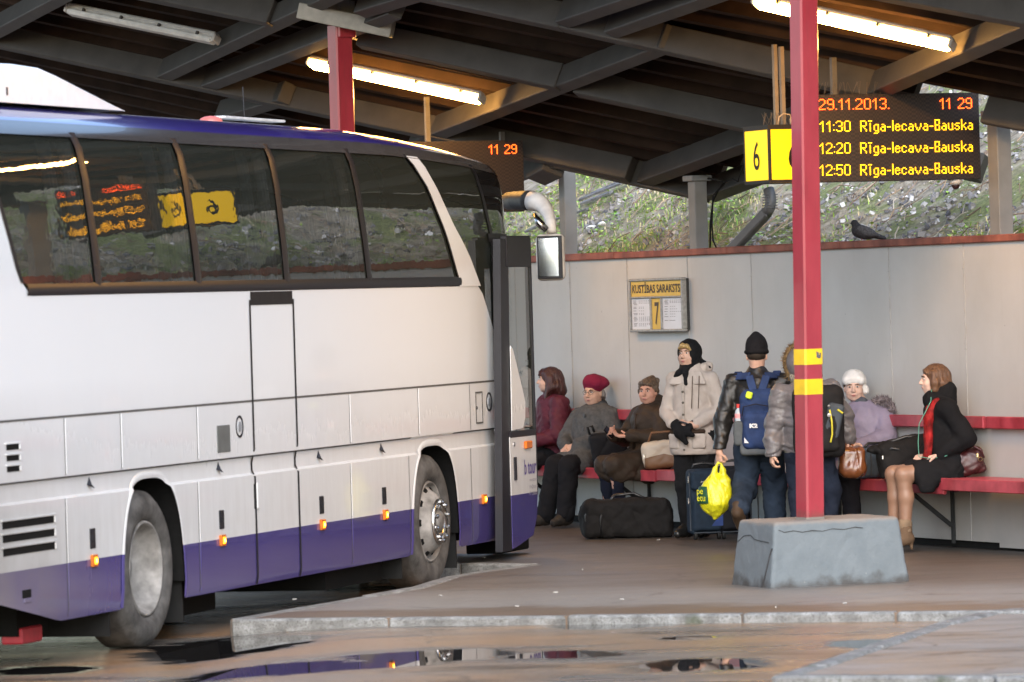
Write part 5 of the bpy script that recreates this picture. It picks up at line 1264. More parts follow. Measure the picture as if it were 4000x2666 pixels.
def new_person(label, O, phi, T, sit=None, head_phi=None, head_pitch=0.0, head_roll=0.0, lean=0.0, shoulder=.18, skin_tone='pale', hk=.97, group=None, headoff=(0, 0), full=1.0, sdrop=0.0, legk=1.0):
    globals()['_lk'] = legk
    g = Fig(); g.O = np.array([O[0], O[1], FLOOR]); g.root = thing('person', label, 'person', g.O, group)
    g.f = facing(phi); g.L = np.array([-g.f[1], g.f[0], 0.0]); g.B = np.array([g.L, g.f, UP]); g.T = T; g.hk = hk; g.full = full; g.tone = skin_tone; g.phi = phi
    g.J = lambda a, l, z: g.f * a + g.L * l + UP * z
    hp = .62 if sit is not None else .53 * T
    if sit is not None: hp = sit + .09
    g.pel = g.J(0, 0, hp); zn = T - .255 * hk; g.neck = g.J(lean, 0, zn)
    g.chest = g.J(lean * .65, 0, hp + .60 * (zn - hp)); g.belly = g.J(lean * .3, 0, hp + .28 * (zn - hp))
    g.R = head_frame(phi if head_phi is None else head_phi, head_pitch, head_roll)
    g.hc = g.J(lean + .03 + headoff[0], headoff[1], T - .115 * hk)
    g.sh = {s: g.J(lean * .9, s * shoulder, zn - .075 - sdrop) for s in (-1, 1)}      # +1 = the person's left
    g.hip = {s: g.J(0, s * .09, hp - .02) for s in (-1, 1)}
    return g
def build_body(g, hands=True, legs=True, vox=.0065):
    P = [g.hc, g.pel, g.neck] + list(g.sh.values()) + list(g.el.values()) + list(g.wr.values()) + list(g.kn.values()) + list(g.an.values()) + list(g.toe.values())
    P += [g.wr[s] + unit(g.hd[s]) * .12 for s in (-1, 1)]
    lo, hi = bounds(P, .14); s = SDF(lo, hi, vox); B = g.B
    head_prims(s, g.hc, g.R, g.hk, g.full); s.cone(g.hc - g.R[2] * .05 - g.R[1] * .02, g.neck - UP * .02, .052, .06, .03)
    s.ell(g.chest, (.15, .10, .19), B, .05); s.ell(g.belly, (.135, .105, .16), B, .06); s.ell(g.pel, (.155, .115, .12), B, .06); s.cone(g.sh[-1], g.sh[1], .055, .055, .05)
    for i in (-1, 1):
        s.chain([g.sh[i], g.el[i], g.wr[i]], [.050, .040, .027], .02)
        hand_prims(s, g.wr[i], g.hd[i], g.pn[i], g.curl[i], .95, getattr(g, 'tside', {}).get(i))
        s.chain([g.hip[i], g.kn[i], g.an[i]], [.085 * _lk, .056 * _lk, .038 * _lk], .03); s.cone(g.an[i] - UP * .01, g.toe[i] + UP * .005, .030, .020, .02)
    return s.mesh('body', skin(g.tone), g.root)
def garment(g, name, mat, build, pts, m=.2, vox=.009, wr=(.006, 26), seed=1.0, st=(1, 1, 1), cuts=(), parent=None):
    lo, hi = bounds(pts, m); s = SDF(lo, hi, vox); build(s)
    if wr: s.wrinkle(wr[0], wr[1], seed, st)
    for (p, n) in cuts: s.half(p, n)
    return s.mesh(name, mat, parent or g.root)
def torso_prims(s, g, w=.19, d=.135, k=.06, hipw=.2, hipd=.16):
    s.ell(g.chest, (w, d, .21), g.B, k); s.ell(g.belly, (w * .97, d * 1.08, .18), g.B, k); s.ell(g.pel, (hipw, hipd, .14), g.B, k)
    s.cone(g.sh[-1], g.sh[1], .064, .064, .06); s.ell((g.neck + g.chest) / 2, (w * .8, d * .9, .13), g.B, k)
def sleeve_prims(s, g, i, r=(.075, .064, .048), end=.93, k=.025):
    e = g.el[i] + (g.wr[i] - g.el[i]) * end; m = (g.el[i] + e) / 2
    s.chain([g.sh[i], g.el[i], e], list(r), k)
def shoes(g, mat, heel=0.0, r=(.047, .036), boot=None):
    for i in (-1, 1):
        a, t = g.an[i], g.toe[i]; d = unit((t - a) * A3(1, 1, 0)) if np.linalg.norm((t - a)[:2]) > .01 else g.f
        lo, hi = bounds([a, t, a - d * .06 - UP * .08, a + UP * (boot or 0)], .09); s = SDF(lo, hi, .007)
        s.chain([a - d * .03 - UP * .025, (a + t) / 2 - UP * .004, t + UP * .002], [r[0], r[0] * .98, r[1]], .02); s.cone(a + UP * .035, a - UP * .03, .052, .047, .02); s.cone(a, (a + t) / 2, .050, .044, .02)
        if boot: s.cone(a + UP * boot, a, .055, .044, .02)
        if heel: s.cone(a - d * .045 - UP * .02, a - d * .05 - UP * (heel + .03), .022, .011, .015)
        s.half(t - UP * (r[1] * .95) + UP * .0, (0, 0, -1)) if (not heel and abs(a[2] - t[2]) < .12) else None
        s.mesh('shoe', mat, g.root)
def trousers(g, mat, r=(.105, .082, .068), wr=(.007, 30), seed=2.0, hem=.02):
    def b(s):
        s.ell(g.pel - UP * .02, (.185, .15, .13), g.B, .05)
        for i in (-1, 1): s.chain([g.hip[i], g.kn[i], g.an[i] + UP * hem], list(r), .035)
    return garment(g, 'trousers', mat, b, [g.pel, *g.kn.values(), *g.an.values()], .16, .009, wr, seed)
def wool(n, c, **k): return M(n, c, k.pop('rough', .9), bmp=k.pop('bmp', .35), bscale=k.pop('bscale', 160), bdist=.003, sheen=.0, **k)
def HAIR(n, c, c2=None, rough=.42):
    if n in MATS: return MATS[n]
    m, nt, N, L, b = nodes_of(n); co = vmul(nt, objco(nt), (1, 1, .10)); f = noise(nt, co, 95, 4, .6, .3); f2 = noise(nt, objco(nt), 16, 3)
    c1 = tuple(x * .45 for x in c); L.new(mix(nt, ramp(nt, f2, [(.35, 0.0), (.65, .6)]), ramp(nt, f, [(.35, c1), (.65, c2 or tuple(x * 1.35 for x in c))]), c), b.inputs['Base Color'])
    b.inputs['Roughness'].default_value = rough; bump(nt, b, f, .8, .012); MATS[n] = m; return m
def hair_sdf(g, c, vox=.0055, cut=(0, .112, -.03, .078, .072, .105)):
    R, hc, k = g.R, g.hc, g.hk; s = SDF(hc - .24, hc + .24, vox)
    return s, (lambda x, y, z: hc + k * (R[0] * x + R[1] * y + R[2] * z))
def sit_at(px, py, perp): p = on_wall(px, py, perp); return np.array([p[0], p[1], 0.0])

# --- woman in a maroon jacket, half behind the coach door
mar = new_person('seated woman with dark red hair and maroon jacket, half hidden by the coach door', sit_at(*cA(205, 880), -.22), 72, 1.395, .53, 98, .04, lean=.02, shoulder=.185, full=1.1)
g = mar
g.el = {1: g.J(.06, .25, .80), -1: g.J(.08, -.24, .80)}; g.wr = {1: g.J(.31, .10, .74), -1: g.J(.31, -.06, .74)}; g.hd = {1: g.f - g.L * .5, -1: g.f + g.L * .4}; g.pn = {1: A3(0, 0, -1), -1: A3(0, 0, -1)}; g.curl = {1: .5, -1: .5}
g.kn = {1: g.J(.42, .10, .56), -1: g.J(.42, -.10, .56)}; g.an = {1: g.J(.40, .12, .09), -1: g.J(.44, -.10, .09)}; g.toe = {1: g.J(.53, .13, .045), -1: g.J(.58, -.11, .045)}
build_body(g); face_bits(g)
m_maroon = M('maroon_quilted', (.085, .014, .026), .6, var=.2, scale=9, bmp=.4, bscale=26, bdist=.02)
def b(s): torso_prims(s, g, .205, .15, .06, .2, .17); [sleeve_prims(s, g, i, (.088, .080, .058)) for i in (-1, 1)]; s.cone(g.neck - UP * .04, g.neck + UP * .03, .085, .085, .03)
garment(g, 'jacket', m_maroon, b, [g.pel, g.neck, *g.el.values(), *g.wr.values(), *g.sh.values()], .2, .009, (.010, 24), 1.3, cuts=[(g.pel - UP * .06, (0, 0, -1))])
trousers(g, wool('black_trousers', (.014, .014, .016))); shoes(g, M('brown_leather_shoe', (.05, .03, .02), .45))
m_redhair = HAIR('dark_red_hair', (.050, .013, .011))
s, P = hair_sdf(g, None); R = g.R
s.ell(P(0, -.02, .04), (.088, .105, .088), R, .01); s.ell(P(0, .11, -.045), (.075, .075, .10), R, .012, 'sub')
for x in (-1, 1): s.chain([P(x * .070, -.02, .02), P(x * .082, -.02, -.07), P(x * .080, .01, -.16)], [.034, .036, .022], .03)
s.chain([P(0, -.085, .0), P(0, -.09, -.09), P(0, -.07, -.17)], [.06, .07, .045], .03); s.chain([P(-.05, -.07, -.05), P(.05, -.07, -.05)], [.06, .06], .03); s.chain([P(-.05, .06, .095), P(.0, .083, .075), P(.04, .086, .05)], [.02, .018, .012], .015)
s.wrinkle(.005, 75, .5, (1, 1, .25)); s.mesh('hair', m_redhair, g.root)
# handbag on her lap
def bag_root(name, label, cat, at, group=None): return thing(name, label, cat, at, group)
m_blkl = M('black_leather', (.012, .012, .013), .38, var=.3, bmp=.25, bscale=60)
hb = g.O + g.J(.30, .02, .70); r_ = bag_root('handbag', 'shiny black handbag on the lap of the woman in maroon', 'handbag', hb)
s = SDF((-.26, -.22, -.14), (.26, .22, .16), .009); s.box((0, 0, 0), (.165, .09, .105), g.B[[1, 0, 2]], .05, 0); s.wrinkle(.009, 26, 3.0); s.mesh('bag', m_blkl, r_)
mb = MB(); mb.tube([g.f * -.1 + UP * .09, g.f * -.07 + UP * .17, g.f * .07 + UP * .17, g.f * .1 + UP * .09], .009, 8); mb.build('handle', m_blkl, r_, smooth=True)
mb = MB(); mb.box(g.f * -.05 + g.L * .095 + UP * .06, (.03, .01, .012), g.B, .002); mb.build('clasp', m_chrome, r_)

# --- elderly woman in a grey coat and maroon beret
gry = new_person('elderly seated woman in grey coat, maroon beret and glasses, hands clasped', sit_at(*cA(440, 905), -.22), 45, 1.29, .53, 34, -.05, lean=-.06, shoulder=.19, skin_tone='warm', full=1.18, hk=1.0, headoff=(.0, .0))
g = gry
hw_ = g.J(.30, -.07, .70)
g.el = {1: g.J(.02, .27, .78), -1: g.J(.05, -.27, .76)}; g.wr = {1: g.J(.24, .03, .72), -1: g.J(.26, -.10, .715)}; g.hd = {1: unit(g.f * .35 - g.L * .5 - UP * .35), -1: unit(g.f * .4 + g.L * .35 - UP * .4)}; g.pn = {1: -g.f + -UP * .3, -1: -g.f - UP * .3}; g.curl = {1: .65, -1: .75}
g.kn = {1: g.J(.42, .11, .55), -1: g.J(.41, -.07, .55)}; g.an = {1: g.J(.47, .10, .10), -1: g.J(.50, -.12, .10)}; g.toe = {1: g.J(.60, .08, .05), -1: g.J(.62, -.15, .05)}
build_body(g); face_bits(g, (.18, .14, .11))
m_grey = wool('grey_wool_coat', (.075, .078, .080), var=.25, scale=30)
def b(s):
    torso_prims(s, g, .225, .17, .06, .235, .20); [sleeve_prims(s, g, i, (.092, .082, .062)) for i in (-1, 1)]
    s.cone(g.neck - UP * .06, g.neck - UP * .01, .10, .085, .03)
    for i in (-1, 1): s.cone(g.hip[i], g.hip[i] + (g.kn[i] - g.hip[i]) * .72, .12, .105, .04)
    s.cone(g.J(.2, -.05, .62), g.J(.25, .05, .62), .08, .08, .05); s.cone(g.J(.05, .06, .5), g.J(.12, .18, .46), .05, .03, .05)
garment(g, 'coat', m_grey, b, [g.pel, g.neck, *g.el.values(), *g.wr.values(), *g.sh.values(), *g.kn.values()], .2, .009, (.009, 22), 2.2, cuts=[(g.J(0, 0, .44), (0, 0, -1))])
def b(s):
    for i in (-1, 1): s.box(g.neck + g.f * .095 + g.L * i * .055 - UP * .055, (.045, .012, .05), [unit(g.L * .9 + UP * .35 * i), unit(g.f + UP * .25), UP], .01, .01)
    s.cone(g.neck - UP * .02 - g.f * .05, g.neck + UP * .02 - g.f * .06, .075, .065, .03); s.ell(g.neck + UP * .03 + g.f * .02, (.05, .05, .09), None, .01, 'sub')
garment(g, 'collar', wool('dark_grey_collar', (.05, .052, .056)), b, [g.neck], .18, .007, (.003, 40), 1)
mb = MB()
for (a_, z_) in ((.165, .98), (.185, .86), (.21, .75)): mb.lathe([(.016, 0), (.014, .006), (0, .007)], g.J(a_ - .04, .03, z_), g.f + UP * .2, 14)
mb.build('coat_button', M('button_grey', (.05, .05, .05), .4), g.root)
trousers(g, wool('black_wool_trousers', (.013, .013, .015)), (.11, .088, .085)); shoes(g, M('dark_scuffed_shoe', (.035, .03, .026), .6, var=.4, scale=30))
R = g.R; hc = g.hc; k = g.hk; P = lambda x, y, z: hc + k * (R[0] * x + R[1] * y + R[2] * z)
s = SDF(hc - .22, hc + .26, .007); s.ell(P(.015, -.035, .095), (.118, .122, .062), [unit(R[0] + R[2] * -.25), R[1], unit(R[2] + R[0] * .25)], .03); s.cone(P(0, -.012, .055), P(0, -.012, .07), .09, .09, .03); s.wrinkle(.004, 45, 2.0); s.mesh('beret', wool('maroon_felt', (.16, .010, .035), bmp=.3), g.root)
s, P = hair_sdf(g, None); s.chain([P(.075, -.02, .04), P(.08, -.03, -.02), P(.06, -.07, -.05)], [.022, .022, .02], .02); s.chain([P(-.075, -.02, .04), P(-.08, -.03, -.02)], [.02, .018], .02); s.mesh('hair', HAIR('grey_hair', (.22, .19, .17)), g.root)
mb = MB()
P = lambda x, y, z: hc + k * (R[0] * x + R[1] * y + R[2] * z)
for x in (-1, 1): mb.tube([P(x * .033 + .021 * math.cos(t), .099 - .012 * abs(math.cos(t)) * (1 if x * math.cos(t) > 0 else .2), .008 + .0165 * math.sin(t)) for t in np.linspace(0, 6.28, 17)], .0018, 5); mb.tube([P(x * .054, .09, .012), P(x * .074, .02, .014)], .002, 5)
mb.tube([P(-.012, .1, .01), P(.012, .1, .01)], .0018, 5); mb.build('glasses', M('gold_wire', (.45, .38, .28), .25, .9), g.root)
# black shopper beside her
sb = sit_at(*cA(540, 860), -.30); sb[2] = .66; r_ = bag_root('shopping_bag', 'plain black upright shopping bag on the bench between the grey and brown coats', 'bag', sb)
s = SDF((-.26, -.22, -.02), (.26, .22, .42), .009); s.box((0, 0, .15), (.155, .075, .155), [[.97, .0, .22], [0, 1, 0], [-.22, 0, .97]], .045, 0); s.wrinkle(.011, 19, 4.0); s.mesh('bag', wool('black_nylon_bag', (.013, .013, .015), rough=.7), r_)
mb = MB(); mb.tube([A3(-.16, -.05, .28), A3(-.18, -.06, .345), A3(-.14, -.06, .355), A3(-.12, -.05, .3)], .012, 8); mb.build('handle', M('strap_black', (.012, .012, .012), .6), r_, smooth=True)

# --- woman in a brown coat with a phone
brn = new_person('seated woman in dark brown coat with short brown hair holding a phone', sit_at(*cA(815, 930), -.22), 58, 1.305, .53, 24, -.06, lean=-.02, shoulder=.18, skin_tone='ruddy', full=1.12)
g = brn
g.el = {1: g.J(.05, .26, .80), -1: g.J(.10, -.24, .80)}; g.wr = {1: g.J(.27, .06, .82), -1: g.J(.33, -.09, .82)}; g.hd = {1: unit(g.f * .7 - g.L * .7), -1: unit(g.f * .7 + g.L * .35 + UP * .45)}; g.pn = {1: unit(UP + g.f * .2), -1: unit(g.L * .9 + UP * .2)}; g.curl = {1: .45, -1: .8}
g.kn = {1: g.J(.43, .08, .56), -1: g.J(.43, -.08, .56)}; g.an = {1: g.J(.36, .07, .10), -1: g.J(.38, -.09, .10)}; g.toe = {1: g.J(.5, .07, .05), -1: g.J(.52, -.09, .05)}
build_body(g); face_bits(g)
m_brown = M('brown_puffer_cloth', (.042, .030, .022), .55, var=.2, scale=10, bmp=.35, bscale=30, bdist=.015)
def b(s):
    torso_prims(s, g, .21, .16, .06, .225, .19); [sleeve_prims(s, g, i, (.088, .078, .058), .9) for i in (-1, 1)]; s.cone(g.neck - UP * .06 - g.f * .015, g.neck + UP * .015 - g.f * .02, .10, .082, .03)
    for i in (-1, 1): s.cone(g.hip[i], g.hip[i] + (g.kn[i] - g.hip[i]) * 1.0, .122, .10, .04)
    s.cone(g.J(.16, 0, .58), g.J(.40, 0, .55), .10, .085, .05); s.cone(g.J(.40, -.07, .50), g.J(.40, .08, .46), .06, .06, .06); s.cone(g.J(.0, .14, .5), g.J(.16, .18, .45), .07, .05, .05); s.cone(g.J(.16, .18, .45), g.J(.36, .13, .49), .045, .05, .05)
garment(g, 'coat', m_brown, b, [g.pel, g.neck, *g.el.values(), *g.wr.values(), *g.sh.values(), *g.kn.values()], .2, .009, (.010, 21), 3.1, cuts=[(g.J(0, 0, .40), (0, 0, -1))])
def b(s): s.cone(g.neck - g.f * .035 - UP * .03, g.neck - g.f * .05 + UP * .045, .088, .075, .03); s.ell(g.neck + g.f * .06 + UP * .04, (.062, .062, .10), None, .01, 'sub')
garment(g, 'hood_collar', m_brown, b, [g.neck], .2, .007, (.005, 34), 2)
for (nm, pts_) in (('placket', [g.J(.135, .0, 1.0), g.J(.165, .0, .84), g.J(.185, 0, .70)]),): mb = MB(); mb.tube(pts_, .012, 6); mb.build(nm, M('dark_brown_trim', (.03, .02, .015), .5), g.root, smooth=True)
trousers(g, wool('navy_leggings', (.010, .012, .022)), (.09, .058, .052)); shoes(g, M('black_ankle_boot', (.012, .012, .012), .4), boot=.14)
m_bhair = HAIR('short_brown_hair', (.070, .042, .026), (.19, .13, .085), .5)
s, P = hair_sdf(g, None); R = g.R
s.ell(P(0, -.026, .042), (.083, .10, .080), R, .01); s.ell(P(0, .105, -.03), (.076, .075, .095), R, .012, 'sub')
for x in (-1, 1): s.chain([P(x * .066, .0, .05), P(x * .077, -.012, .0), P(x * .074, -.018, -.04)], [.022, .020, .010], .02)
s.chain([P(-.055, .045, .080), P(-.01, .074, .082), P(.045, .066, .068), P(.065, .045, .03)], [.018, .014, .013, .008], .015); s.chain([P(.02, -.05, .11), P(.06, -.09, .09)], [.03, .02], .02); s.ell(P(0, -.085, -.02), (.06, .04, .07), R, .03); s.wrinkle(.006, 70, 1.5, (1, 1, .6)); s.mesh('hair', m_bhair, g.root)
ph = g.O + g.wr[-1] + g.hd[-1] * .07 + g.L * .018 + g.f * .01; mbp_ = thing('mobile_phone', 'small black mobile phone in the hands of the woman in brown', 'phone', ph)
mb = MB(); ax_ = [unit(g.f * .6 + UP * .55), unit(g.L + UP * .2), unit(np.cross(unit(g.f * .6 + UP * .55), g.L))]; mb.box((0, 0, 0), (.115, .014, .052), ax_, .005); mb.build('phone_case', M('phone_black', (.01, .01, .012), .2), mbp_)
mb = MB(); mb.box(np.array(ax_[1]) * .0075 + np.array(ax_[0]) * .02, (.055, .003, .042), ax_, .001); mb.build('phone_screen', M('phone_screen_dark', (.02, .02, .03), .08), mbp_)
# cream and tan handbag on the bench
cb_ = sit_at(*cA(880, 890), -.30); cb_[2] = .665; r_ = bag_root('handbag', 'cream handbag with tan lower half on the bench behind the standing woman', 'handbag', cb_)
s = SDF((-.26, -.2, -.02), (.3, .2, .3), .009); s.box((.02, 0, .115), (.185, .075, .12), [[1, 0, .1], [0, 1, 0], [-.1, 0, 1]], .05, 0); s.wrinkle(.006, 26, 5); o = s.mesh('bag', None, r_)
mtan, nt, N, L_, bs = nodes_of('cream_and_tan_leather'); sp_ = sep(nt, objco(nt)); mk = math_n(nt, 'LESS_THAN', sp_[2], math_n(nt, 'ADD', .12, math_n(nt, 'MULTIPLY', math_n(nt, 'ABSOLUTE', math_n(nt, 'SUBTRACT', sp_[0], .02)), -.22)))
mk2 = math_n(nt, 'MULTIPLY', mk, math_n(nt, 'GREATER_THAN', sp_[0], -.145)); L_.new(mix(nt, mk2, (.55, .46, .36), (.19, .095, .045)), bs.inputs['Base Color']); bs.inputs['Roughness'].default_value = .5; o.data.materials.append(mtan)
mb = MB(); mb.tube([A3(-.11, -.03, .22), A3(-.08, -.03, .30), A3(.08, -.03, .31), A3(.12, -.03, .23)], .009, 8); mb.build('handle', M('tan_strap', (.2, .1, .05), .5), r_, smooth=True)
mb = MB(); mb.box((-.15, -.07, .1), (.012, .012, .04), None, .003); mb.build('zip_pull', m_chrome, r_)
# black duffel on the floor
df = on_floor(*cA(665, 1412), FLOOR); df = df + A3(0, .20, 0); r_ = bag_root('duffel_bag', 'big black duffel bag on the floor in front of the brown coat', 'duffel bag', df)
m_duff = wool('black_duffel_nylon', (.014, .013, .013), rough=.75, bscale=90)
s = SDF((-.48, -.3, -.03), (.48, .3, .44), .010); s.box((0, 0, .165), (.365, .16, .165), [[1, 0, 0], [0, 1, 0], [0, 0, 1]], .065, 0); s.ell((-.3, 0, .15), (.10, .16, .17), None, .06); s.box((.33, -.02, .13), (.05, .14, .12), None, .04, .05); s.half((0, 0, .004), (0, 0, -1)); s.wrinkle(.012, 15, 1.0); s.wrinkle(.005, 40, 2.0); s.half((0, 0, .004), (0, 0, -1)); s.mesh('bag', m_duff, r_)
mb = MB(); mb.tube([A3(-.13, -.10, .325), A3(-.1, -.06, .36), A3(.06, -.06, .375), A3(.15, -.1, .33)], .013, 8); mb.build('handle', m_blkl, r_, smooth=True)
mb = MB(); mb.tube([A3(-.22, -.15, .02), A3(-.225, -.178, .16), A3(-.2, -.13, .30)], .008, 6); mb.tube([A3(-.34, -.13, .05), A3(-.35, -.14, .2), A3(-.3, -.12, .3)], .007, 6); mb.build('piping', m_blkl, r_, smooth=True)

# --- standing woman in a beige jacket and black headscarf
so = on_floor(*cA(1062, 1408), FLOOR) + A3(.062, 0, 0); std = new_person('standing woman in beige jacket with black headscarf and blond fringe', (so[0], so[1]), 24, 1.635, None, 32, .06, shoulder=.165, skin_tone='warm', headoff=(-.01, -.02), full=1.08)
g = std
g.el = {1: g.J(-.01, .235, 1.06), -1: g.J(.01, -.225, 1.04)}; g.wr = {1: g.J(.19, .075, .94), -1: g.J(.19, -.095, .95)}; g.hd = {1: unit(-g.L + g.f * .15), -1: unit(g.L * .8 + g.f * .3 - UP * .35)}; g.pn = {1: unit(UP * .5 - g.f), -1: unit(-g.f - UP * .2)}; g.curl = {1: .75, -1: .7}
g.kn = {1: g.J(.02, .085, .46), -1: g.J(.03, -.085, .46)}; g.an = {1: g.J(0, .075, .085), -1: g.J(.0, -.08, .085)}; g.toe = {1: g.J(.14, .09, .04), -1: g.J(.15, -.11, .04)}
build_body(g); face_bits(g, (.14, .10, .06))
m_beige = M('beige_parka', (.47, .40, .35), .7, var=.1, scale=6, bmp=.3, bscale=26, bdist=.015)
def b(s):
    torso_prims(s, g, .17, .142, .05, .18, .15); [sleeve_prims(s, g, i, (.067, .064, .054), .86) for i in (-1, 1)]; s.ell(g.J(0, 0, .80), (.195, .16, .16), g.B, .05); s.ell(g.J(0, 0, .73), (.205, .17, .12), g.B, .05); s.cone(g.neck - UP * .05, g.neck - UP * .0, .10, .09, .03)
garment(g, 'jacket', m_beige, b, [g.pel, g.neck, *g.el.values(), *g.wr.values(), *g.sh.values()], .22, .009, (.009, 21), 4.4, cuts=[(g.J(0, 0, .695), (0, 0, -1))])
def b(s):
    s.cone(g.neck - UP * .03 + g.L * .07 - g.f * .03, g.neck + UP * .03 + g.L * .095 - g.f * .02, .05, .035, .03); s.cone(g.neck - g.f * .08 + UP * .0, g.neck - g.f * .09 + UP * .03 + g.L * .1, .06, .05, .04)
    for i in (-1, 1): s.box(g.neck + g.f * .10 + g.L * i * .085 - UP * .055, (.055, .014, .055), [unit(g.L + UP * .45 * i), unit(g.f + UP * .3), UP], .012, .01)
garment(g, 'hood', m_beige, b, [g.neck], .24, .007, (.004, 36), 2)
for i, x in ((1, .10), (-1, -.115)):
    s = SDF(g.J(.14, x, .81) - .14, g.J(.14, x, .81) + .14, .007); s.box(g.J(.143, x, .81), (.062, .020, .068), [unit(g.L - g.f * .35 * i), unit(g.f + g.L * .35 * i), UP], .026, 0); s.wrinkle(.003, 40, 2.0); s.mesh('pocket', m_beige, g.root)
mb = MB(); mb.box(g.J(.150, .10, .89), (.12, .03, .035), [unit(g.L - g.f * .4), unit(g.f + g.L * .4), UP], .01); mb.box(g.J(.150, -.12, .89), (.08, .03, .035), [unit(g.L + g.f * .4), unit(g.f - g.L * .4), UP], .01); mb.build('fur_trim', M('dark_fur_trim', (.05, .032, .022), .9, bmp=.6, bscale=90), g.root)
mb = MB(); mb.box(g.J(.168, -.02, 1.0), (.022, .012, .56), g.B, .004); mb.build('zip_flap', M('beige_flap', (.43, .37, .32), .7), g.root)
mb = MB()
for z in (.74, .84, .93, 1.03, 1.13, 1.22): mb.lathe([(.011, 0), (.01, .006), (0, .008)], g.J(.172, -.02, z), g.f, 12)
mb.build('snap_button', M('snap_dark', (.1, .08, .06), .4), g.root)
mb = MB()
for x in (.05, .11): mb.tube([g.neck + g.f * .12 + g.L * x - UP * .04, g.J(.165, x + .01, 1.2), g.J(.175, x + .005, 1.08)], .004, 5)
mb.build('drawstring', M('cord_brown', (.1, .07, .05), .8), g.root)
trousers(g, wool('black_slacks', (.012, .012, .013)), (.105, .078, .062)); shoes(g, M('black_low_shoe', (.012, .012, .012), .3))
R, hc, k = g.R, g.hc, g.hk; P = lambda x, y, z: hc + k * (R[0] * x + R[1] * y + R[2] * z)
m_scarf = M('black_headscarf', (.010, .010, .011), .75, bmp=.4, bscale=60)
s = SDF(hc - .3, hc + .26, .006); s.ell(P(0, -.02, .03), (.098, .115, .108), R, .01); s.cone(P(0, -.01, -.05), P(0, .01, -.10), .088, .07, .03); s.ell(P(0, .125, -.008), (.066, .085, .098), R, .015, 'sub')
s.chain([P(.0, .06, -.125), P(.02, .085, -.17), P(.03, .09, -.25)], [.032, .022, .018], .02); s.chain([P(0, .06, -.125), P(-.05, .08, -.16), P(-.095, .075, -.20)], [.03, .024, .02], .02); s.chain([P(.03, -.09, -.05), P(.10, -.11, -.09), P(.15, -.11, -.105)], [.05, .028, .012], .03); s.wrinkle(.004, 45, 2.5); s.mesh('headscarf', m_scarf, g.root)
s = SDF(hc - .2, hc + .2, .0045); s.chain([P(-.045, .072, .055), P(-.01, .088, .075), P(.035, .085, .068), P(.055, .07, .04)], [.016, .020, .018, .012], .015); s.wrinkle(.003, 110, 1.0, (1, 1, .3)); s.mesh('hair', HAIR('blond_hair', (.42, .27, .10)), g.root)
def b(s):
    for i in (-1, 1): e = g.wr[i] - unit(g.wr[i] - g.el[i]) * .05; s.cone(e, g.wr[i] + unit(g.hd[i]) * .03, .042, .036, .02)
    s.chain([g.wr[-1] + g.hd[-1] * .03, g.J(.24, -.03, .88), g.J(.23, .02, .80)], [.05, .04, .02], .03); s.cone(g.J(.22, .0, .9), g.J(.22, .08, .86), .035, .02, .03)
garment(g, 'gloves', wool('black_knit', (.012, .012, .013)), b, [*g.wr.values(), g.J(.23, 0, .82)], .1, .006, (.004, 50), 1)
ph = g.O + g.wr[1] + g.hd[1] * .07 + g.f * .02 + UP * .02; r_ = thing('mobile_phone', 'dark mobile phone in the hand of the standing woman in beige', 'phone', ph); mb = MB(); mb.box((0, 0, 0), (.09, .045, .014), [unit(-g.L + UP * .3), unit(g.f + UP * .4), unit(UP - g.f * .4)], .004); mb.build('phone_case', M('phone_black', (.01, .01, .012), .2), r_); mb = MB(); mb.box(unit(UP - g.f * .4) * .0075, (.06, .035, .003), [unit(-g.L + UP * .3), unit(g.f + UP * .4), unit(UP - g.f * .4)], .001); mb.build('phone_screen', M('phone_screen_dark', (.02, .02, .03), .08), r_)

# --- man in a black leather jacket with a blue backpack and a yellow bag, walking away
md_ = 41.3; mo = at_depth(*cB(490, 840), md_)
man = new_person('man walking away in black leather jacket and black knit cap, blue backpack on', (mo[0] + .04, mo[1]), 192, 1.64, None, 186, -.03, shoulder=.20, skin_tone='warm', headoff=(-.03, 0), hk=1.0)
g = man
def LP(g, px, py, dy=0.0): p = at_depth(px, py, g.O[1] + dy); return p - g.O
g.el = {1: LP(g, *cB(290, 640), .02), -1: g.J(.02, -.29, 1.07)}; g.wr = {1: LP(g, *cB(262, 850), -.06), -1: g.J(.14, -.24, .86)}
g.hd = {1: A3(.02, -.05, -1), -1: unit(g.f * .4 - UP)}; g.pn = {1: unit(A3(.9, .5, 0)), -1: unit(g.L)}; g.curl = {1: 1.15, -1: .6}
g.kn = {1: LP(g, *cB(432, 1085), -.03), -1: g.J(.12, -.09, .50)}; g.an = {1: LP(g, *cB(385, 1225), -.36), -1: g.J(.06, -.10, .10)}; g.toe = {1: g.an[1] + A3(.015, .05, -.13), -1: g.J(.2, -.11, .05)}
build_body(g)
m_leath = M('black_leather_jacket', (.013, .012, .011), .42, var=.3, scale=14, bmp=.45, bscale=34, bdist=.012)
def b(s):
    torso_prims(s, g, .20, .145, .06, .19, .155); [sleeve_prims(s, g, i, (.078, .070, .052), .95) for i in (-1, 1)]; s.ell(g.J(0, 0, .84), (.195, .155, .10), g.B, .05)
    s.cone(g.neck - UP * .04, g.neck - UP * .005, .092, .086, .03)
garment(g, 'leather_jacket', m_leath, b, [g.pel, g.neck, *g.el.values(), *g.wr.values(), *g.sh.values()], .2, .009, (.010, 25), 5.1, cuts=[(g.J(0, 0, .795), (0, 0, -1))])
m_denim = M('blue_denim', (.022, .032, .05), .85, var=.35, scale=7, bmp=.3, bscale=120)
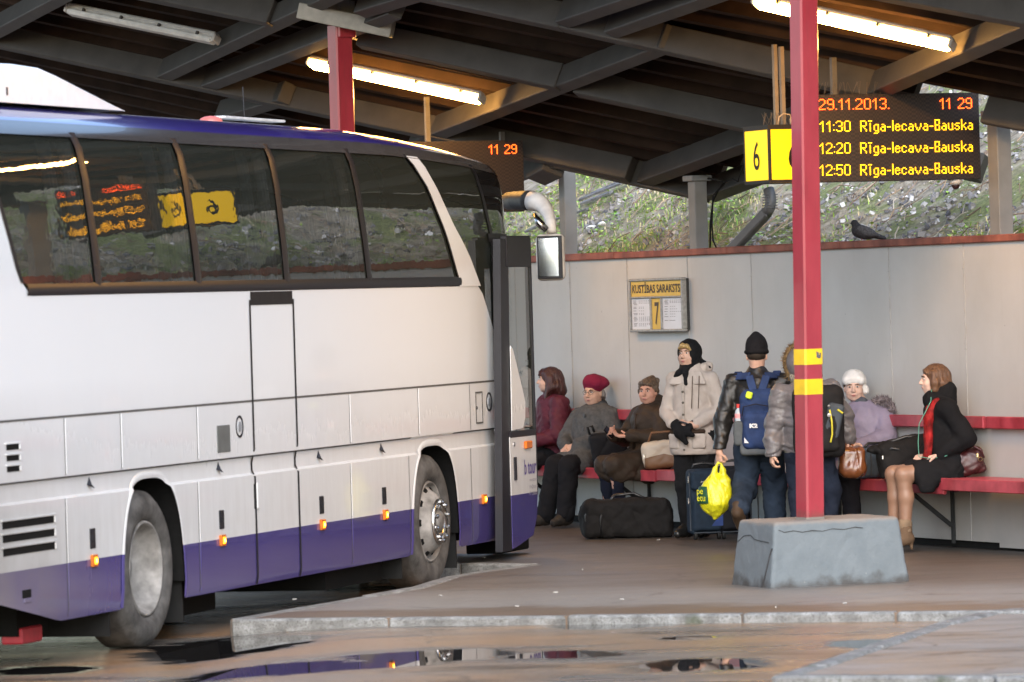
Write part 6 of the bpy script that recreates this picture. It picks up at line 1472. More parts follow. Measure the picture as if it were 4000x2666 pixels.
def b(s):
    s.ell(g.pel - UP * .03, (.19, .155, .14), g.B, .05)
    for i in (-1, 1): s.chain([g.hip[i], g.kn[i], g.an[i] + (g.kn[i] - g.an[i]) * .08], [.112, .095, .085], .035)
garment(g, 'jeans', m_denim, b, [g.pel, *g.kn.values(), *g.an.values()], .17, .009, (.010, 24), 6.0)
shoes(g, M('brown_shoe', (.055, .035, .022), .5))
R, hc, k = g.R, g.hc, g.hk; P = lambda x, y, z: hc + k * (R[0] * x + R[1] * y + R[2] * z)
s = SDF(hc - .2, hc + .24, .006); s.ell(P(0, -.01, .065), (.090, .106, .108), R, .02); s.cone(P(0, -.01, .13), P(0, -.02, .158), .05, .03, .04); s.half(P(0, 0, .008), -R[2]); s.ell(P(-.0, -.01, .030), (.099, .112, .034), R, .008); s.wrinkle(.0025, 80, 1, (1, 1, .2)); s.mesh('knit_cap', wool('black_knit_cap', (.012, .011, .012), bmp=.5, bscale=120), g.root)
s, P = hair_sdf(g, None); s.ell(P(0, -.028, .0), (.074, .080, .05), R, .01); s.ell(P(0, .1, 0), (.09, .09, .1), R, .01, 'sub'); s.wrinkle(.002, 120); s.mesh('hair', M('dark_cropped_hair', (.03, .022, .016), .7), g.root)
# backpack
def backpack(g, label, main, trim, c, w, h, dep):
    o = g.O + c; r_ = thing('backpack', label, 'backpack', o); B = [g.L, -g.f, UP]
    s = SDF(A3(-.36, -.36, -.42), A3(.36, .36, .42), .008); s.box((0, 0, 0), (w / 2, dep / 2, h / 2), B, .075, 0); s.box(-g.f * dep * .45 - UP * h * .14, (w * .40, .05, h * .28), B, .045, .015); s.wrinkle(.006, 22, 2.0); s.mesh('pack_body', main, r_)
    return o, r_, B
m_bpb = M('blue_backpack_cloth', (.022, .042, .115), .8, var=.25, scale=12, bmp=.35, bscale=90); m_bpg = M('grey_backpack_cloth', (.11, .12, .13), .8, var=.2)
bc = LP(g, *cB(545, 650), 0) ; bc = bc - g.f * .20 - A3(0, bc[1], 0)
bo3, r_, B = backpack(g, 'blue backpack with grey bottom worn by the man in the leather jacket', m_bpb, m_bpg, bc, .30, .52, .15)
s = SDF(A3(-.3, -.3, -.36), A3(.3, .3, .0), .008); s.box(-UP * .215 - g.f * .006, (.148, .083, .05), B, .035, 0); s.mesh('bottom_panel', m_bpg, r_)
s = SDF(A3(-.32, -.3, -.3), A3(.1, .3, .1), .007); s.box(g.L * .155 - UP * .09 - g.f * .01, (.045, .055, .10), B, .03, 0); s.wrinkle(.004, 40); s.mesh('side_pocket', M('mesh_pocket', (.09, .10, .105), .9), r_)
for sd_ in (1, -1):
    mb = MB(); top = -bc + g.sh[sd_] * 1.0 + UP * .075 - g.L * sd_ * .045; pts_ = [g.L * sd_ * .035 + UP * .245 - g.f * .02, g.L * sd_ * .07 + UP * .36 + g.f * .02, top - g.f * .055 - UP * .02, top + g.f * .03 + UP * .012, top + g.f * .12 - UP * .08]
    for a_, b__ in zip(pts_[:-1], pts_[1:]): mb.bar(a_, b__, .062, .016, up=unit(-g.f + UP * .4), bevel=.004)
    mb.build('shoulder_strap', m_bpb, r_)
m_hiv = M('fluorescent_tag', (.65, .85, .04), .5)
mb = MB(); mb.box(-g.f * .10 + g.L * .055 + UP * .21, (.05, .035, .055), [unit(g.L + UP * .3), -g.f, unit(UP - g.L * .3)], .008); mb.build('reflective_tag', m_hiv, r_)
m_wl = M('white_print', (.7, .7, .7), .5)
lab = g.L * .055 - UP * .045 - g.f * .128
text_obj('backpack_text', 'K2', .042, m_wl, r_, lab, -g.L, UP, 1.3, weight=.003)
mb = MB(); q_ = g.L * .10 - UP * .165 - g.f * .124; mb.add([q_, q_ - g.L * .035, q_ + UP * .045 + g.L * .0], [(0, 1, 2)]); mb.build('white_mark', m_wl, r_)
mb = MB(); mb.tube([-g.f * .085 + g.L * .12 + UP * .05, -g.f * .12 + g.L * .10 + UP * .12, -g.f * .125 + UP * .14, -g.f * .12 - g.L * .10 + UP * .12], .005, 6); mb.build('zip', M('zip_dark', (.02, .02, .03), .5), r_)
bt_ = bo3 + g.L * .16 + UP * .03 - g.f * .0; r_ = thing('water_bottle', 'clear water bottle with red cap in the side pocket of the blue backpack', 'bottle', bt_)
mb = MB(); mb.lathe([(0, -.12), (.03, -.12), (.031, .03), (.024, .06), (.012, .075), (.012, .085)], (0, 0, 0), UP, 18); mb.build('bottle_body', M('bottle_plastic', (.42, .48, .52), .15), r_, smooth=True)
mb = MB(); mb.lathe([(.016, .08), (.016, .11), (0, .112)], (0, 0, 0), UP, 14); mb.build('cap', M('red_cap', (.6, .04, .03), .4), r_); mb = MB(); mb.lathe([(.0318, .0), (.0318, .035)], (0, 0, 0), UP, 18); mb.build('bottle_label', M('bottle_label', (.75, .3, .3), .5), r_)
# yellow carrier bag in his left hand
hp_ = g.O + g.wr[1] + A3(.0, -.0, -.085); zb = at_depth(*cB(232, 1280), hp_[1])[2]; H_ = hp_[2] - zb
r_ = thing('carrier_bag', 'bright yellow plastic carrier bag hanging from the walking man\'s hand', 'carrier bag', hp_)
m_ybag, nt, N, L_, bs = nodes_of('yellow_film'); co_ = objco(nt)
L_.new(ramp(nt, noise(nt, co_, 7, 4), [(.3, (.50, .48, .008)), (.7, (.66, .63, .02))]), bs.inputs['Base Color']); bs.inputs['Roughness'].default_value = .28; bs.inputs['Transmission Weight'].default_value = .0; bs.inputs['Subsurface Weight'].default_value = .0; bs.inputs['Subsurface Radius'].default_value = (.06, .05, .01); bump(nt, bs, noise(nt, vmul(nt, co_, (2.2, 2.2, .8)), 14, 4, .6, .6), .55, .02)
s = SDF(A3(-.22, -.17, -H_ - .03), A3(.22, .17, .06), .006)
s.ell((-.045, 0, -H_ * .64), (.135, .085, .135), None, .05); s.ell((-.03, 0, -H_ * .50), (.105, .06, .13), None, .05); s.cone((-.04, 0, -H_ * .75), (-.045, 0, -H_ * .985), .10, .018, .05)
s.chain([A3(-.012, .0, -.0), A3(-.035, 0, -.06), A3(-.06, 0, -.18)], [.012, .018, .05], .03); s.chain([A3(.012, .0, -.0), A3(.025, 0, -.06), A3(.03, 0, -.2)], [.012, .016, .045], .03); s.ell((.03, -.0, -H_ * .33), (.055, .05, .035), None, .02)
s.wrinkle(.008, 26, 2.0, (1, 1, .35)); s.wrinkle(.004, 60, 3.0, (1, 1, .4)); s.mesh('bag', m_ybag, r_)
m_gprint = M('dark_green_print', (.012, .06, .03), .5); m_yprint = M('yellow_print', (.7, .66, .02), .5)
s = SDF(A3(-.24, -.17, -H_ - .03), A3(-.055, .17, .0), .006); s.ell((-.045, 0, -H_ * .64), (.141, .093, .143), None, .05); s.ell((-.03, 0, -H_ * .46), (.126, .073, .138), None, .05); s.half((-.122, 0, 0), (1, .0, .08)); s.half((0, 0, -H_ * .73), (0, 0, -1)); s.half((0, 0, -H_ * .42), (0, 0, 1)); s.mesh('green_patch', m_gprint, r_)
for i, t_ in enumerate(('pe', 'etu')): text_obj('bag_text', t_, .075, m_yprint, r_, A3(-.190, -.068, -H_ * .55 - i * .055), unit(A3(.72, -.69, 0)), UP, .95)
# navy suitcase and a black one behind it
def suitcase(at, label, mat, w, h, dep, yaw, blue):
    r_ = thing('suitcase', label, 'suitcase', at); c, s_ = math.cos(yaw), math.sin(yaw); B = [A3(c, s_, 0), A3(-s_, c, 0), UP]
    s = SDF(A3(-.36, -.36, -.02), A3(.36, .36, h + .08), .008); s.box((0, 0, .045 + (h - .045) / 2), (w / 2, dep / 2, (h - .045) / 2), B, .04, 0); s.box(A3(0, 0, .04 + h * .30) - B[1] * dep * .5, (w * .42, .035, h * .24), B, .03, .012); s.box(A3(0, 0, .03 + h * .79) - B[1] * dep * .5, (w * .45, .04, h * .14), B, .03, .012); s.wrinkle(.003, 24, 1.0); s.mesh('shell', mat, r_)
    mb = MB(); mb.tube([-B[0] * .09 + UP * h, -B[0] * .085 + UP * (h + .035), UP * (h + .045), B[0] * .085 + UP * (h + .035), B[0] * .09 + UP * h], .011, 8); mb.build('handle', m_blkl, r_, smooth=True)
    for x in (-1, 1): mb = MB(); mb.lathe([(.0, -.012), (.032, -.012), (.035, 0), (.032, .012), (0, .012)], B[0] * x * w * .34 - B[1] * dep * .38 + UP * .035, B[0], 16); mb.build('wheel', M('case_wheel', (.02, .02, .02), .5), r_)
    mb = MB()
    for x in (-1, 1): mb.box(B[0] * x * (w / 2 - .004) - B[1] * (dep / 2 - .004) + UP * (.05 + (h - .05) / 2), (.012, .012, h - .1), B, .004)
    mb.box(-B[1] * (dep / 2 + .002) + UP * .06, (w - .06, .012, .012), B, .004); mb.build('piping', M('case_piping', (.05, .06, .075), .5), r_)
    if blue:
        mb = MB(); y_ = -B[1] * (dep * .5 + .038); mb.prism([y_ + B[0] * .03 + UP * .115, y_ + B[0] * .125 + UP * .115, y_ + B[0] * .13 + UP * .245], B[1] * .004); mb.build('blue_flash', M('case_blue', (.03, .06, .2), .5), r_)
        mb = MB(); mb.box(-B[0] * .155 - B[1] * (dep * .5 + .035) + UP * (h * .86), (.014, .012, .06), B, .003); mb.box(-B[0] * .155 - B[1] * (dep * .5 + .02) + UP * (h * .56), (.014, .012, .05), B, .003); mb.box(-B[0] * .02 - B[1] * (dep * .5 + .042) + UP * (h * .82), (.07, .008, .02), B, .003); mb.build('zip_pull', m_chrome, r_)
m_navy = M('navy_case_cloth', (.020, .032, .050), .75, var=.2, scale=16, bmp=.3, bscale=120)
sp0 = on_floor(*cB(180, 1420), FLOOR); suitcase(sp0 + A3(0, .12, 0), 'navy blue upright suitcase on wheels next to the standing woman', m_navy, .285, .585, .19, math.radians(8), True)
sp1 = on_floor(*cB(345, 1420), FLOOR); suitcase(sp1 + A3(.03, .28, 0), 'black upright suitcase on wheels behind the walking man', M('black_case_cloth', (.015, .016, .02), .75), .28, .60, .2, math.radians(5), False)

# --- person in a grey puffer jacket behind the column
pd = 40.6; po = at_depth(*cB(838, 880), pd)
puf = new_person('person in grey quilted puffer with fur hood, mostly hidden behind the banded column', (po[0], po[1]), 184, 1.55, None, 190, .0, shoulder=.19, skin_tone='warm', hk=.95)
g = puf
g.el = {1: LP(g, *cB(628, 690), .03), -1: LP(g, *cB(1062, 640), .02)}; g.wr = {1: LP(g, *cB(603, 860), -.05), -1: LP(g, *cB(1092, 760), .02)}; g.hd = {1: A3(0, .05, -1), -1: A3(.02, 0, -1)}; g.pn = {1: A3(1, .2, 0), -1: A3(-1, .2, 0)}; g.curl = {1: .6, -1: 1.2}
g.kn = {1: g.J(.02, .085, .45), -1: LP(g, *cB(985, 1090), 0)}; g.an = {1: g.J(0, .09, .09), -1: LP(g, *cB(985, 1330), 0)}; g.toe = {1: g.J(.14, .1, .045), -1: g.an[-1] + g.f * .15 - UP * .05}
build_body(g)
m_puff = M('grey_puffer_shell', (.125, .115, .118), .38, var=.2, scale=9, bmp=.4, bscale=24, bdist=.02)
def b(s): torso_prims(s, g, .205, .16, .06, .2, .17); [sleeve_prims(s, g, i, (.095, .088, .070), .96) for i in (-1, 1)]; s.cone(g.neck - UP * .05, g.neck, .11, .10, .04)
garment(g, 'puffer_jacket', m_puff, b, [g.pel, g.neck, *g.el.values(), *g.wr.values(), *g.sh.values()], .22, .009, (.013, 30), 7.0, (.5, .5, 1), cuts=[(g.J(0, 0, .745), (0, 0, -1))])
R, hc, k = g.R, g.hc, g.hk; P = lambda x, y, z: hc + k * (R[0] * x + R[1] * y + R[2] * z)
s = SDF(hc - .28, hc + .28, .007); s.ell(P(.03, -.02, .035), (.125, .13, .135), R, .02); s.cone(P(0, -.03, -.06), P(0, -.03, -.13), .10, .10, .05); s.ell(P(-.03, .14, .0), (.10, .12, .13), R, .02, 'sub'); s.mesh('hood', m_puff, g.root)
m_fur = M('tan_fur', (.20, .13, .06), .9, var=.5, scale=40, bmp=.9, bscale=90, bdist=.03)
def fur_strip(g, name, pts, rad, mat, n=1600, ln=.035, seed=3):
    rn = np.random.default_rng(seed); pts = np.array(pts); mb = MB()
    mb.tube(pts, rad * .75, 8)
    seg = np.linspace(0, len(pts) - 1.001, n)
    for t in seg:
        i = int(t); p = pts[i] + (pts[i + 1] - pts[i]) * (t - i); d = unit(rn.normal(0, 1, 3)); q = p + d * rad * .7; e = q + unit(d + rn.normal(0, .35, 3)) * ln * rn.uniform(.6, 1.2); w = unit(np.cross(d, rn.normal(0, 1, 3))) * .0028
        mb.add([q - w, q + w, e], [(0, 1, 2)])
    return mb.build(name, mat, g.root)
fur_strip(g, 'hood_fur', [P(.128 * math.cos(t) + .03, -.045, .03 + .150 * math.sin(t)) for t in np.linspace(-.9, 4.0, 22)], .034, m_fur)
s = SDF(hc - .25, hc + .2, .007); s.cone(P(-.05, -.03, -.085), P(.05, -.03, -.085), .085, .085, .03); s.wrinkle(.005, 40); s.mesh('scarf', M('patterned_scarf', (.22, .20, .16), .9, var=.8, scale=60), g.root)
def b(s):
    s.ell(g.pel - UP * .03, (.18, .145, .14), g.B, .05)
    for i in (-1, 1): s.chain([g.hip[i], g.kn[i], g.an[i] + UP * .1], [.105, .078, .062], .035)
garment(g, 'jeans', wool('dark_indigo_jeans', (.014, .018, .030)), b, [g.pel, *g.kn.values(), *g.an.values()], .16, .009, (.007, 28), 8.0); shoes(g, M('black_leather_boot', (.012, .012, .012), .3, bmp=.3, bscale=40), boot=.20)
m_bkk = wool('black_backpack_cloth', (.016, .015, .015), rough=.75, bscale=70)
bc = LP(g, *cB(905, 650), 0); bc = bc - g.f * .22 - A3(0, bc[1], 0)
bo4, r_, B = backpack(g, 'black backpack with grey panel and yellow zip on the person behind the column', m_bkk, m_bpg, bc, .40, .56, .16)
s = SDF(A3(-.1, -.3, -.3), A3(.3, .3, .2), .007); s.box(-g.L * .115 - UP * .0 - g.f * .09, (.065, .03, .14), [unit(g.L + UP * .25), -g.f, unit(UP - g.L * .25)], .03, 0); s.mesh('grey_panel', M('slate_panel', (.05, .06, .07), .7), r_)
mb = MB(); mb.tube([-g.L * .09 + UP * .09 - g.f * .15, -g.L * .105 + UP * .0 - g.f * .165, -g.L * .105 - UP * .10 - g.f * .15, -g.L * .09 - UP * .16 - g.f * .14], .007, 6); mb.build('yellow_zip', M('zip_yellow', (.55, .48, .04), .5), r_)
mb = MB(); mb.tube([-g.L * .15 + UP * .09 - g.f * .13, -g.L * .19 + UP * .06 - g.f * .12], .008, 6); mb.build('yellow_tab', M('zip_yellow', (.55, .48, .04), .5), r_)
mb = MB(); mb.lathe([(0, -.012), (.015, -.004), (.015, .006), (0, .014)], -g.L * .085 + UP * .05 - g.f * .165, g.f, 14); mb.lathe([(0, -.01), (.01, 0), (0, .012)], -g.L * .085 + UP * .12 - g.f * .155, g.f, 12); mb.build('charm', M('charm_silver', (.6, .6, .58), .3, .6), r_)
lb0 = g.O + g.wr[-1] - UP * .05; r_ = thing('leather_bag', 'glossy brown leather handbag carried by the person behind the column', 'handbag', lb0)
m_tanl = M('tan_glossy_leather', (.15, .048, .016), .25, var=.3, scale=10, bmp=.3, bscale=30, coat=.4)
s = SDF(A3(-.2, -.2, -.28), A3(.25, .2, .03), .007); s.box((.03, 0, -.135), (.102, .08, .115), None, .05, 0); s.ell((.03, 0, -.195), (.112, .09, .075), None, .04); s.wrinkle(.007, 28, 2.0, (1.4, 1, .5)); s.mesh('bag', m_tanl, r_)
mb = MB(); mb.tube([A3(-.035, -.05, -.05), A3(-.02, -.03, .0), A3(.0, .0, .012), A3(.03, -.03, -.005), A3(.045, -.05, -.05)], .007, 8); mb.build('handle', m_tanl, r_, smooth=True)

# --- woman in lavender coat and white knitted hat
lav = new_person('seated woman in lavender coat and white knitted hat, grey fur collar', sit_at(*cC(276, 960), -.22), 30, 1.355, .53, 6, -.04, lean=-.06, shoulder=.185, skin_tone='pale', full=1.08, headoff=(.0, -.065), sdrop=.035)
g = lav
g.el = {1: g.J(.05, .25, .84), -1: g.J(.08, -.23, .80)}; g.wr = {1: g.J(.28, .12, .80), -1: g.J(.31, -.08, .76)}; g.hd = {1: unit(g.f - g.L * .3), -1: unit(g.f + g.L * .2)}; g.pn = {1: -UP, -1: -UP}; g.curl = {1: .6, -1: .6}
g.kn = {1: g.J(.41, .09, .56), -1: g.J(.41, -.09, .56)}; g.an = {1: g.J(.38, .09, .1), -1: g.J(.38, -.1, .1)}; g.toe = {1: g.J(.52, .1, .05), -1: g.J(.52, -.11, .05)}
build_body(g); face_bits(g, (.12, .08, .06))
m_lav = M('lavender_down_coat', (.25, .22, .305), .5, var=.15, scale=8, bmp=.35, bscale=26, bdist=.015)
def b(s):
    torso_prims(s, g, .205, .165, .06, .215, .19); [sleeve_prims(s, g, i, (.090, .082, .062)) for i in (-1, 1)]
    for i in (-1, 1): s.cone(g.hip[i], g.hip[i] + (g.kn[i] - g.hip[i]) * .9, .115, .10, .04)
    s.chain([g.J(.25, -.15, .52), g.J(.30, -.20, .40), g.J(.30, -.21, .33)], [.06, .04, .02], .03)
garment(g, 'coat', m_lav, b, [g.pel, g.neck, *g.el.values(), *g.wr.values(), *g.sh.values(), *g.kn.values(), g.J(.3, -.2, .3)], .2, .009, (.009, 23), 9.0)
s = SDF(g.neck - .2, g.neck + .2, .008); s.cone(g.neck - UP * .06 + g.f * .05, g.neck + UP * .0 + g.f * .04, .075, .065, .03); s.wrinkle(.005, 38); s.mesh('scarf', wool('slate_scarf', (.07, .08, .10)), g.root)
mb = MB(); mb.tube([g.neck + g.f * .10 - g.L * .02 - UP * .04, g.J(.115, -.02, 1.0), g.J(.14, -.02, .86), g.J(.16, -.02, .72)], [.022, .026, .026, .024], 8); mb.build('coat_opening', wool('navy_jumper', (.03, .035, .05)), g.root, smooth=True)
m_gfur = M('grey_fur', (.20, .17, .18), .9, var=.4, scale=40, bmp=.9, bscale=90)
fur_strip(g, 'fur_collar', [g.neck + g.L * .10 + g.f * .03 + UP * .0, g.neck + g.L * .13 - g.f * .03 + UP * .03, g.neck + g.L * .19 - g.f * .05 + UP * .02, g.neck + g.L * .24 - g.f * .02 - UP * .02, g.neck + g.L * .27 + g.f * .02 - UP * .07], .042, m_gfur, 1500, .035, 5)
trousers(g, wool('dark_trousers_plain', (.014, .014, .018))); shoes(g, M('black_shoe_plain', (.012, .012, .012), .4))
R, hc, k = g.R, g.hc, g.hk; P = lambda x, y, z: hc + k * (R[0] * x + R[1] * y + R[2] * z)
m_wknit = wool('white_knit', (.66, .65, .63), bmp=.6, bscale=110, var=.06)
s = SDF(hc - .22, hc + .26, .006); s.ell(P(0, -.02, .052), (.098, .113, .098), R, .02); s.half(P(0, 0, .028), unit(R[1] * .55 - R[2])); s.cone(P(-.055, .050, .060), P(.055, .050, .060), .036, .036, .02); s.ell(P(0, -.05, .035), (.094, .075, .05), R, .03); s.wrinkle(.003, 75, 1.0, (1, 1, .3)); s.mesh('knitted_hat', m_wknit, g.root)
s = SDF(hc - .22, hc + .22, .006); s.ell(P(.095, -.0, -.03), (.03, .03, .03)); s.ell(P(.088, -.0, .0), (.022, .022, .022)); s.wrinkle(.004, 90); s.mesh('bobble', m_wknit, g.root)
s, P = hair_sdf(g, None); s.chain([P(.06, -.02, .03), P(.072, -.03, -.03)], [.025, .018], .02); s.chain([P(-.068, .0, .03), P(-.074, -.01, -.02)], [.018, .012], .02); s.mesh('hair', M('brown_hair_plain', (.10, .06, .035), .6), g.root)

# --- bags on the right half of the bench
cl = sit_at(*cC(335, 900), -.33); cl[2] = .66; r_ = thing('cooler_bag', 'slate blue padded bag on the bench in front of the woman in lavender', 'bag', cl)
m_cool = M('slate_nylon', (.06, .085, .115), .6, var=.2, scale=12, bmp=.3, bscale=60)
s = SDF(A3(-.26, -.26, -.02), A3(.3, .26, .3), .008); s.box((.0, 0, .12), (.155, .10, .12), [unit(A3(.9, .43, 0)), unit(A3(-.43, .9, 0)), UP], .03, 0); s.wrinkle(.006, 22); s.mesh('bag', m_cool, r_)
mb = MB(); B = [unit(A3(.9, .43, 0)), unit(A3(-.43, .9, 0)), UP]
for x in (-.06, .05): mb.tube([B[0] * x - B[1] * .10 + UP * .02, B[0] * x - B[1] * .108 + UP * .12, B[0] * x - B[1] * .1 + UP * .235], .007, 6)
mb.build('piping', M('case_piping', (.05, .06, .075), .5), r_)
mb = MB(); mb.tube([-B[0] * .1 - B[1] * .04 + UP * .22, -B[0] * .05 - B[1] * .05 + UP * .27, B[0] * .08 - B[1] * .05 + UP * .27, B[0] * .12 - B[1] * .04 + UP * .22], .012, 8); mb.build('handle', m_blkl, r_, smooth=True)
db = sit_at(*cC(560, 930), -.30); db[2] = .665; r_ = thing('holdall', 'large black holdall on the bench between lavender coat and black coat', 'holdall', db)
s = SDF(A3(-.36, -.26, -.03), A3(.36, .26, .40), .009); s.box((0, 0, .15), (.22, .14, .165), [unit(A3(.95, .0, .12)), A3(0, 1, 0), unit(A3(-.12, 0, .95))], .07, 0); s.ell((.07, 0, .19), (.16, .14, .14), None, .05); s.half((0, 0, .0), (0, 0, -1)); s.wrinkle(.009, 20, 6.0); s.mesh('bag', m_duff, r_)
mb = MB(); mb.tube([A3(-.20, -.06, .20), A3(-.13, -.08, .285), A3(.0, -.08, .325), A3(.12, -.08, .32), A3(.19, -.06, .24)], .014, 8); mb.tube([A3(-.16, -.1, .19), A3(-.12, -.13, .24), A3(-.06, -.13, .23), A3(-.03, -.12, .2)], .012, 8); mb.build('handle', m_blkl, r_, smooth=True)
s = SDF(A3(-.36, -.26, .0), A3(-.05, .1, .36), .008); s.ell((-.22, -.06, .23), (.09, .07, .04), None, .03); s.ell((-.17, -.09, .20), (.05, .05, .04), None, .03); s.wrinkle(.010, 34); s.mesh('folded_strap', m_duff, r_)
mb = MB(); mb.box((-.19, -.135, .17), (.012, .008, .03), None, .002); mb.build('buckle', m_chrome, r_)

# --- girl in a black coat with a red scarf
grl = new_person('young woman in black coat with red scarf and bare knees, seated in profile', sit_at(*cC(828, 960), -.27), 78, 1.425, .555, 86, .0, lean=.045, shoulder=.165, skin_tone='pale', headoff=(-.0, -.05), hk=.99, legk=.84)
g = grl
g.el = {1: g.J(-.10, .21, .87), -1: g.J(-.02, -.20, .86)}; g.wr = {1: g.J(.10, .13, .74), -1: g.J(.15, -.10, .74)}; g.hd = {1: unit(g.f * .8 - g.L * .5 - UP * .2), -1: unit(g.f * .8 + g.L * .5 - UP * .2)}; g.pn = {1: -UP, -1: -UP}; g.curl = {1: .7, -1: .7}
g.kn = {1: g.J(.38, .075, .60), -1: g.J(.415, -.065, .60)}; g.an = {1: g.J(.38, .08, .135), -1: g.J(.43, -.07, .13)}; g.toe = {1: g.J(.49, .07, .045), -1: g.J(.54, -.08, .045)}
build_body(g); face_bits(g, (.09, .055, .035))
m_bcoat = wool('black_wool_coat', (.010, .010, .011), bmp=.25)
def b(s):
    torso_prims(s, g, .175, .135, .06, .19, .165); [sleeve_prims(s, g, i, (.078, .074, .060)) for i in (-1, 1)]
    for i in (-1, 1): s.cone(g.hip[i], g.hip[i] + (g.kn[i] - g.hip[i]) * .62, .12, .098, .04)
    s.cone(g.J(.1, .14, .60), g.J(.22, .16, .50), .07, .06, .05); s.cone(g.J(.05, .15, .56), g.J(.0, .17, .50), .06, .05, .05)
garment(g, 'coat', m_bcoat, b, [g.pel, g.neck, *g.el.values(), *g.wr.values(), *g.sh.values(), *g.kn.values()], .2, .009, (.007, 23), 10.0, cuts=[(g.J(0, 0, .455), (0, 0, -1)), (g.J(.30, 0, .5), unit(g.f * .9 - UP * .35))])
s = SDF(g.neck - .26, g.neck + .24, .007); s.cone(g.neck - g.f * .03 + UP * .00, g.neck + g.f * .045 - UP * .01, .088, .082, .03); s.cone(g.neck + g.f * .05 - UP * .05, g.neck + g.f * .07 - UP * .02, .075, .06, .04); s.cone(g.neck - g.f * .05 + UP * .05, g.neck - g.f * .03 - UP * .05, .082, .10, .04); s.wrinkle(.006, 32, 3.0); s.mesh('cowl', m_bcoat, g.root)
m_rscarf = M('red_scarf', (.24, .010, .010), .75, var=.75, scale=14, bmp=.4, bscale=40)
s = SDF(A3(-.5, -.5, .55), A3(.35, .4, 1.25), .007); q0 = g.neck + g.f * .13 + g.L * .06 - UP * .04
s.chain([g.neck + g.f * .06 + g.L * .10 - UP * .02, g.J(.16, .08, 1.02), g.J(.165, .075, .88), g.J(.18, .07, .74)], [.032, .040, .036, .03], .02); s.chain([g.neck + g.f * .09 + g.L * .04 - UP * .06, g.J(.155, .03, .98), g.J(.165, .03, .80)], [.034, .034, .028], .02); s.wrinkle(.010, 48, 2.0, (1, 1, .25)); s.mesh('scarf', m_rscarf, g.root)
mb = MB(); rn_ = random.Random(9)
for i in range(16): p = g.J(.18 + rn_.uniform(-.03, .03), .07 + rn_.uniform(-.035, .035), .73); mb.tube([p, p + A3(rn_.uniform(-.01, .01), 0, -.05)], .003, 4)
mb.build('scarf_fringe', m_rscarf, g.root)
m_tights = M('tan_tights', (.25, .14, .09), .45, var=.08, scale=6)
def b(s):
    for i in (-1, 1): s.chain([g.hip[i], g.kn[i], g.kn[i] * .62 + g.an[i] * .38 - g.f * .018, g.an[i]], [.09, .061, .058, .041], .03)
garment(g, 'tights', m_tights, b, [*g.hip.values(), *g.kn.values(), *g.an.values()], .12, .007, None)
m_tboot = M('tan_suede_boot', (.12, .075, .045), .8, var=.2, bmp=.3, bscale=70); shoes(g, m_tboot, heel=.075, r=(.043, .03), boot=.06)
for i in (-1, 1):
    s = SDF(g.an[i] - .13, g.an[i] + .16, .006); s.cone(g.an[i] + UP * .04, g.an[i] + UP * .085, .056, .058, .01); s.wrinkle(.003, 70); s.mesh('boot_cuff', wool('ribbed_cuff', (.20, .14, .09), bmp=.6, bscale=90), g.root)
m_bob = HAIR('auburn_bob', (.095, .042, .019), (.20, .095, .042))
s, P = hair_sdf(g, None); R = g.R
s.ell(P(0, -.02, .045), (.086, .104, .085), R, .01); s.ell(P(0, .105, -.045), (.082, .065, .10), R, .012, 'sub')
for x in (-1, 1): s.chain([P(x * .070, .01, .05), P(x * .080, .005, -.02), P(x * .076, .005, -.075), P(x * .066, .015, -.10)], [.030, .034, .028, .015], .02)
s.chain([P(0, -.085, .02), P(0, -.085, -.05), P(0, -.065, -.095)], [.055, .055, .035], .03); s.chain([P(-.05, -.06, -.03), P(-.05, -.05, -.09)], [.05, .035], .03); s.chain([P(.05, -.06, -.03), P(.05, -.05, -.09)], [.05, .035], .03); s.chain([P(-.03, .076, .080), P(.03, .074, .076), P(.06, .055, .05)], [.009, .009, .009], .016); s.wrinkle(.003, 85, .5, (1, 1, .22)); s.mesh('hair', m_bob, g.root)
mb = MB(); mb.tube([P(.077, .0, -.01), P(.082, .03, -.06), g.neck + g.f * .10 + g.L * .09 - UP * .02, g.J(.235, .06, .98), g.J(.25, .07, .84), g.J(.25, .08, .73), g.J(.17, .13, .715), g.J(.06, .20, .735)], .0035, 6); mb.build('earphone_cord', M('green_cord', (.10, .30, .22), .5), g.root, smooth=True)
rbg = sit_at(*cC(990, 920), -.14); rbg[2] = .69; r_ = thing('handbag', 'dark red leather handbag on the bench behind the girl in black', 'handbag', rbg)
m_ox = M('oxblood_leather', (.050, .010, .011), .4, var=.4, scale=14, bmp=.4, bscale=30)
s = SDF(A3(-.26, -.2, -.02), A3(.26, .2, .3), .008); s.box((-.03, 0, .105), (.12, .06, .10), [unit(A3(1, 0, .25)), A3(0, 1, 0), unit(A3(-.25, 0, 1))], .05, 0); s.wrinkle(.010, 26, 3.0); s.mesh('bag', m_ox, r_)
mb = MB(); mb.tube([A3(-.05, -.05, .2), A3(.0, -.08, .235), A3(.06, -.08, .20), A3(.08, -.07, .14)], .009, 8); mb.build('handle', m_ox, r_, smooth=True)
mb = MB(); mb.lathe([(.014, -.003), (.018, 0), (.014, .003)], (.05, -.085, .13), (0, -1, 0), 12); mb.box((.03, -.085, .16), (.015, .006, .03), None, .002); mb.build('buckle', M('brass', (.5, .4, .2), .3, .9), r_)
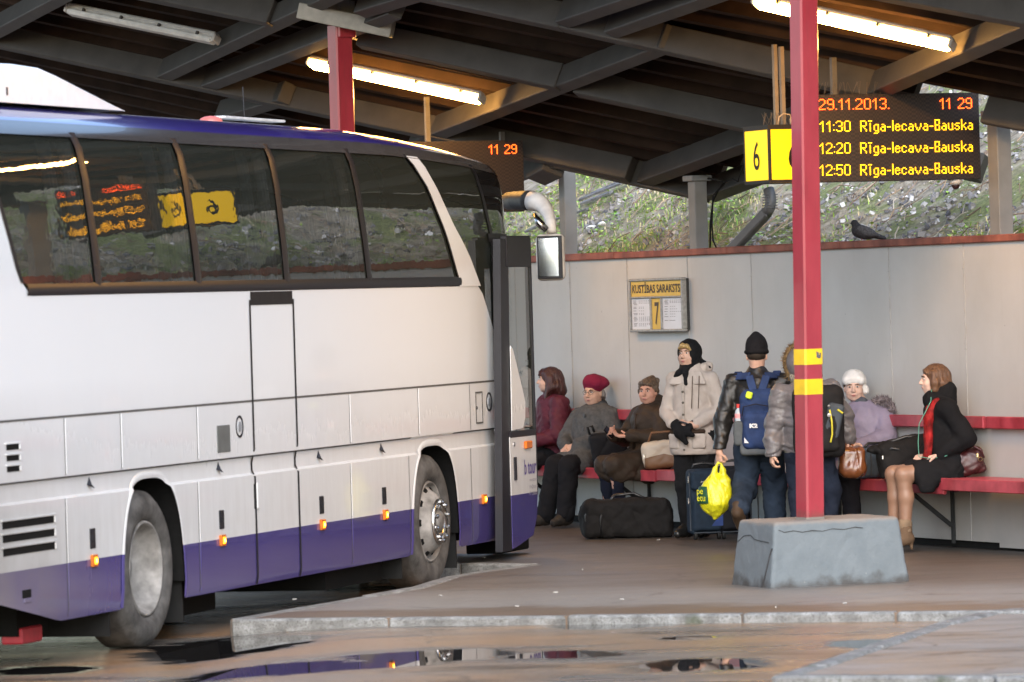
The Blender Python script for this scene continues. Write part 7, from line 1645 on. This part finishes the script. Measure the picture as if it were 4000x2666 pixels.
# litter on the platform
m_butt = M('paper_white', (.42, .40, .37), .7); rl = random.Random(21)
for (x, y) in ((1150, 2345), (1720, 2330), (1890, 2182), (2276, 2228), (2572, 2112), (2430, 2345), (2020, 2372), (3030, 2375), (1340, 2100), (3300, 2360), (2170, 2318)):
    p = on_floor(x, y, .1205); r_ = MB(); a = rl.uniform(0, 3.1); d = A3(math.cos(a), math.sin(a), 0); r_.tube([p + UP * .006 - d * .014, p + UP * .006 + d * .016], [.0045, .0042], 7)
    tag(r_.build('cigarette_end', m_butt, loc=p), 'small pale cigarette end lying on the platform asphalt', 'litter', 'cigarette ends on the platform')

# ------------------------------------------------------------------ every loose piece of these parts becomes a part of its own
def split_loose(o, most=40):
    me = o.data; n = len(me.vertices); par = list(range(n))
    def find(a):
        while par[a] != a: par[a] = par[par[a]]; a = par[a]
        return a
    for e in me.edges:
        a, b = find(e.vertices[0]), find(e.vertices[1])
        if a != b: par[a] = b
    comp = {}
    for f in me.polygons: comp.setdefault(find(f.vertices[0]), []).append(f)
    if not 1 < len(comp) <= most: return
    co = [v.co.copy() for v in me.vertices]; mat = me.materials[0] if me.materials else None; name = o.name.split('.')[0]; first = True
    for fs in comp.values():
        ids = sorted({i for f in fs for i in f.vertices}); mp = {i: k for k, i in enumerate(ids)}
        m2 = bpy.data.meshes.new(name); m2.from_pydata([co[i] for i in ids], [], [tuple(mp[i] for i in f.vertices) for f in fs]); m2.update()
        m2.polygons.foreach_set('use_smooth', [f.use_smooth for f in fs])
        if mat: m2.materials.append(mat)
        if first: o.data = m2; first = False
        else:
            c = bpy.data.objects.new(name, m2); link(c, o.parent); c.location = o.location
SPLIT = {'window_pillar', 'window_seal', 'panel_edge', 'clip', 'coat_button', 'snap_button', 'fur_trim', 'drawstring', 'zip_pull', 'rib', 'pod_clip', 'hand_hole', 'wheel_nut', 'handle', 'piping', 'buckle', 'charm', 'eyebrow', 'bracket', 'door_gasket', 'hood', 'collar', 'gloves', 'underbody', 'front_side_window', 'step_well', 'vent_lip', 'door_frame', 'jacket_flap', 'timetable_frame', 'peeled_patch_'}
for o in list(scene.objects):
    if o.type == 'MESH' and o.parent is not None and o.name.split('.')[0] in SPLIT: split_loose(o)
